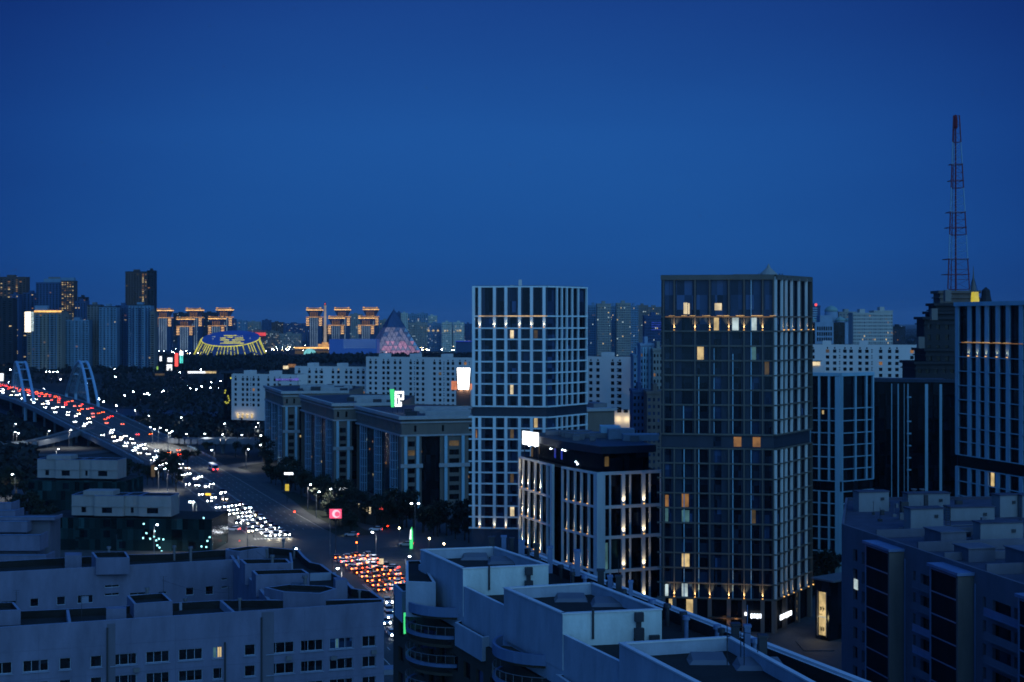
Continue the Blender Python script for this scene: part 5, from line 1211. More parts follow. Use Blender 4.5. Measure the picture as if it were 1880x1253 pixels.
# ------------------------------------------------------------------ near left: stepped flats with sunken roofs
def pxpoly(pts, z): return ccw([P(a, b, z) for a, b in pts])
B = Bld('apartment_building', 'grey-blue stepped apartment building with sunken parapeted roofs filling the lower left', 'building', (*P(350, 1120, 28.5), 0)); N1 = B
mw, mc, mr = MB(), MB(), MB()
Z = 28.5
fA, fB = P(-60, 1156, Z), P(705, 1106, Z); ff = Fr(fA, fB)
cols_px = [(-15, 22), (42, 89), (109, 130), (166, 187), (204, 251), (268, 311), (328, 372), (391, 408), (449, 469), (490, 540), (552, 593), (605, 648), (665, 690)]
rects = []
for zz in (22.1, 19.1, 16.1, 13.1):
    for a, b in cols_px: rects.append((ff.at(a), ff.at(b), zz, zz+1.6))
for q in holes(mw, ff, 0, ff.L, 0, Z, rects, .35): B.win(ff, *q, .3, 'l_dim' if False else pick((5, 'glass_k'), (1, 'glass')))
sB = P(705, 1100, Z)
front = [fA, fB, sB, P(650, 1101, Z), P(560, 1103, Z), P(491, 1101.6, Z), P(405, 1102, Z), P(333, 1106, Z), P(193, 1115, Z), P(57, 1121, Z), P(-60, 1126, Z)]
tray(mw, mc, mr, ccw(front), 12, Z, 1.1, .35, walls=False)
bk_ = front[3:]+[]
for a, b in zip(front[1:], front[2:]): mw.face([(*a, 0), (*b, 0), (*b, Z), (*a, Z)])
for x0_, x1_, y_, hh in ((120, 123, 1142, .0), (235, 237, 1138, 0), (333, 335, 1131, 0)):
    pass
for xa, ya, xb, yb in ((124, 1119, 128, 1142), (405, 1102, 430, 1124), (330, 1106, 333, 1108)):   # cross parapets
    k = Fr(P(xa, ya, Z), P(xb, yb, Z)); m = MB(); k.box(m, .35, k.L-.35, Z-1.15, Z+.004, -.2, .2); m.build('cross_parapet', 'stucco_cap', B.root)
# string courses and downpipes
for zz in (25.4, ):
    m = MB(); ff.box(m, 0, ff.L, zz, zz+.08, .0, .05)
for x_ in (197, 413, 480): m = MB(); s = ff.at(x_); ff.box(m, s-.12, s+.12, 0, Z-(1 if x_ != 413 else 4.2), 0, .2); m.build('downpipe', 'metal_dark', B.root)
m = MB(); s0 = ff.at(196); s1 = ff.at(212); ff.quad(m, s0, s1, 0, Z-.5, .03); m.build('render_strip', 'night_navy', B.root)
m = MB(); s0 = ff.at(480); s1 = ff.at(503); ff.quad(m, s0, s1, 0, Z-.3, .03); m.build('render_strip', 'night_navy', B.root)
for a, b in cols_px:                                        # sills
    for zz in (22.1, 19.1, 16.1): m = MB(); ff.box(m, ff.at(a)-.15, ff.at(b)+.15, zz-.12, zz-.02, 0, .15); m.build('sill', 'stucco_cap', B.root)
M['stucco_joint'] = mat('stucco_joint', (.085, .095, .15), .9, .2, .4)
for fj in (ff,):
    m = MB()
    for zz in (25.0, 21.0, 18.0, 15.0): fj.box(m, 0, fj.L, zz, zz+.05, 0.0, .012)
    s = 3.0
    while s < fj.L: fj.box(m, s, s+.05, 0, Z-.4, 0, .010); s += 6.1
    m.build('panel_joints', 'stucco_joint', B.root)
# lower projecting terrace at the foot
k = Fr(P(452, 1236, 16), P(735, 1222, 16)); m = MB(); k.box(m, 0, k.L, 14.6, 15.4, -3, 0); m.build('terrace_parapet', 'stucco_cap', B.root)
# rear wing
rA, rB = P(-60, 1054, Z), P(440, 1027, Z); rf_ = Fr(rA, rB)
zr = lambda y_, x_: 0
def wz(fr, px_, py_): c = fr.pt(fr.at(px_), 0); return ZY(py_, c[1])
rects = []
for x0_, x1_, y0_, y1_ in ((55, 71, 1099.5, 1115), (104, 120, 1096, 1112), (142, 171, 1094, 1109), (192, 219, 1075, 1080), (192, 219, 1090, 1095), (341, 356, 1079.5, 1094), (377, 392, 1077, 1093), (0, 30, 1105, 1112), (238, 268, 1089, 1094), (290, 306, 1087, 1092), (406, 418, 1062, 1066), (406, 418, 1077, 1081), (-40, -20, 1103, 1118)):
    rects.append((rf_.at(x0_), rf_.at(x1_), wz(rf_, x0_, y1_), wz(rf_, x0_, y0_)))
for q in holes(mw, rf_, 0, rf_.L, 0, Z, rects, .35): B.win(rf_, *q, .3, 'glass_k')
m = MB(); rf_.box(m, rf_.at(149), rf_.at(163), wz(rf_, 149, 1109), wz(rf_, 149, 1096), -.28, -.2); m.build('curtain', 'stucco_cap', B.root)
rear = [rA, rB, P(436, 1009, Z), P(391, 1010.5, Z), P(312, 1017, Z), P(238, 1018.5, Z), P(120, 1024, Z), P(-60, 1034, Z)]
tray(mw, mc, mr, ccw(rear), 0, Z, 1.2, .35, walls=False)
# right wing
right = [P(414, 1007, Z), P(436, 1040, Z), P(470, 1075, Z), P(491, 1101.6, Z), P(560, 1103, Z), P(650, 1101, Z), sB, P(683, 1085, Z), P(650, 1080.5, Z), P(636, 1065, Z), P(613, 1052, Z), P(592, 1036.5, Z), P(573, 1032.5, Z), P(561, 1023, Z), P(549.6, 1010, Z), P(491, 1004.5, Z)]
rc = ccw(right); tray(mw, mc, mr, rc, 0, Z, 1.2, .5, walls=True)
# penthouses and roof boxes (name, base z, top z, picture outline of the top edge)
def pbox(zb_, zt_, pts, ring=True, pw=.35, wm='stucco', parent=None, ph=.7, nm='penthouse'):
    a, b, c = MB(), MB(), MB(); poly = pxpoly(pts, zt_)
    if ring: tray(a, b, c, poly, zb_, zt_, ph, pw); b.build('parapet_cap', 'stucco_cap', a.build(nm, wm, parent or N1.root)); 
    else:
        a.prism(poly, zb_, zt_); a.build(nm, wm, parent or N1.root); return
    pr = [o for o in COL.objects if o.name.startswith(nm)][-1]
    c.build('penthouse_roof', 'roof', parent or N1.root)
pb = Z-1.2
pbox(pb, Z+1.6, [(168, 1014), (231, 1013), (238, 1024), (176, 1025)]); pbox(pb, Z+1.0, [(119, 1014.5), (150, 1014.5), (150, 1020), (119, 1020)], False)
pbox(pb, Z+1.0, [(233, 1094), (300, 1088.5), (317, 1104), (246, 1109)]); pbox(pb, Z+.9, [(195, 1115), (232, 1114), (232, 1117.5), (195, 1118)], False)
pbox(pb, Z+1.0, [(-30, 1107), (26, 1106), (38, 1120), (-30, 1123)])
pbox(pb, Z+2.2, [(440, 1027), (527, 1026), (535, 1034), (450, 1036)], pw=.4); pbox(pb, Z+2.2, [(462, 1047.5), (556, 1045), (568, 1053), (470, 1056)], pw=.4)
pbox(pb, Z+1.3, [(485, 1079), (530, 1073), (600, 1076), (618, 1081), (588, 1090), (520, 1087)], pw=.4); pbox(pb, Z+1.8, [(612, 1060), (632, 1060), (638, 1064), (616, 1066)], False)
pbox(pb, Z+.8, [(414, 1010), (455, 1003), (493, 1004), (440, 1013)], pw=.4, ph=1.0)
for xa, ya, xb, yb in ((533, 1016, 536, 1034), (568, 1054, 618, 1052)): k = Fr(P(xa, ya, Z), P(xb, yb, Z)); m = MB(); k.box(m, .1, k.L-.1, Z-1.15, Z+.1, -.18, .18); m.build('cross_parapet', 'stucco_cap', B.root)
for px_, py_, z_ in ((500, 1030, 30.7), (542, 1062, 29), (560, 1068, 30), (340, 1110, 28), (270, 1090, 29.4), (200, 1014, 30), (320, 1012, 29), (490, 1018, 28), (520, 1000, 29), (570, 1100, 28.6), (440, 1110, 28.5), (20, 1138, 28), (660, 1095, 28), (350, 1014, 29), (540, 1013, 28.6)):
    X, Y = P(px_, py_, z_); m = MB(); r_ = .25+.3*R.random(); m.tube((X, Y, pb), (X, Y, z_+.6), r_*.6, n=8); m.tube((X, Y, z_+.6), (X, Y, z_+.95), r_, n=8); m.build('vent_stack', 'metal', B.root)
for px_, py_ in ((214, 1012), (300, 1098), (455, 1020), (500, 1040), (610, 1062), (150, 1130), (420, 1108), (30, 1112)):
    X, Y = P(px_, py_, Z); m = MB(); hh = 2.2+1.5*R.random(); m.tube((X, Y, Z-1.2), (X, Y, Z+hh), .035, n=4)
    for q in range(3): m.tube((X-.5+.1*q, Y, Z+hh-.3*q-.1), (X+.5-.1*q, Y+.2, Z+hh-.3*q-.1), .02, n=3)
    m.build('aerial', 'metal_dark', B.root)
for (xa, ya), (xb, yb) in (((470, 1040), (560, 1082)), ((300, 1098), (420, 1108))):
    A = Vector((*P(xa, ya, Z), Z+2.6)); C_ = Vector((*P(xb, yb, Z), Z+1.6)); m = MB()
    pp = [A*(1-t)+C_*t-Vector((0, 0, 2.0*t*(1-t))) for t in [i/8 for i in range(9)]]
    for a, b in zip(pp, pp[1:]): m.tube(a, b, .025, n=3)
    m.build('cable', 'metal_dark', B.root)
o = MB(); X, Y = P(545, 1072, Z+1); o.lathe((X, Y, Z-.4), [(.15, 0), (.15, 1.0), (.6, 1.1), (1.0, 1.5)], 12); o.build('satellite_dish', 'metal', B.root)
for k_ in range(6):
    a = R.choice(cols_px); s = ff.at((a[0]+a[1])/2); m = MB(); ff.box(m, s-.4, s+.4, 21.3-3*R.randrange(2), 21.9-3*R.randrange(2)*0, .05, .4)
for px_, py_ in ((530, 1208), (686, 1197), (612, 1208), (250, 1230)): s = ff.at(px_); zz = wz(ff, px_, py_); m = MB(); ff.box(m, s-.4, s+.4, zz-.3, zz+.3, .02, .38); m.build('air_conditioner', 'metal', B.root)
mw.build('wall', 'stucco', B.root); mc.build('parapet', 'stucco_cap', B.root); mr.build('roof', 'roof', B.root)
for i, q in enumerate(B.w):
    if q[0] is ff and abs(q[1]-ff.at(391)) < .3 and abs(q[3]-22.12) < .2: B.w[i] = (q[0], q[1]+(q[2]-q[1])*.45, *q[2:6], 'l_warm'); B.w.append((q[0], q[1], q[1]+(q[2]-q[1])*.42, *q[3:6], 'l_cyan')); break
    
for i, q in enumerate(B.w):
    if q[0] is ff and abs(q[1]-ff.at(605)) < .3 and abs(q[3]-22.12) < .2: B.w[i] = (*q[:6], 'glass_b'); B.w.append((q[0], q[1]+(q[2]-q[1])*.25, q[1]+(q[2]-q[1])*.4, q[3]+.1, q[4]-.1, .24, 'l_cyan'))
B.done(100, frames='win_frame')

# ------------------------------------------------------------------ near centre: terraced building with white penthouses
Z2 = 44.0
B = Bld('terraced_building', 'blue-lit terraced apartment building with pale penthouse blocks and curved dark balconies, bottom centre', 'building', (*P(1000, 1130, 42), 0)); N2 = B
def penthouse(bl, fl_, fr_, br_, zb_, face_pipe=True, zt_=Z2):
    pts = [P(*bl, zt_), P(*fl_, zt_), P(*fr_, zt_), P(*br_, zt_)]
    n_ = MB(); q = inset(pts, .3)
    side, frw, cap, rf, lin = MB(), MB(), MB(), MB(), MB()
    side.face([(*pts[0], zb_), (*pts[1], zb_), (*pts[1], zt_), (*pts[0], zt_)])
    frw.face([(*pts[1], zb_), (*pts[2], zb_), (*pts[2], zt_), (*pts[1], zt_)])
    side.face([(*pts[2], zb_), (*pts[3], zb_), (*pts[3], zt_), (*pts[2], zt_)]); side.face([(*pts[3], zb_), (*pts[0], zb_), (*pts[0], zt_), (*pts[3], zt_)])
    for i in range(4):
        j = (i+1) % 4; cap.face([(*pts[i], zt_), (*pts[j], zt_), (*q[j], zt_), (*q[i], zt_)]); lin.face([(*q[j], zt_), (*q[i], zt_), (*q[i], zt_-1.05), (*q[j], zt_-1.05)])
    rf.face([(*p, zt_-1.05) for p in q])
    w_ = side.build('penthouse_wall', 'render_shaded', B.root); frw.build('penthouse_front', 'render_white', B.root); cap.build('parapet_cap', 'cap_light', B.root); lin.build('parapet_lining', 'render_shaded', B.root); rf.build('penthouse_roof', 'roof', B.root)
    k = Fr(pts[1], pts[2])
    m = MB(); m2 = MB(); k.box(m2, -.06, k.L+.06, zt_-.02, zt_+.10, -.36, .08); l_ = Fr(pts[0], pts[1]); l_.box(m2, 0, l_.L-.1, zt_-.02, zt_+.10, -.36, .08)
    b_ = Fr(pts[2], pts[3]); b_.box(m2, .4, b_.L, zt_-.02, zt_+.10, -.36, .08); c_ = Fr(pts[3], pts[0]); c_.box(m2, .05, c_.L-.4, zt_-.02, zt_+.10, -.36, .08); m2.build('coping', 'cap_light', B.root)
    s = k.L*.30; k.box(m, s-.09, s+.09, zt_-2.3, zt_+.35, .02, .2); m.build('downpipe', 'metal_dark', B.root)
    m = MB(); s = k.L*.76
    for z0, z1, w1 in ((-.9, -.1, .38), (-1.5, -.9, .2), (-2.9, -1.5, .42)): k.box(m, s-w1, s+w1, zt_+z0, zt_+z1, .02, .5 if w1 > .3 else .3)
    m.build('flue_duct', 'metal_dark', B.root); m = MB(); k.box(m, s+1.0, s+1.9, zt_-2.9, zt_-2.2, .02, .4); m.build('air_conditioner', 'metal_dark', B.root)
    return pts
ph1 = penthouse((772, 1010), (850, 1045), (1007, 1038), (908, 1005), 39)
ph2 = penthouse((925, 1080.5), (1033, 1128), (1215, 1120), (1088, 1071), 39)
ph3 = penthouse((1137, 1182), (1330, 1282), (1520, 1268), (1340, 1170), 39)
# main body: roof between penthouses, terraces
def body(pts_z, z0, z1, wm='render_shaded', nm='body_wall', rm='roof', ph=1.1):
    a, b, c = MB(), MB(), MB(); tray(a, b, c, ccw(pts_z), z0, z1, ph, .32); a.build(nm, wm, B.root); b.build('parapet', 'cap_light', B.root); c.build('roof', rm, B.root)
Zr = 42.2
def off_line(px_, py_, z): return P(px_, py_, z)
R0, R1 = P(975, 1018, Zr), P(1600, 1262, Zr)
u_ = (Vector(R1)-Vector(R0)).normalized(); R2 = tuple(Vector(R1)+u_*25)
L1 = P(850, 1085, Zr); L2 = P(925, 1121, Zr); L3 = P(1036, 1180, Zr); L4 = P(1137, 1232, Zr); L0 = (ph1[0][0]+.05, ph1[0][1])
lw = [L0, (ph1[1][0]+.02, ph1[1][1]), L1, L2, (ph2[1][0]+.02, ph2[1][1]), L3, L4, tuple(Vector(L4)+Vector((12, -27))), R2, R1, R0]
# straight left line through the block corners
lL0 = Vector(ph1[0]); lL1 = Vector(ph2[1]); dl = (lL1-lL0).normalized(); lend = lL1+dl*60
left_line = [tuple(lL0-dl*1.0+Vector((.1, 0))), tuple(lend)]
body([left_line[0], left_line[1], R2, R0], 0, Zr)
# right parapet coping and inner upstand with chimneys
k = Fr(R2, R0) if False else Fr(R0, R2)
m = MB(); k.box(m, 0, k.L, Zr, Zr+.22, -.45, .1); m.build('long_coping', 'cap_light', B.root)
m = MB(); k.box(m, 3, k.L, Zr-1.2, Zr+.5, -3.6, -3.2) if False else None
inn = Fr(tuple(Vector(R0)+Vector((-k.u.y, k.u.x))*0), R2)
for s in [2.5+3.1*i for i in range(17)]:
    dd = 1.4 if R.random() < .6 else 2.8; p_ = k.pt(s, 0, -dd) if k.n.x > 0 else k.pt(s, 0, dd); m = MB(); h_ = .7+.8*R.random(); X, Y = p_[0], p_[1]; r_ = .28+.12*R.random()
    m.tube((X, Y, Zr-1.1), (X, Y, Zr+h_-.5), r_*.6, n=10); m.tube((X, Y, Zr+h_-.5), (X, Y, Zr+h_-.15), r_*1.1, r_*1.0, 10); m.build('vent_stack', 'duct' if R.random() < .6 else 'metal_dark', B.root)
for i, (bx_, by_) in enumerate(((903, 1000), (925, 997), (940, 1004), (958, 1008), (1103, 1063), (1120, 1072), (1136, 1078), (1158, 1085), (1350, 1165), (1372, 1180), (1400, 1195), (1060, 1030), (985, 1010), (1010, 1025))):
    X, Y = P(bx_, by_+14, Z2-1); m = MB(); h_ = 1.0+.9*R.random(); w_ = .16+.16*R.random()
    m.box(X-w_, X+w_, Y-w_, Y+w_, Z2-1.8, Z2-.2+h_*.6); m.box(X-w_*1.3, X+w_*1.3, Y-w_*1.3, Y+w_*1.3, Z2+h_*.6-.19, Z2+h_*.6)
    if i % 3 == 0: m.tube((X, Y, Z2+h_*.6), (X, Y, Z2+h_*.6+1.6), .04, n=4)
    m.build('roof_duct', 'duct' if i % 2 else 'metal_dark', B.root)
for (x0_, y0_, wx, wy) in ((872, 1026, 1.6, .9), (925, 1033, 1.8, 1.1), (1048, 1102, 1.6, .9), (1120, 1110, 1.8, 1.1), (1300, 1215, 1.6, 1.0), (1395, 1225, 2.0, 1.1)):   # sloped skylight hoods on penthouse roofs
    X, Y = P(x0_, y0_, Z2-1); m = MB(); m.hexa([(X-wx, Y-wy, Z2-1.04), (X+wx, Y-wy, Z2-1.04), (X+wx, Y+wy, Z2-1.04), (X-wx, Y+wy, Z2-1.04), (X-wx*.8, Y-wy*.6, Z2-.75), (X+wx*.8, Y-wy*.6, Z2-.75), (X+wx*.8, Y+wy, Z2-.45), (X-wx*.8, Y+wy, Z2-.45)]); m.build('roof_hatch', 'metal', B.root)
for bx_, by_ in ((1335, 1183), (1360, 1196), (1335, 1200)):
    X, Y = P(bx_, by_, Z2); m = MB(); m.tube((X, Y, Z2-1), (X, Y, Z2+1.6), .035, n=4); m.tube((X+1.2, Y-.8, Z2-1), (X+1.2, Y-.8, Z2+1.6), .035, n=4); m.tube((X, Y, Z2+1.5), (X+1.2, Y-.8, Z2+1.5), .03, n=4); m.build('aerial', 'metal_dark', B.root)
# lower stepped box, curved balconies, dark facade on the left side
def lowbox(pts, z0, z1, wm='render_shaded', ring=True, nm='terrace_wall'):
    a, b, c = MB(), MB(), MB(); tray(a, b, c, pxpoly(pts, z1), z0, z1, .25, .3); a.build(nm, wm, B.root); b.build('terrace_coping', 'cap_light', B.root); c.build('terrace_floor', 'roof', B.root)
lowbox([(745, 1030), (774, 1029), (800, 1070), (745, 1068)], 38, 41.8)
def curved(cpx, cpy, z, r_, name='curved_balcony', a0=150, a1=330, levels=4, fl=3.0):
    X, Y = P(cpx, cpy, z)
    for l in range(levels):
        zz = z-l*fl; m, s_ = MB(), MB(); n = 18; pts = [(X+r_*math.cos(rad(a0+(a1-a0)*i/n)), Y+r_*math.sin(rad(a0+(a1-a0)*i/n))) for i in range(n+1)]
        q = [(X+(r_-.3)*math.cos(rad(a0+(a1-a0)*i/n)), Y+(r_-.3)*math.sin(rad(a0+(a1-a0)*i/n))) for i in range(n+1)]
        for i in range(n):
            zb_ = zz-(1.0 if l == 0 else .35); m.hexa([(*pts[i], zb_), (*pts[i+1], zb_), (*q[i+1], zb_), (*q[i], zb_), (*pts[i], zz), (*pts[i+1], zz), (*q[i+1], zz), (*q[i], zz)])
        m.build(name, 'duct', B.root)
        s_.prism(ccw(q+[(X, Y)]), zz-1.3, zz-1.0); s_.build('balcony_slab', 'brown', B.root)
        if l:
            rl = MB()
            for i in range(0, n+1): rl.tube((*pts[i], zz), (*pts[i], zz+.9), .03, n=3)
            for a, b in zip(pts, pts[1:]): rl.tube((*a, zz+.9), (*b, zz+.9), .04, n=4)
            rl.build('balcony_railing', 'metal', B.root)
X, Y = P(850, 1130, 38.6)
curved(838, 1098, 39.6, 5.6); curved(1012, 1178, 39.6, 5.6, levels=3)
lowbox([(835, 1143), (885, 1171), (915, 1166), (900, 1150), (860, 1135)], 36, 38.4); lowbox([(1020, 1238), (1055, 1262), (1110, 1262), (1080, 1240)], 36, 38.6)
lowbox([(722, 1072), (738, 1087), (762, 1083), (752, 1070)], 35, 38.6)
# dark lower storeys in the angle of the street
dA = P(722, 1076, 38.4); DA = Vector(dA); DB = DA+dl*75
fr = Fr(tuple(DA), tuple(DB)); m = MB(); rects = []
for i in range(20):
    for j in range(9): s = 2+i*3.6; rects.append((s, s+1.9, 35.2-3*j-2.2, 35.2-3*j-.5))
for q in holes(m, fr, 0, fr.L, 0, 37.4, rects, .3): B.win(fr, *q, .27, pick((9, 'glass_k'), (1, 'glass_b'), (.4, 'glass')))
nrm = Vector((-dl.y, dl.x)); p1 = DA+nrm*7 if (DA+nrm).x > DA.x else DA-nrm*7; p2 = DB+(p1-DA)
m.face([(*DA, 0), (*DA, 37.4), (*p1, 37.4), (*p1, 0)]); m.build('lower_wall', 'brown', B.root); m = MB(); m.face([(*DA, 37.4), (*DB, 37.4), (*p2, 37.4), (*p1, 37.4)]); m.build('lower_roof', 'roof', B.root)
k2 = Fr(P(778, 1188, 34), P(838, 1200, 34)); m = MB(); 
for i in range(6): k2.box(m, i*k2.L/6+.1, (i+1)*k2.L/6-.1, 34.0, 36.0, .0, .12)
m.build('loggia_glazing', 'render_shaded' if False else 'glass_b', B.root)
x_, y_ = P(743, 1135, 36); m = MB(); m.box(x_-.12, x_+.12, y_-.1, y_+.1, 34.2, 36.6); m.build('neon_tube', 'e_green', B.root)
B.done(100)

# ------------------------------------------------------------------ near right: dark flats with glazed bays
B = Bld('flats_building', 'dark navy apartment building with tall glazed bays and pale roof boxes, lower right', 'building', (*P(1700, 1000, 37), 0)); N3 = B
Z3 = 37.5; M['bay_black'] = mat('bay_black', (.004, .007, .011), .7, .5, .8, spec=.05); M['navy_roof'] = mat('navy_roofing', (.04, .046, .075), .9, .3, .3, streak=False)
A_ = P(1545, 962, Z3); E_ = P(1990, 1110, Z3); fr = Fr(A_, E_); mw = MB(); rects = []
bayl = [(1612, 1672), (1733, 1800), (1898, 1960)]
for x0_, x1_ in ((1566, 1574), (1582, 1596), (1676, 1681), (1690, 1722), (1804, 1810), (1822, 1856), (1862, 1892)):
    for j in range(11): z = Z3-3.6-3.05*j; rects.append((fr.at(x0_), fr.at(x1_), z-1.6, z+.3))
for q in holes(mw, fr, 0, fr.L, 0, Z3, rects, .5):
    B.win(fr, *q, .45, pick((12, 'glass_k'), (1, 'glass')))
wide_ = [(1690, 1730), (1822, 1892)]
for x0_, x1_ in wide_:                                      # balconies between the bays
    for j in range(11):
        z = Z3-5.3-3.05*j; m = MB(); fr.box(m, fr.at(x0_), fr.at(x1_), z, z+.18, 0, 1.3); fr.box(m, fr.at(x0_), fr.at(x1_), z+.18, z+1.1, 1.2, 1.26)
        m.build('balcony', 'duct' if R.random() < .3 else 'night_navy', B.root)
for x0_, x1_ in bayl:
    a, b = fr.at(x0_), fr.at(x1_-14); zt_ = Z3-1.0
    m = MB(); fr.box(m, a+.2, b-.2, 0, zt_-.1, 0, 2.0); m.build('bay_glazing', 'bay_black', B.root)
    m = MB(); fr.box(m, b-.2, b+.25, 0, zt_, 0, 2.3); m.build('bay_fin', 'tan_dark', B.root)
    m = MB()
    for s in (a, b-.3): fr.box(m, s, s+.22, 0, zt_-.05, 1.9, 2.15)
    for j in range(13): z = zt_-.4-3.05*j; fr.box(m, a+.2, b-.3, z, z+.16, 1.95, 2.1)
    m.build('bay_frame', 'duct', B.root)
    m = MB(); fr.box(m, a-.2, b+.5, zt_, zt_+.4, -.2, 2.5); m.build('bay_roof', 'duct', B.root)
    m = MB(); fr.box(m, b+.7, b+.85, 0, zt_-1, 0.02, .2); m.build('downpipe', 'duct', B.root)
lf = Fr((A_[0]+8.6, A_[1]+34), A_); rects = []
for j in range(11):
    for s in (lf.L-3, lf.L-9): z = Z3-4.5-3.05*j; rects.append((s, s+1.0, z-1.5, z))
for q in holes(mw, lf, 0, lf.L, 0, Z3, rects, .4): B.win(lf, *q, .38, 'glass_k')
ff3 = Fr(A_, (A_[0]+8, A_[1]-2.5))
poly = ccw([A_, E_, (E_[0]+60, E_[1]+30), (A_[0]+70, A_[1]+30), (A_[0]+40, A_[1]+36), (A_[0]+8.6, A_[1]+34)])
mc, mr = MB(), MB(); tray(mw, mc, mr, poly, 0, Z3, .5, .4, walls=False); plain(mw, poly, 0, Z3, range(1, 5))
for px_, hh in ((1604, .7), (1680, .9), (1728, .6), (1805, .9), (1893, .8)):
    s = fr.at(px_); m = MB(); k_ = Fr(fr.pt(s, 0, -.4)[:2], fr.pt(s, 0, -34)[:2]); k_.box(m, 0, k_.L, Z3-.5, Z3+hh, -.2, .2); m.build('cross_parapet', 'night_navy', B.root)
for px_, w_, hh, dd in ((1640, 5, 1.8, 5), (1715, 4, 1.3, 3), (1770, 6, 2.2, 6), (1850, 5, 1.5, 4)):
    s = fr.at(px_); m = MB(); fr.box(m, s, s+w_, Z3-.5, Z3+hh, -dd-4, -dd); fr.box(m, s-.2, s+w_+.2, Z3+hh, Z3+hh+.15, -dd-4.2, -dd+.2); m.build('stair_head', 'night_navy', B.root)
B.win(fr, fr.at(1568), fr.at(1568)+1.5, ZY(1055, 236), ZY(1037, 236), -.05, 'l_white')
mw.build('wall', 'night_navy', B.root); mc.build('parapet', 'night_navy', B.root); mr.build('roof', 'navy_roof', B.root)
def rbox(x0_, y0_, x1_, yb_, D0, D1, dep, mk='render_pale'):
    a, b = PD(x0_, D0), PD(x1_, D1); k = Fr(a, b); zt_ = ZY(y0_, D0); zb_ = ZY(yb_, D0); m = MB(); dep = 2.4; k.box(m, 0, k.L, min(zb_, Z3-1), zt_, -dep, 0); m.build('roof_box', mk, B.root)
    m = MB(); s = k.L*.78; k.box(m, s-.3, s+.3, zt_-1.4, zt_-.9, 0.02, .15); m.build('vent_grille', 'metal_dark', B.root)
    m = MB(); k.box(m, -.15, k.L+.15, zt_, zt_+.2, -dep-.15, .15); m.build('roof_box_cap', 'navy_roof', B.root)
M['render_pale'] = mat('pale_box_render', (.15, .165, .185), .9, .15, .4)
rbox(1577, 905, 1632, 935, 246, 247, 7); rbox(1667, 908, 1744, 925, 252, 253, 5); rbox(1672, 936, 1732, 969, 224, 225, 8); rbox(1745, 933, 1826, 950, 235, 236, 6); rbox(1836, 911, 1868, 945, 239, 240, 6); rbox(1800, 962, 1878, 990, 212, 213, 6); rbox(1877, 911, 1920, 945, 239, 240, 6)
for px_, py_ in ((1678, 901), (1693, 901)): X, Y = PD(px_, 266); z = ZY(py_, 266); m = MB(); m.lathe((X, Y, z-1.2), [(.06, 0), (.06, 1.0), (.25, 1.1), (.6, 1.5)], 10); m.build('satellite_dish', 'render_pale', B.root)
for px_, py_ in ((1740, 945), (1700, 925), (1760, 930), (1660, 930), (1840, 955), (1865, 960), (1800, 955), (1620, 960), (1590, 950), (1726, 950)):
    X, Y = PD(px_, 238+R.random()*12); z = ZY(py_, 240); m = MB(); w_ = .3+.4*R.random(); m.box(X-w_, X+w_, Y-w_, Y+w_, Z3-.6, z+.4); m.build('vent_stack', 'metal_dark', B.root)
for i in range(26):
    px_ = R.uniform(1600, 1875); X, Y = PD(px_, R.uniform(196, 250) if px_ > 1700 else R.uniform(232, 255))
    if X > 54+(229-Y)*.2+3:
        m = MB(); w_ = .15+.35*R.random(); hh = .3+.9*R.random(); m.box(X-w_, X+w_, Y-w_, Y+w_, Z3-.5, Z3-.5+hh)
        if i % 3 == 0: m.tube((X, Y, Z3-.5), (X, Y, Z3+1.8), .04, n=4)
        m.build('roof_vent', 'metal' if i % 2 else 'metal_dark', B.root)
for k_ in range(3):
    X, Y = P(1650+70*k_, 965+22*k_, Z3); m = MB(); m.tube((X, Y, Z3-.4), (X+22, Y+6, Z3-.4), .09, n=5); m.build('roof_pipe', 'metal', B.root)
X, Y = PD(1739, 226); m = MB()
for dx in (-.35, .35): m.tube((X+dx, Y-.5, Z3-.5), (X+dx, Y-.5, Z3+3.2), .05, n=4)
for i in range(9): m.tube((X-.35, Y-.5, Z3-.3+i*.4), (X+.35, Y-.5, Z3-.3+i*.4), .035, n=4)
m.build('roof_ladder', 'brown', B.root)
B.done(100)
# slim street building with a lit shopfront between it and the bronze tower
k = Fr(PD(1497, 314), PD(1522, 311)); B = Bld('shop_pavilion', 'narrow glass pavilion with a tall yellow lit display window between dark towers', 'building', (*k.A, 0)); m = MB()
zt_, zb_ = ZY(1088, 312), ZY(1168, 312); s0, s1 = k.at(1502), k.at(1517)
for q in holes(m, k, 0, k.L, 0, ZY(1066, 312), [(s0, s1, zb_, zt_)], .4): B.win(k, *q, .3, 'l_warm')
plain(m, [tuple(k.A), tuple(k.B), k.pt(k.L, 0, -9)[:2], k.pt(0, 0, -9)[:2]], 0, ZY(1066, 312), (1, 2, 3)); m.build('wall', 'glass_k', B.root)
m = MB(); k.box(m, s0-.18, s0, zb_-.2, zt_+.2, 0, .2); k.box(m, s1, s1+.18, zb_-.2, zt_+.2, 0, .2); k.box(m, -.6, k.L+1.8, ZY(1066, 312), ZY(1063, 312), -9, .8); m.build('frame', 'metal', B.root)
m = MB()
for a, b, c, d in ((.2, .95, 4.5, 4.62), (.35, .5, 5.4, 6.2), (.45, .8, 6.05, 6.2), (.65, .8, 5.5, 6.2), (1.1, 1.2, 5.2, 6.4), (1.3, 1.5, 5.6, 6.1), (.3, .42, 1.0, 1.9), (.6, .72, .9, 1.7), (.85, 1.0, 1.0, 1.9), (1.2, 1.3, .9, 1.8), (1.4, 1.5, 1.0, 1.8)):
    k.box(m, s0+a, s0+b, zb_+c, zb_+d, -.28, -.2)
m.build('window_graphics', 'glass_k', B.root); m = MB(); k.box(m, s0, s1, zb_+3.9, zb_+4.15, -.28, -.1); m.build('transom', 'cap_light', B.root); B.done(5)
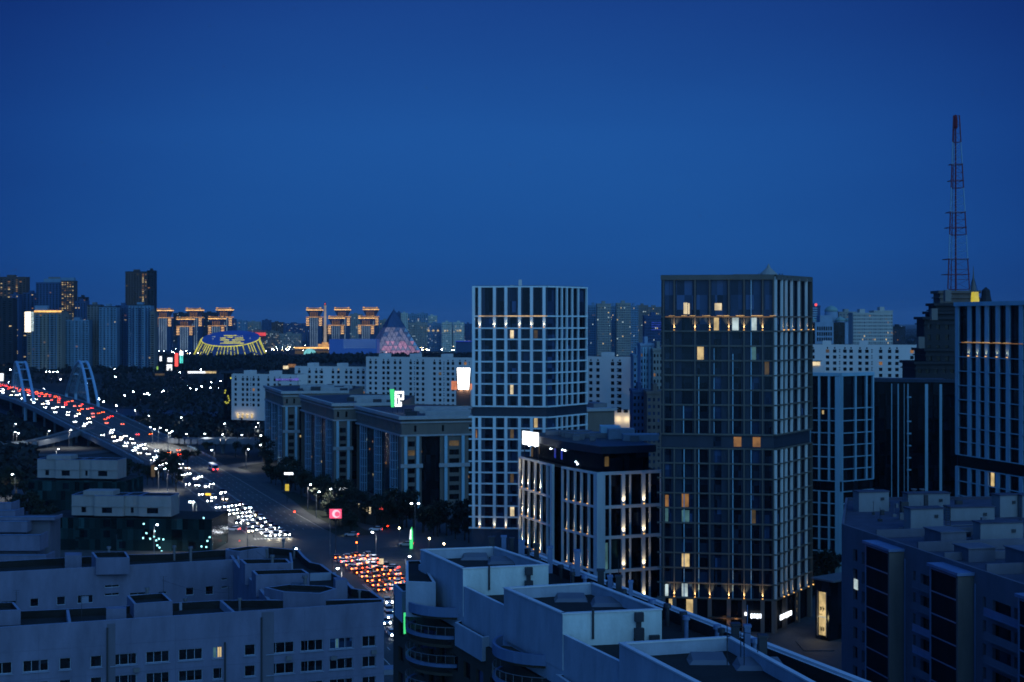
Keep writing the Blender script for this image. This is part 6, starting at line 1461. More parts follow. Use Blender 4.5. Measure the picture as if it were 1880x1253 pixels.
point_light('shop_lamp', k.pt(k.L/2, 4.5, 2.2), 300, (1, .8, .4), .5, B.root)
m = MB(); X, Y = P(1503, 1186, .2); m.box(X-4, X+2.5, Y-4, Y+5, -.02, .14); tag(m.build('forecourt', 'paving'), kind='structure')

# ------------------------------------------------------------------ low glass offices with white penthouses, lower left
def glass_office(label, body_, pent, D, zroof):
    B = Bld('glass_office', label, 'building', (*PD(body_[0], D), 0), 'low glass offices with white penthouses'); A, Bq = PD(body_[0], D), PD(body_[1], D-4); fr = Fr(A, Bq); m, ms = MB(), MB(); rects = []; n = int(fr.L/2.4)
    for i in range(n):
        z = .6
        while z < zroof-2: s = fr.L*i/n; rects.append((s+.12, s+fr.L/n-.12, z, z+2.2)); z += 3.3
    for q in holes(m, fr, 0, fr.L, 0, zroof, rects, .15): B.win(fr, *q, .13, pick((16, 'glass_g'), (3, 'glass_k'))) 
    dp = 18; plain(m, [A, Bq, fr.pt(fr.L, 0, -dp)[:2], fr.pt(0, 0, -dp)[:2]], 0, zroof, (1, 2, 3)); m.build('facade', 'glass_g', B.root)
    m = MB(); m.face([fr.pt(0, zroof-.1), fr.pt(fr.L, zroof-.1), fr.pt(fr.L, zroof-.1, -dp), fr.pt(0, zroof-.1, -dp)]); m.build('roof', 'roof', B.root)
    x0_, x1_, y0_, y1_ = pent; k0, k1 = fr.at(x0_), fr.at(x1_); w_ = k1-k0; zt_ = ZY(y0_+8, D); zl = ZY(y1_, D); zm = (zt_*.48+zl*.52)
    for a, b, d in ((0, .24, -1.6), (.24, .53, -.6), (.53, .68, -1.5), (.68, 1.0, -.6)):
        m = MB(); f3 = Fr(fr.pt(k0+w_*a, 0, d)[:2], fr.pt(k0+w_*b, 0, d)[:2]); rr = [(f3.L*.25, f3.L*.6, zl+.9, zm-.4)] if b-a > .26 else [(f3.L*.4, f3.L*.6, zl+.9, zm-.4)]
        for q in holes(m, f3, 0, f3.L, zl, zt_, rr, .3): B.win(f3, *q, .28, 'glass_k')
        f3.box(m, 0, f3.L, zm-.15, zm+.15, 0.01, .3); plain(m, [tuple(f3.A), tuple(f3.B), f3.pt(f3.L, 0, -8)[:2], f3.pt(0, 0, -8)[:2]], zl, zt_, (1, 2, 3)); m.build('penthouse', 'render_off', B.root)
        m = MB(); f3.box(m, -.05, f3.L+.05, zt_, zt_+.15, -.35, .1); f3.box(m, -.05, f3.L+.05, zt_, zt_+.15, -8, -7.6); f3.box(m, -.05, .3, zt_, zt_+.15, -7.6, -.35); f3.box(m, f3.L-.3, f3.L+.05, zt_, zt_+.15, -7.6, -.35); m.build('penthouse_coping', 'duct', B.root)
        m = MB(); m.face([f3.pt(.1, zt_-.02, -.1), f3.pt(f3.L-.1, zt_-.02, -.1), f3.pt(f3.L-.1, zt_-.02, -7.8), f3.pt(.1, zt_-.02, -7.8)]); m.build('penthouse_roof', 'roof', B.root)
    m = MB(); f3 = fr; f3.box(m, k0+w_*.12, k0+w_*.42, zt_, zt_+1.4, -7, -1.2); m.build('lift_housing', 'render_off', B.root)
    B.done(100); return fr
M['render_off'] = mat('off_white_render', (.205, .20, .205), .9, .14, .4)
glass_office('far low glass office with a white penthouse beside the river road', (52, 228), (65, 215, 836, 878), 505, 13.6)
gf = glass_office('near dark green glass office with a white penthouse beside the avenue', (76, 389), (128, 313, 902, 947), 436, 9.8)
# reflected lamps inside the near glass office: small lit rooms
o = thing('lit_stair', 'cluster of small cyan lights inside the near green glass office', 'lights', gf.pt(gf.at(285), 4, .3)); m = MB()
for px_, py_ in ((264, 962), (284, 975), (263, 988), (269, 979), (283, 985), (287, 992), (292, 989), (289, 1001), (293, 1005), (276, 989), (300, 990), (297, 1012), (374, 950), (370, 1002), (381, 992), (385, 985), (379, 1003)):
    s = gf.at(px_); z = ZY(py_, 434); gf.box(m, s-.22, s+.22, z-.2, z+.25, .05, .12)
m.build('lamp_cluster', lit('cyan_lamps', (.35, .9, .95), 3.0, 0), o)
# white terraced balconies at the left edge
B = Bld('terrace_block', 'white stepped balcony terraces cut by the left edge of the picture', 'building', (*PD(-20, 320), 0))
for x1_, y0_, y1_, D_ in ((20, 924, 940, 335), (28, 938, 958, 330), (50, 958, 976, 325), (100, 950, 954, 327), (73, 983, 1010, 320), (85, 1020, 1036, 312)):
    a, b = PD(-60, D_), PD(x1_, D_); k = Fr(a, b); zt_ = ZY(y0_, D_); zl = ZY(y1_, D_); m = MB(); k.box(m, 0, k.L, zl, zt_, -.4, 0); k.box(m, 0, k.L, zl-.2, zl, -6, 0); k.box(m, k.L-.35, k.L, zl, zt_, -6, -.4); m.build('terrace_parapet', 'stucco', B.root)
    m = MB(); k.box(m, -.1, k.L+.1, zt_, zt_+.15, -.5, .1); m.build('coping', 'duct', B.root); m = MB(); k.box(m, 0, k.L-1.5, 0, zl-.2, -9, -1.6); m.build('wall', 'night_navy', B.root)
# ------------------------------------------------------------------ trees
ORD = ['first', 'second', 'third', 'fourth', 'fifth', 'sixth', 'seventh', 'eighth', 'ninth', 'tenth', 'eleventh', 'twelfth', 'thirteenth', 'fourteenth', 'fifteenth', 'sixteenth', 'seventeenth', 'eighteenth', 'nineteenth', 'twentieth']
def ordw(i):
    if i < 20: return ORD[i]
    t = ['twenty', 'thirty', 'forty', 'fifty', 'sixty', 'seventy', 'eighty', 'ninety'][(i+1)//10-2]; r_ = (i+1) % 10
    return t+'-'+ORD[r_-1] if r_ else {'twenty': 'twentieth', 'thirty': 'thirtieth', 'forty': 'fortieth', 'fifty': 'fiftieth', 'sixty': 'sixtieth', 'seventy': 'seventieth', 'eighty': 'eightieth', 'ninety': 'ninetieth'}[t]
def leafcard(mb, c, s, rn):
    a = Vector((rn.gauss(0, 1), rn.gauss(0, 1), rn.gauss(0, 1))).normalized(); b = a.cross(Vector((rn.gauss(0, 1), rn.gauss(0, 1), rn.gauss(0, 1)))).normalized()
    mb.face([c-a*s-b*s*.7, c+a*s-b*s*.5, c+a*s*.9+b*s*.8, c-a*s*.8+b*s*.6])
def make_tree(h, rw, seed):
    rn = random.Random(seed); t = thing('tree', '', 'tree'); m = MB(); th = h*.35
    m.tube((0, 0, 0), (.1, 0, th), .22, .14, 7); cl_ = []
    for i in range(7):
        a = rn.random()*6.28; r_ = rw*(.35+.5*rn.random()); z = th+(h-th)*(.15+.65*rn.random()); e = Vector((r_*math.cos(a), r_*math.sin(a), z)); m.tube((.1, 0, th*(.75+.25*rn.random())), e, .09, .03, 5); cl_.append((e, rw*(.32+.28*rn.random())))
    m.tube((.1, 0, th), (0, 0, h*.9), .13, .03, 5); cl_.append((Vector((0, 0, h*.82)), rw*.45)); m.build('trunk', 'bark', t, world=False)
    c = MB()
    for e, r_ in cl_:
        for _ in range(75):
            d = Vector((rn.gauss(0, 1), rn.gauss(0, 1), rn.gauss(0, .8))); d = d.normalized()*(rn.random()**.45)*r_; leafcard(c, e+d, .16+.2*rn.random(), rn)
    c.build('crown', 'leaf', t, world=False); return t
protos = [make_tree(9, 3.2, 1), make_tree(7.5, 2.9, 2), make_tree(10.5, 3.6, 3), make_tree(6.5, 2.6, 4)]; used = [False]*4
def copy_thing(o, loc, rz=0, sc_=1, label=None, group=None):
    r = o.copy(); COL.objects.link(r); r.location = loc; r.rotation_euler = (0, 0, rz); r.scale = (sc_,)*3
    for c in o.children:
        d = c.copy(); COL.objects.link(d); d.parent = r
        for e in c.children: f_ = e.copy(); COL.objects.link(f_); f_.parent = d
    if label: r['label'] = label
    if group: r['group'] = group
    return r
def tree_at(px_, py_, label, group, z=0):
    X, Y = P(px_, py_, z); z = ground_z(X, Y)
    i = R.randrange(4); sc_ = .75+.6*R.random()
    if not used[i]: used[i] = True; t = protos[i]; t.location = (X, Y, z); t.rotation_euler = (0, 0, R.random()*6); t.scale = (sc_,)*3; t['label'] = label; t['group'] = group
    else: copy_thing(protos[i], (X, Y, z), R.random()*6.28, sc_, label, group)
def tree_row(pts, n, label, group, jit=4):
    for k in range(n):
        t = k/(n-1)*(len(pts)-1); i = min(int(t), len(pts)-2); f_ = t-i; x_ = pts[i][0]*(1-f_)+pts[i+1][0]*f_; y_ = pts[i][1]*(1-f_)+pts[i+1][1]*f_
        tree_at(x_+R.uniform(-jit, jit), y_+R.uniform(-jit, jit), label, group)
tree_row([(492, 880), (560, 915), (620, 955), (640, 985)], 22, 'dark tree in the belt between the avenue and the beige blocks', 'trees along the avenue before the beige blocks', 6)
tree_row([(520, 890), (600, 925), (660, 960), (740, 975), (860, 985)], 30, 'dark bushy tree standing in front of the nearest beige block', 'trees in front of the nearest beige block', 7)
tree_row([(700, 960), (780, 975), (862, 992)], 14, 'dark tree in the garden left of the pale tower', 'garden trees left of the pale tower', 6)
tree_row([(10, 930), (60, 960), (110, 985)], 12, 'dark tree between the terraces and the green glass offices', 'trees around the green glass offices', 8)
tree_row([(0, 905), (50, 920), (100, 935), (120, 930)], 10, 'dark tree behind the white edge terraces', 'trees behind the edge terraces', 8)
tree_row([(215, 880), (260, 890), (300, 880), (330, 900)], 12, 'dark tree between the avenue and the far glass office', 'trees by the far glass office', 7)
tree_row([(345, 850), (400, 832), (480, 845), (490, 860)], 10, 'dark tree under the viaduct', 'trees under the viaduct', 6)
tree_row([(1492, 1110), (1515, 1080), (1530, 1060)], 6, 'dark tree between the bronze tower and the navy flats', 'trees beside the navy flats', 6)
# woods that read as one mass
def woods(name, quads, n, hmin, hmax, cs, label=None):
    rn = random.Random(name); c = MB()
    for _ in range(n):
        q = rn.choice(quads); x0_, y0_, x1_, y1_ = q; py = 1/(1/(y0_-HY)+rn.random()*(1/(y1_-HY)-1/(y0_-HY)))+HY if y0_ > HY else y0_; X, Y = P(rn.uniform(x0_, x1_), py, -2)
        if road_dist(X, Y) < 30 and Y < 1500: continue
        gz = ground_z(X, Y)
        if abs(gz+7) < .4 and 1010 < Y+.33*X < 1190 and False: continue
        h = rn.uniform(hmin, hmax); r_ = h*.42
        for _ in range(16):
            d = Vector((rn.gauss(0, 1), rn.gauss(0, 1), rn.gauss(0, 1))).normalized()*(rn.random()**.5); leafcard(c, Vector((X+d.x*r_, Y+d.y*r_, gz+h*.55+d.z*h*.45)), cs*(.6+.8*rn.random()), rn)
    o = c.build(name, 'leaf2'); tag(o, label, None, None, 'stuff'); return o
woods('riverside_woods', [(-30, 684, 400, 700), (200, 693, 480, 800), (-30, 760, 120, 812), (250, 760, 480, 800), (200, 830, 300, 850), (-20, 845, 60, 900), (160, 700, 420, 740)], 2300, 5, 9, 1.1, 'dark woodland along both banks of the river')
woods('park_woods', [(285, 661, 690, 672), (560, 659, 870, 668), (290, 666, 560, 686), (850, 650, 1220, 670), (1480, 618, 1700, 640)], 2600, 7, 12, 2.2, 'dark parkland trees in front of the lit landmarks')
woods('skyline_woods', [(-20, 678, 290, 688), (1640, 606, 1700, 614)], 500, 6, 10, 2.0, 'dark tree line at the foot of the far towers')

# ------------------------------------------------------------------ street lamps
lp = thing('street_lamp', '', 'street lamp'); m = MB(); m.tube((0, 0, 0), (0, 0, 9.2), .12, .07, 6); m.tube((0, 0, 9.1), (.9, 0, 9.5), .05, n=5); m.build('pole', 'metal', lp, world=False)
m = MB(); m.lathe((1.0, 0, 9.42), [(.12, -.14), (.30, -.05), (.33, .04), (.2, .14)], 8); m.build('lamp_head', 'e_lamp', lp, world=False)
lw_ = thing('street_lamp', '', 'street lamp'); m = MB(); m.tube((0, 0, 0), (0, 0, 4.2), .07, n=6); m.build('pole', 'metal', lw_, world=False); m = MB(); m.lathe((0, 0, 4.4), [(.1, -.25), (.28, 0), (.1, .25)], 8); m.build('lamp_globe', 'e_lampwarm', lw_, world=False)
lf_ = thing('park_lamp', '', 'street lamp'); m = MB(); m.tube((0, 0, 0), (0, 0, 6), .12, n=4); m.build('pole', 'metal_dark', lf_, world=False); m = MB(); m.lathe((0, 0, 6), [(.1, -.4), (.5, 0), (.1, .4)], 6); m.build('lamp_head', 'e_lampfar', lf_, world=False)
lg_ = thing('park_lamp', '', 'street lamp'); m = MB(); m.tube((0, 0, 0), (0, 0, 6), .12, n=4); m.build('pole', 'metal_dark', lg_, world=False); m = MB(); m.lathe((0, 0, 6), [(.1, -.4), (.5, 0), (.1, .4)], 6); m.build('lamp_head', 'e_lampwarm', lg_, world=False)
state = {}
def lamp(px_, py_, label, group, kind='a', real=0):
    src, h = {'a': (lp, 9.45), 'w': (lw_, 4.4), 'f': (lf_, 6), 'g': (lg_, 6)}[kind]; z = 0
    for _ in range(6): X, Y = P(px_, py_, z+h); z = ground_z(X, Y) if road_dist(X, Y) > 20 or Y < 700 else min(7, max(0, (Y-650)/40))
    rz = R.choice((0, math.pi)) if kind == 'a' else 0; off = math.cos(rz) if kind == 'a' else 0
    if kind not in state: state[kind] = 1; src.location = (X-off, Y, z); src.rotation_euler = (0, 0, rz); src['label'] = label; src['group'] = group; o = src
    else: o = copy_thing(src, (X-off, Y, z), rz, 1, label, group)
    if real:
        l = bpy.data.lights.new('lamp_light', 'SPOT'); l.energy = real; l.spot_size = rad(150); l.spot_blend = .8; l.color = (1, .97, .85) if kind != 'w' else (1, .75, .4); l.shadow_soft_size = .3; q = bpy.data.objects.new('lamp_light', l); COL.objects.link(q); q.parent = o; q.location = (1.0 if kind == 'a' else 0, 0, h-.35)
    return o
road_l = [(90, 768), (130, 790), (107, 825), (286.5, 861), (303, 861), (349, 922), (355, 922), (405, 906), (460, 933), (460, 948), (504, 1007), (544, 1008), (620, 1044), (684, 977.5), (752, 1022), (586, 903.5), (570, 890), (607, 898)]
for i, (a, b) in enumerate(road_l): lamp(a, b, f'lit white street lamp beside the avenue, {ordw(i)} counted from the bridge end', 'street lamps along the avenue', 'a', 500 if a in (349, 355, 107, 752, 684, 286.5, 586, 570, 607) else (2200 if a in (303, 405, 460, 504) else 5500))
ramp_l = [(248, 754), (273, 764), (333, 767), (412, 778), (276, 785), (284, 788), (294, 786), (306, 790), (312, 795), (316, 792), (342, 797), (376, 797), (409, 798), (389, 827), (297, 720), (444, 799), (479, 800), (478, 817), (455.5, 825), (470, 784), (474, 777)]
for i, (a, b) in enumerate(ramp_l): lamp(a, b, f'white lamp in the dark by the viaduct, {ordw(i)} of the scatter', 'lamps around the viaduct', 'a', 900 if i % 3 == 0 else 0)
left_l = [(81, 714), (29, 779), (28, 793), (34, 796), (23, 871), (289, 964), (19, 682), (67, 681), (54, 679), (130, 679), (182, 678), (211, 677), (226, 676), (264, 674), (276, 674), (369, 678.5), (330, 687), (16, 702), (2, 690), (4, 696), (150, 667), (160, 704), (250, 645), (238, 662), (212, 693), (111, 697), (85, 686), (91, 686), (98, 686), (105, 686)]
for i, (a, b) in enumerate(left_l): lamp(a, b, f'white lamp on the far bank beyond the bridge, {ordw(i)} of the scatter', 'lamps on the far river bank', 'f' if b < 700 else 'a')
for i, (a, b) in enumerate([(219, 724), (229, 727), (190, 738), (245, 720), (265, 724), (268, 722), (271, 723), (274, 725), (349, 713), (356, 717), (360, 716), (370, 710), (388, 702), (214, 745), (345, 707), (401, 712), (405, 700), (386, 712), (300, 718), (182, 733)]):
    lamp(a, b, 'tiny path lamp in the dark riverside park', 'path lamps in the riverside park', 'f')
for i, (a, b, e) in enumerate(((733, 970, 200), (788, 989, 500), (815, 999, 900))): lamp(a, b, ['small warm globe lamp right of the crossroads', 'warm globe lamp beside the green pylon sign', 'brightest warm globe lamp, just left of the pale tower'][i], 'warm globe lamps by the crossroads', 'w', e)
dl_ = thing('twin_lamp', 'tall double-headed street lamp in front of the beige block', 'street lamp', (*P(762, 988), 0)); X, Y = P(762, 988); zt_ = ZY(925, Y); m = MB(); m.tube((X, Y, 0), (X, Y, zt_), .13, .08); m.tube((X-1.3, Y, zt_), (X+1.3, Y, zt_), .06); m.build('pole', 'metal', dl_)
for s_ in (-1.15, 1.15): m = MB(); m.lathe((X+s_, Y, zt_), [(.15, -.2), (.38, 0), (.2, .2)], 8); m.build('lamp_head', 'e_lamp', dl_)
# glitter of lamps around the far landmarks
rn = random.Random(11)
for i in range(130):
    a = rn.choice([rn.uniform(286, 365), rn.uniform(480, 560), rn.uniform(770, 868), rn.uniform(600, 700), rn.uniform(285, 870)]); b = rn.uniform(634, 644) if a > 365 else rn.uniform(632, 650)
    lamp(a, b, 'tiny lamp in the glitter around the lit landmarks', 'glitter of lamps around the landmarks', 'f' if i % 3 else 'g')
for i in range(40):
    a = rn.uniform(1080, 1215) if i < 12 else rn.uniform(1640, 1690) if i < 22 else rn.uniform(780, 868); b = rn.uniform(630, 648) if i < 12 else rn.uniform(597, 606) if i < 22 else rn.uniform(630, 642)
    lamp(a, b, 'tiny lamp twinkling on the far skyline', 'lamps on the far skyline', 'f')
lamp(1658, 627, 'pinkish white lamp on the roof line at the right end of the white flats', 'lamps on the far skyline', 'f')
# bright ad pylons and lit cluster at the left of the arena
def board(name, label, cat, px_, py_, w_, h_, D_, mk, group=None, post=True):
    X, Y = PD(px_, D_); z = ZY(py_, D_); o = thing(name, label, cat, (X, Y, 0), group); w2 = w_*mpp(D_)/2; h2 = h_*mpp(D_)/2
    m = MB(); m.box(X-w2, X+w2, Y-.12, Y+.12, z-h2, z+h2); m.build('lit_face', mk, o); m = MB(); gz = ground_z(X, Y)
    m.box(X-w2*1.05, X+w2*1.05, Y+.13, Y+.4, z-h2*1.05, z+h2*1.05)
    if post: m.tube((X, Y+.3, gz), (X, Y+.3, z-h2), max(.12, w2*.08), n=6)
    m.build('frame', 'metal_dark', o); return o
M['e_scr'] = lit('screen_glow', (.9, .95, 1), 1.5, .15, .1); M['e_teal'] = lit('screen_teal', (.1, .8, .7), 1.0, .3, .2); M['e_green2'] = lit('screen_green', (.3, .6, .1), .8, .3, .2)
for args in (('billboard', 'upper bright white screen in the cluster left of the arena', 'billboard', 312, 661, 9, 8, 1900, 'e_scr'), ('billboard', 'lower round white glowing sign in the cluster left of the arena', 'billboard', 311, 675, 10, 11, 1880, 'e_scr'),
             ('billboard', 'tall red screen in the cluster left of the arena', 'billboard', 324, 661, 6, 24, 1890, 'e_red'), ('billboard', 'teal and white tall screen beside the red one', 'billboard', 333, 657, 6, 20, 1895, 'e_teal'), ('billboard', 'white tall screen above the teal one', 'billboard', 333, 649, 7, 8, 1893, 'e_scr'),
             ('billboard', 'slim green screen left of the white round sign', 'billboard', 289, 676, 3, 6, 1700, 'e_green2'), ('billboard', 'small white board on the far bank, left of the cluster', 'billboard', 295, 659, 4, 9, 1900, 'e_scr'),
             ('billboard', 'bright white and red board at the left end of the bridge', 'billboard', 3, 693, 7, 14, 1300, 'e_scr'),
             ('billboard', 'pink and white crescent advertising screen by the crossroads', 'billboard', 616, 943.5, 22, 17, 425, 'e_pink'),
             ('shop_sign', 'upper small white bar sign in the trees before the farthest beige block', 'sign', 530, 870, 16, 4, 560, 'e_white'), ('shop_sign', 'long white bar sign in front of the middle beige block', 'sign', 633.5, 898.5, 21, 4.5, 520, 'e_white'),
             ('shop_sign', 'small yellow upright sign among the dark trees', 'sign', 527, 895.5, 7, 12, 545, lit('sign_yellow', (.9, .65, .05), .7, .2)), ('shop_sign', 'olive green dim sign under the long white bar sign', 'sign', 628, 910, 10, 4, 521, 'e_green2'),
             ('shop_sign', 'orange shop sign among the lamps by the beige blocks', 'sign', 613, 915, 8, 5, 520, 'l_orange'), ('shop_sign', 'red sign with a white tip near the nearest beige block', 'sign', 700, 934, 8, 4.5, 480, 'e_red'),
             ('road_sign', 'pale lit road sign panel at the red car queue', 'sign', 700, 1031, 8, 10, 382, 'l_cream'), ('road_sign', 'yellow lit gantry panel over the kerb lane', 'sign', 382, 908, 10, 4, 535, lit('gantry_yellow', (1, .62, .05), 1.5, .1)),
             ('shop_window', 'lit yellow doorway under the trees left of the avenue', 'window', 281, 865, 7, 22, 600, 'l_dim')):
    board(*args)
X, Y = PD(616, 424.8); z = ZY(943.5, 424.8); m = MB(); m.lathe((0, 0, 0), [(1.15, 0), (1.15, .05)], 20); o = [q for q in COL.objects if q.name.startswith('billboard') and 'crescent' in q.get('label', '')][0]
v = [(X+.2+1.2*math.cos(t), Y-.2, z+1.2*math.sin(t)) for t in [math.pi*2*i/24 for i in range(24)]]; v2 = [(X+.55+.75*math.cos(t), Y-.26, z-.1+.75*math.sin(t)) for t in [math.pi*2*i/24 for i in range(24)]]
m = MB(); m.face(v[::-1]); m.build('screen_disc', 'e_pinkw', o); m = MB(); m.face(v2[::-1]); m.build('screen_disc', 'e_pink', o)
X, Y = PD(606, 426); m = MB(); m.tube((X, Y, 0), (X, Y, ZY(951, 426)), .12); m.build('second_post', 'metal', o)
# row of warm shop windows, low shop buildings at the foot of the beige blocks
k = Fr(PD(600, 512), PD(690, 486)); B = Bld('shop_row', 'low dark shop row with four glowing cream windows at the foot of the beige blocks', 'building', (*k.A, 0)); m = MB(); rr = [(k.at(x)-.75, k.at(x)+.75, ZY(y+6, 492), ZY(y-6, 492)) for x, y in ((659.5, 928), (666, 930.5), (672.5, 933), (679, 935.5))]
for q in holes(m, k, 0, k.L, 0, 6.5, rr, .2): B.win(k, *q, .15, 'l_cream')
plain(m, [tuple(k.A), tuple(k.B), k.pt(k.L, 0, -10)[:2], k.pt(0, 0, -10)[:2]], 0, 6.5, (1, 2, 3)); m.build('wall', 'brown', B.root); m = MB(); m.face([k.pt(0, 6.5), k.pt(k.L, 6.5), k.pt(k.L, 6.5, -10), k.pt(0, 6.5, -10)]); m.build('roof', 'roof', B.root); B.done(10)
# green pylon sign
X, Y = P(755, 1010); o = thing('pylon_sign', 'tall green and white glowing pylon sign at the crossroads', 'sign', (X, Y, 0)); zt_ = ZY(967, Y); m = MB(); pts = [(-.45, .3), (.45, .3), (.55, zt_*.35), (.5, zt_*.8), (.15, zt_), (-.25, zt_*.85), (-.5, zt_*.5)]
m.face([(X+a, Y, b) for a, b in pts]); m.face([(X+a, Y+.3, b) for a, b in pts][::-1]); m.build('green_blade', 'e_green', o); m = MB(); m.face([(X-.55, Y-.05, zt_*.45), (X+.05, Y-.05, zt_*.45), (X+.05, Y-.05, zt_*.88), (X-.3, Y-.05, zt_*.86)]); m.build('white_panel', 'e_scr', o); m = MB(); m.box(X-.6, X+.6, Y-.1, Y+.5, 0, .3); m.build('base', 'metal_dark', o)
# low lit building by the river (white and yellow strip)
for x0_, x1_, y0_, mk, lab in ((345, 378, 684, 'e_scr', 'long white lit kiosk strip by the river'), (376, 397, 684, 'l_warm', 'yellow lit end of the riverside kiosks'), (285, 302, 688, 'l_dim', 'dim amber strip light left of the riverside kiosks'), (520, 530, 676, 'l_cream', 'small floodlit white tent above the crescent'), (529, 543, 673, 'l_orange', 'orange lit pavilion beside the white tent')):
    D_ = 1750; k = Fr(PD(x0_, D_), PD(x1_, D_)); o = thing('kiosk', lab, 'kiosk', (*k.A, 0)); z = ZY(y0_, D_); m = MB(); k.box(m, 0, k.L, z-1.2, z+1.3 if y0_ > 680 else z+2.8, .05, .4); m.build('lit_front', mk, o); m = MB(); k.box(m, -.3, k.L+.3, 0, z+1.2, -6, 0); k.box(m, -.5, k.L+.5, z+1.4, z+1.9, -6.5, 0); m.build('shell', 'blk', o)
# traffic lights
for px_, py_, D_, mk, lab in ((440, 993, 452, 'e_red', 'red traffic light at the head of the white headlight queue'), (655, 996, 428, 'e_tailo', 'big orange-red traffic light above the red car queue'), (656, 985, 429, 'l_orange', 'upper dim signal on the pole of the red queue'), (634, 980, 470, 'e_tailo', 'orange traffic light beside the advertising screen'), (392, 989, 470, 'l_orange', 'dim orange signal left of the headlight queue'), (541, 940, 520, 'e_tail', 'small red signal standing far down the avenue')):
    X, Y = PD(px_, D_); z = ZY(py_, D_); o = thing('traffic_light', lab, 'traffic light', (X, Y, 0)); m = MB(); m.tube((X, Y, 0), (X, Y, z+.4), .07); m.build('pole', 'metal', o); m = MB(); m.box(X-.22, X+.22, Y-.15, Y+.15, z-.9, z+.35); m.build('housing', 'metal_dark', o); m = MB(); m.lathe((X, Y-.2, z), [(.08, -.2), (.26, 0), (.08, .2)], 8); m.build('lens', mk, o)

# ------------------------------------------------------------------ vehicles
def carp(mk='silver'):
    M_ = {}
    return M_
CARM = [('white', mat('car_white', (.55, .55, .56), .35, .05)), ('silver', mat('car_silver', (.30, .31, .33), .35, .05)), ('grey', mat('car_grey', (.10, .105, .11), .35, .05)), ('black', mat('car_black', (.012, .012, .014), .3, .05)), ('dark blue', mat('car_blue', (.015, .03, .09), .3, .05)), ('dark red', mat('car_red', (.12, .01, .012), .3, .05))]
def sect(mb, xs, mi=0):                       # loft: list of (y, halfwidth, z0, z1, topfactor)
    k = len(mb.v)
    for y, hw, z0, z1, tf in xs: mb.v += [(-hw, y, z0), (hw, y, z0), (hw, y, (z0+z1)/2), (hw*tf, y, z1), (-hw*tf, y, z1), (-hw, y, (z0+z1)/2)]
    for a in range(len(xs)-1):
        for i in range(6): j = (i+1) % 6; mb.f.append((k+a*6+i, k+a*6+j, k+(a+1)*6+j, k+(a+1)*6+i)); mb.m.append(mi)
    mb.f.append(tuple(range(k+5, k-1, -1))); e = k+(len(xs)-1)*6; mb.f.append(tuple(range(e, e+6))); mb.m += [mi, mi]
def make_car(kind, head, tail):
    t = thing('car', '', 'car'); L_, hb, hr, cab = {'sedan': (4.6, .92, 1.45, (-1.75, 1.0)), 'suv': (4.7, 1.08, 1.75, (-2.25, 1.1)), 'hatch': (4.0, .92, 1.5, (-1.9, .9))}[kind]; h = L_/2
    m = MB(); sect(m, [(-h, .70, .40, .80, .9), (-h+.12, .84, .25, hb-.06, .93), (-h+.9, .90, .22, hb, .95), (0, .91, .22, hb, .95), (h-1.1, .90, .22, hb-.05, .95), (h-.25, .84, .25, hb-.20, .92), (h, .68, .35, .62, .9)]); m.build('body', 'frame_white', t, world=False)
    m = MB(); a, b = cab; sect(m, [(a, .78, hb-.06, hb+.02, .9), (a+.45, .80, hb-.06, hr-.10, .84), (b-1.0, .80, hb-.06, hr-.08, .84), (b, .78, hb-.08, hb+.0, .9)]); m.build('windows', 'glass_k', t, world=False)
    m = MB(); sect(m, [(a+.42, .66, hr-.12, hr-.04, .9), (a+.9, .68, hr-.11, hr, .9), (b-1.15, .68, hr-.11, hr, .9), (b-.9, .66, hr-.13, hr-.06, .9)]); m.build('roof', 'frame_white', t, world=False)
    for s_ in (-1, 1):
        m = MB(); m.box(s_*.70-.16, s_*.70+.16, h-.25, h+.02, .50, .76); m.m[4] = 1; m.build('headlight', ['metal_dark', head], t, world=False)
        m = MB(); m.box(s_*.68-.16, s_*.68+.16, -h-.03, -h+.2, .56, .82); m.m[2] = 1; m.build('taillight', ['metal_dark', tail], t, world=False)
        for y in (-h+.85, h-.9): m = MB(); m.tube((s_*.72, y, .32), (s_*.93, y, .32), .32, n=10); m.build('wheel', 'roof', t, world=False)
    return t
kinds = {}
for kd in ('sedan', 'suv', 'hatch'):
    for hd in ('e_head', 'e_headw'):
        for tl_ in ('e_tail', 'e_tailo'): kinds[kd, hd, tl_] = None
def place_car(s, off, rev, label_fn, group, tail='e_tail'):
    kd = pick((5, 'sedan'), (3, 'suv'), (2, 'hatch')); hd = pick((3.2, 'e_head'), (1, 'e_headw')); cn_, cm = CARM[pick((4, 0), (3, 1), (2, 2), (3, 3), (1, 4), (.8, 5))]
    p, d = lane_pt(s, off); ang = math.atan2(d.y, d.x)-math.pi/2+(math.pi if rev else 0); lab = label_fn(cn_, kd)
    key = (kd, hd, tail)
    if kinds[key] is None: o = kinds[key] = make_car(*key); o.location = (p.x, p.y, p.z+.08); o.rotation_euler = (0, 0, ang); o['label'] = lab; o['group'] = group
    else: o = copy_thing(kinds[key], (p.x, p.y, p.z+.08), ang, 1, lab, group)
    for c in o.children:
        if c.name.split('.')[0] in ('body', 'roof'): c.material_slots[0].link = 'OBJECT'; c.material_slots[0].material = cm
    return o
KN = {'sedan': 'saloon', 'suv': 'estate-type car', 'hatch': 'small hatchback'}
lanes_in = [('inner', -2.0), ('second', -5.2), ('third', -8.4), ('kerb', -11.6)]; lanes_out = [('inner', 2.0), ('second', 5.2), ('third', 8.4), ('kerb', 11.6)]
s0 = s_of(515, 988); cnt = 0
sA = s_of(426, 930); sB_ = s_of(330, 850); sC = s_of(235, 800, 5); sD = s_of(150, 760, 7); sE = ARC[-1]-520
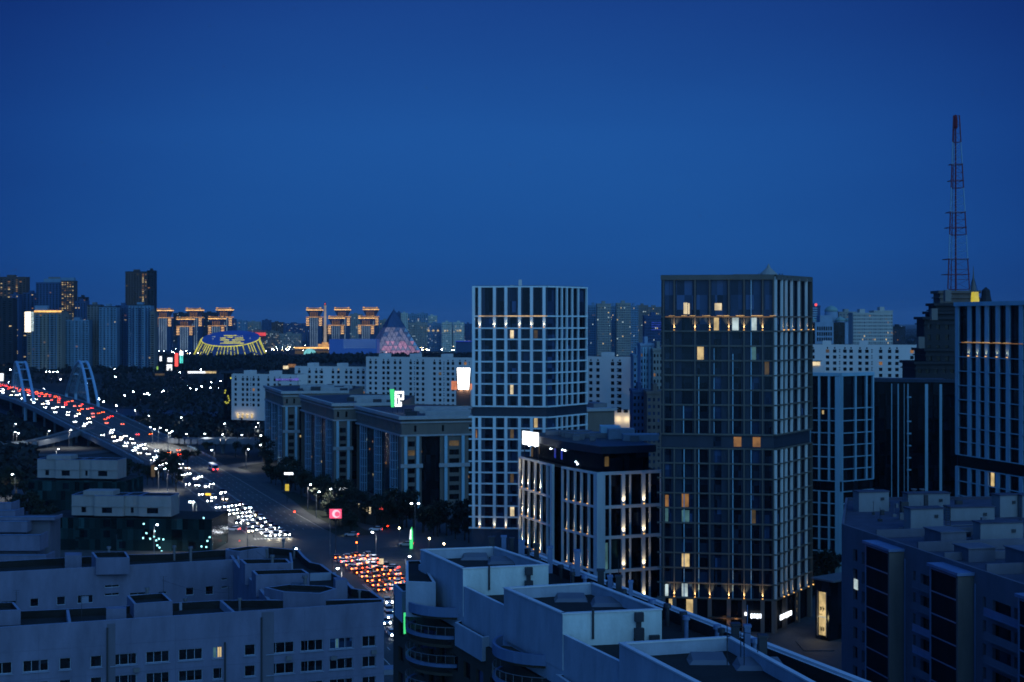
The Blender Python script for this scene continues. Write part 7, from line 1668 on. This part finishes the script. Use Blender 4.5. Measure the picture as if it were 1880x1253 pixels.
for ln, off in lanes_in:
    s = s0+(2.5 if ln != 'kerb' else 14)+R.random()*1.5; n = 0
    while s < sE:
        if s < sA: gap = 6.3+R.random()*1.6+(s-s0)*.05 if ln != 'kerb' else 16+R.random()*14
        elif s < sB_: gap = 16+R.random()*30
        elif s < sC: gap = 13+R.random()*22
        elif s < sD: gap = 34+R.random()*60
        else: gap = 40+R.random()*60
        f = wf(min(range(len(ROAD)), key=lambda i: abs(ARC[i]-s)))
        place_car(s, off*f, True, lambda c, k: f'{c} {KN[k]} with white headlights, {ordw(n)} from the crossroads, {ln} oncoming lane', 'oncoming cars with white headlights'); n += 1; cnt += 1; s += gap
s1 = s_of(650, 1022)-2.5
for ln, off in lanes_out:
    s = s1-R.random()*2; n = 0
    while s > s1-58: place_car(s, off, False, lambda c, k: f'{c} {KN[k]} braking, {ordw(n)} from the stop line, {ln} lane of red queue', 'queue of cars with red lights at the crossroads', 'e_tailo' if R.random() < .85 else 'e_tail'); n += 1; cnt += 1; s -= 6.0+R.random()*1.0
    s = s_of(345, 840, 1)+R.random()*40; n = 0
    while s < sE+60:
        gap = 70+R.random()*120 if s < s_of(235, 795, 5) else (34+R.random()*40 if s < s_of(125, 735, 7) else ((12 if off > 6 else 40)+R.random()*16))
        f = wf(min(range(len(ROAD)), key=lambda i: abs(ARC[i]-s)))
        place_car(s, off*f, False, lambda c, k: f'{c} {KN[k]} with red lights, {ordw(n)} from the crossroads, {ln} outgoing lane', 'cars driving away over the bridge', 'e_tail' if R.random() < .35 else 'e_tailo'); n += 1; cnt += 1; s += gap
for i, (px_, py_) in enumerate(((716, 1112), (713, 1125), (716, 1137), (711, 1150), (716, 1163))):
    X, Y = P(px_, py_); s = s_of(px_, py_); p, d = road_at(s); r_ = Vector((d.y, -d.x, 0)).normalized(); off = (Vector((X, Y, 0))-p).dot(r_); place_car(s, off, True, lambda c, k: f'{c} {KN[k]} facing us in the gap between near buildings, {ordw(i)} from the top', 'cars in the gap between the near buildings')
for px_, py_, rz_, c, lab in ((690, 975, 1.4, 0, 'white car turning in the side street behind the crossroads'), (700, 970, 1.3, 3, 'black car parked in the side street beside the white one'), (645, 985, 1.5, 1, 'pale car waiting under the advertising screen'), (718, 1046, 1.2, 0, 'white car leaving the red queue on its right side'), (728, 1072, 1.5, 1, 'silver car beside the lower end of the red queue'), (428, 975, 1.3, 0, 'white car crossing left of the headlight queue'), (745, 1003, 1.5, 1, 'silver car beside the green pylon sign')):
    X, Y = P(px_, py_); o = copy_thing(kinds['sedan', 'e_head', 'e_tail'] or next(v for v in kinds.values() if v), (X, Y, .1), rz_, 1, lab, 'cars around the crossroads')
    for ch in o.children:
        if ch.name.split('.')[0] in ('body', 'roof'): ch.material_slots[0].link = 'OBJECT'; ch.material_slots[0].material = CARM[c][1]
# bus
s = s_of(392, 866); p, d = lane_pt(s, 8.6); bus = thing('bus', 'blue and white bus with red rear lights driving away beyond the crossroads', 'bus', (p.x, p.y, p.z+.08), None, math.atan2(d.y, d.x)-math.pi/2)
m = MB(); sect(m, [(-5.9, 1.15, .4, 2.9, .95), (-5.7, 1.25, .32, 3.0, .96), (5.6, 1.25, .32, 3.0, .96), (5.9, 1.15, .4, 2.8, .95)]); m.build('body', mat('bus_blue', (.06, .16, .34), .4, .08), bus, world=False)
m = MB(); m.box(-1.27, 1.27, -5.4, 5.4, 1.35, 2.3); m.build('side_windows', 'glass_k', bus, world=False); m = MB(); m.box(-1.0, 1.0, -5.97, -5.85, 1.5, 2.6); m.build('rear_window', 'glass_k', bus, world=False)
m = MB(); m.box(-1.1, 1.1, -5, 5, 3.0, 3.12); m.build('roof', mat('bus_roof', (.45, .55, .6), .5, .05), bus, world=False)
for s_ in (-1, 1):
    m = MB(); m.box(s_*.95-.14, s_*.95+.14, -6.0, -5.9, .8, 1.25); m.build('taillight', 'e_tail', bus, world=False)
    for y in (-3.6, 3.6): m = MB(); m.tube((s_*1.0, y, .48), (s_*1.27, y, .48), .48, n=12); m.build('wheel', 'roof', bus, world=False)
# headlight glow on the tarmac in front of the first cars
for off in (-2, -5.2, -8.4):
    p, d = lane_pt(s0-1.0, off); l = bpy.data.lights.new('headlight_beam', 'SPOT'); l.energy = 900; l.spot_size = rad(70); l.spot_blend = .9; l.color = (1, .86, .6); l.shadow_soft_size = .15
    q = bpy.data.objects.new('headlight_beam', l); COL.objects.link(q); q.location = (p.x, p.y, p.z+.8); q.rotation_euler = (Vector((d.x, d.y, .28))).to_track_quat('Z', 'Y').to_euler()
for off in (3, 9):
    for ds in (5, 25, 45):
        p, d = lane_pt(s1-ds, off); l = bpy.data.lights.new('brake_glow', 'POINT'); l.energy = 60; l.color = (1, .15, .04); l.shadow_soft_size = .3; q = bpy.data.objects.new('brake_glow', l); COL.objects.link(q); q.location = (p.x, p.y, p.z+.9)
for o in protos:
    if not o.get('label'): o['label'] = 'dark tree'
# ------------------------------------------------------------------ evening haze
hz = MB(); hz.box(-9500, 9500, -600, 30500, -9, 260)
hm = bpy.data.materials.new('haze'); hm.use_nodes = True; t = hm.node_tree; t.nodes.clear(); pv = t.nodes.new('ShaderNodeVolumePrincipled'); ou = t.nodes.new('ShaderNodeOutputMaterial')
pv.inputs['Density'].default_value = 0.000022; pv.inputs['Color'].default_value = (0.72, 0.86, 1, 1); pv.inputs['Anisotropy'].default_value = 0.2
t.links.new(pv.outputs[0], ou.inputs['Volume']); M['haze'] = hm
o = hz.build('haze', 'haze'); tag(o, kind='stuff')
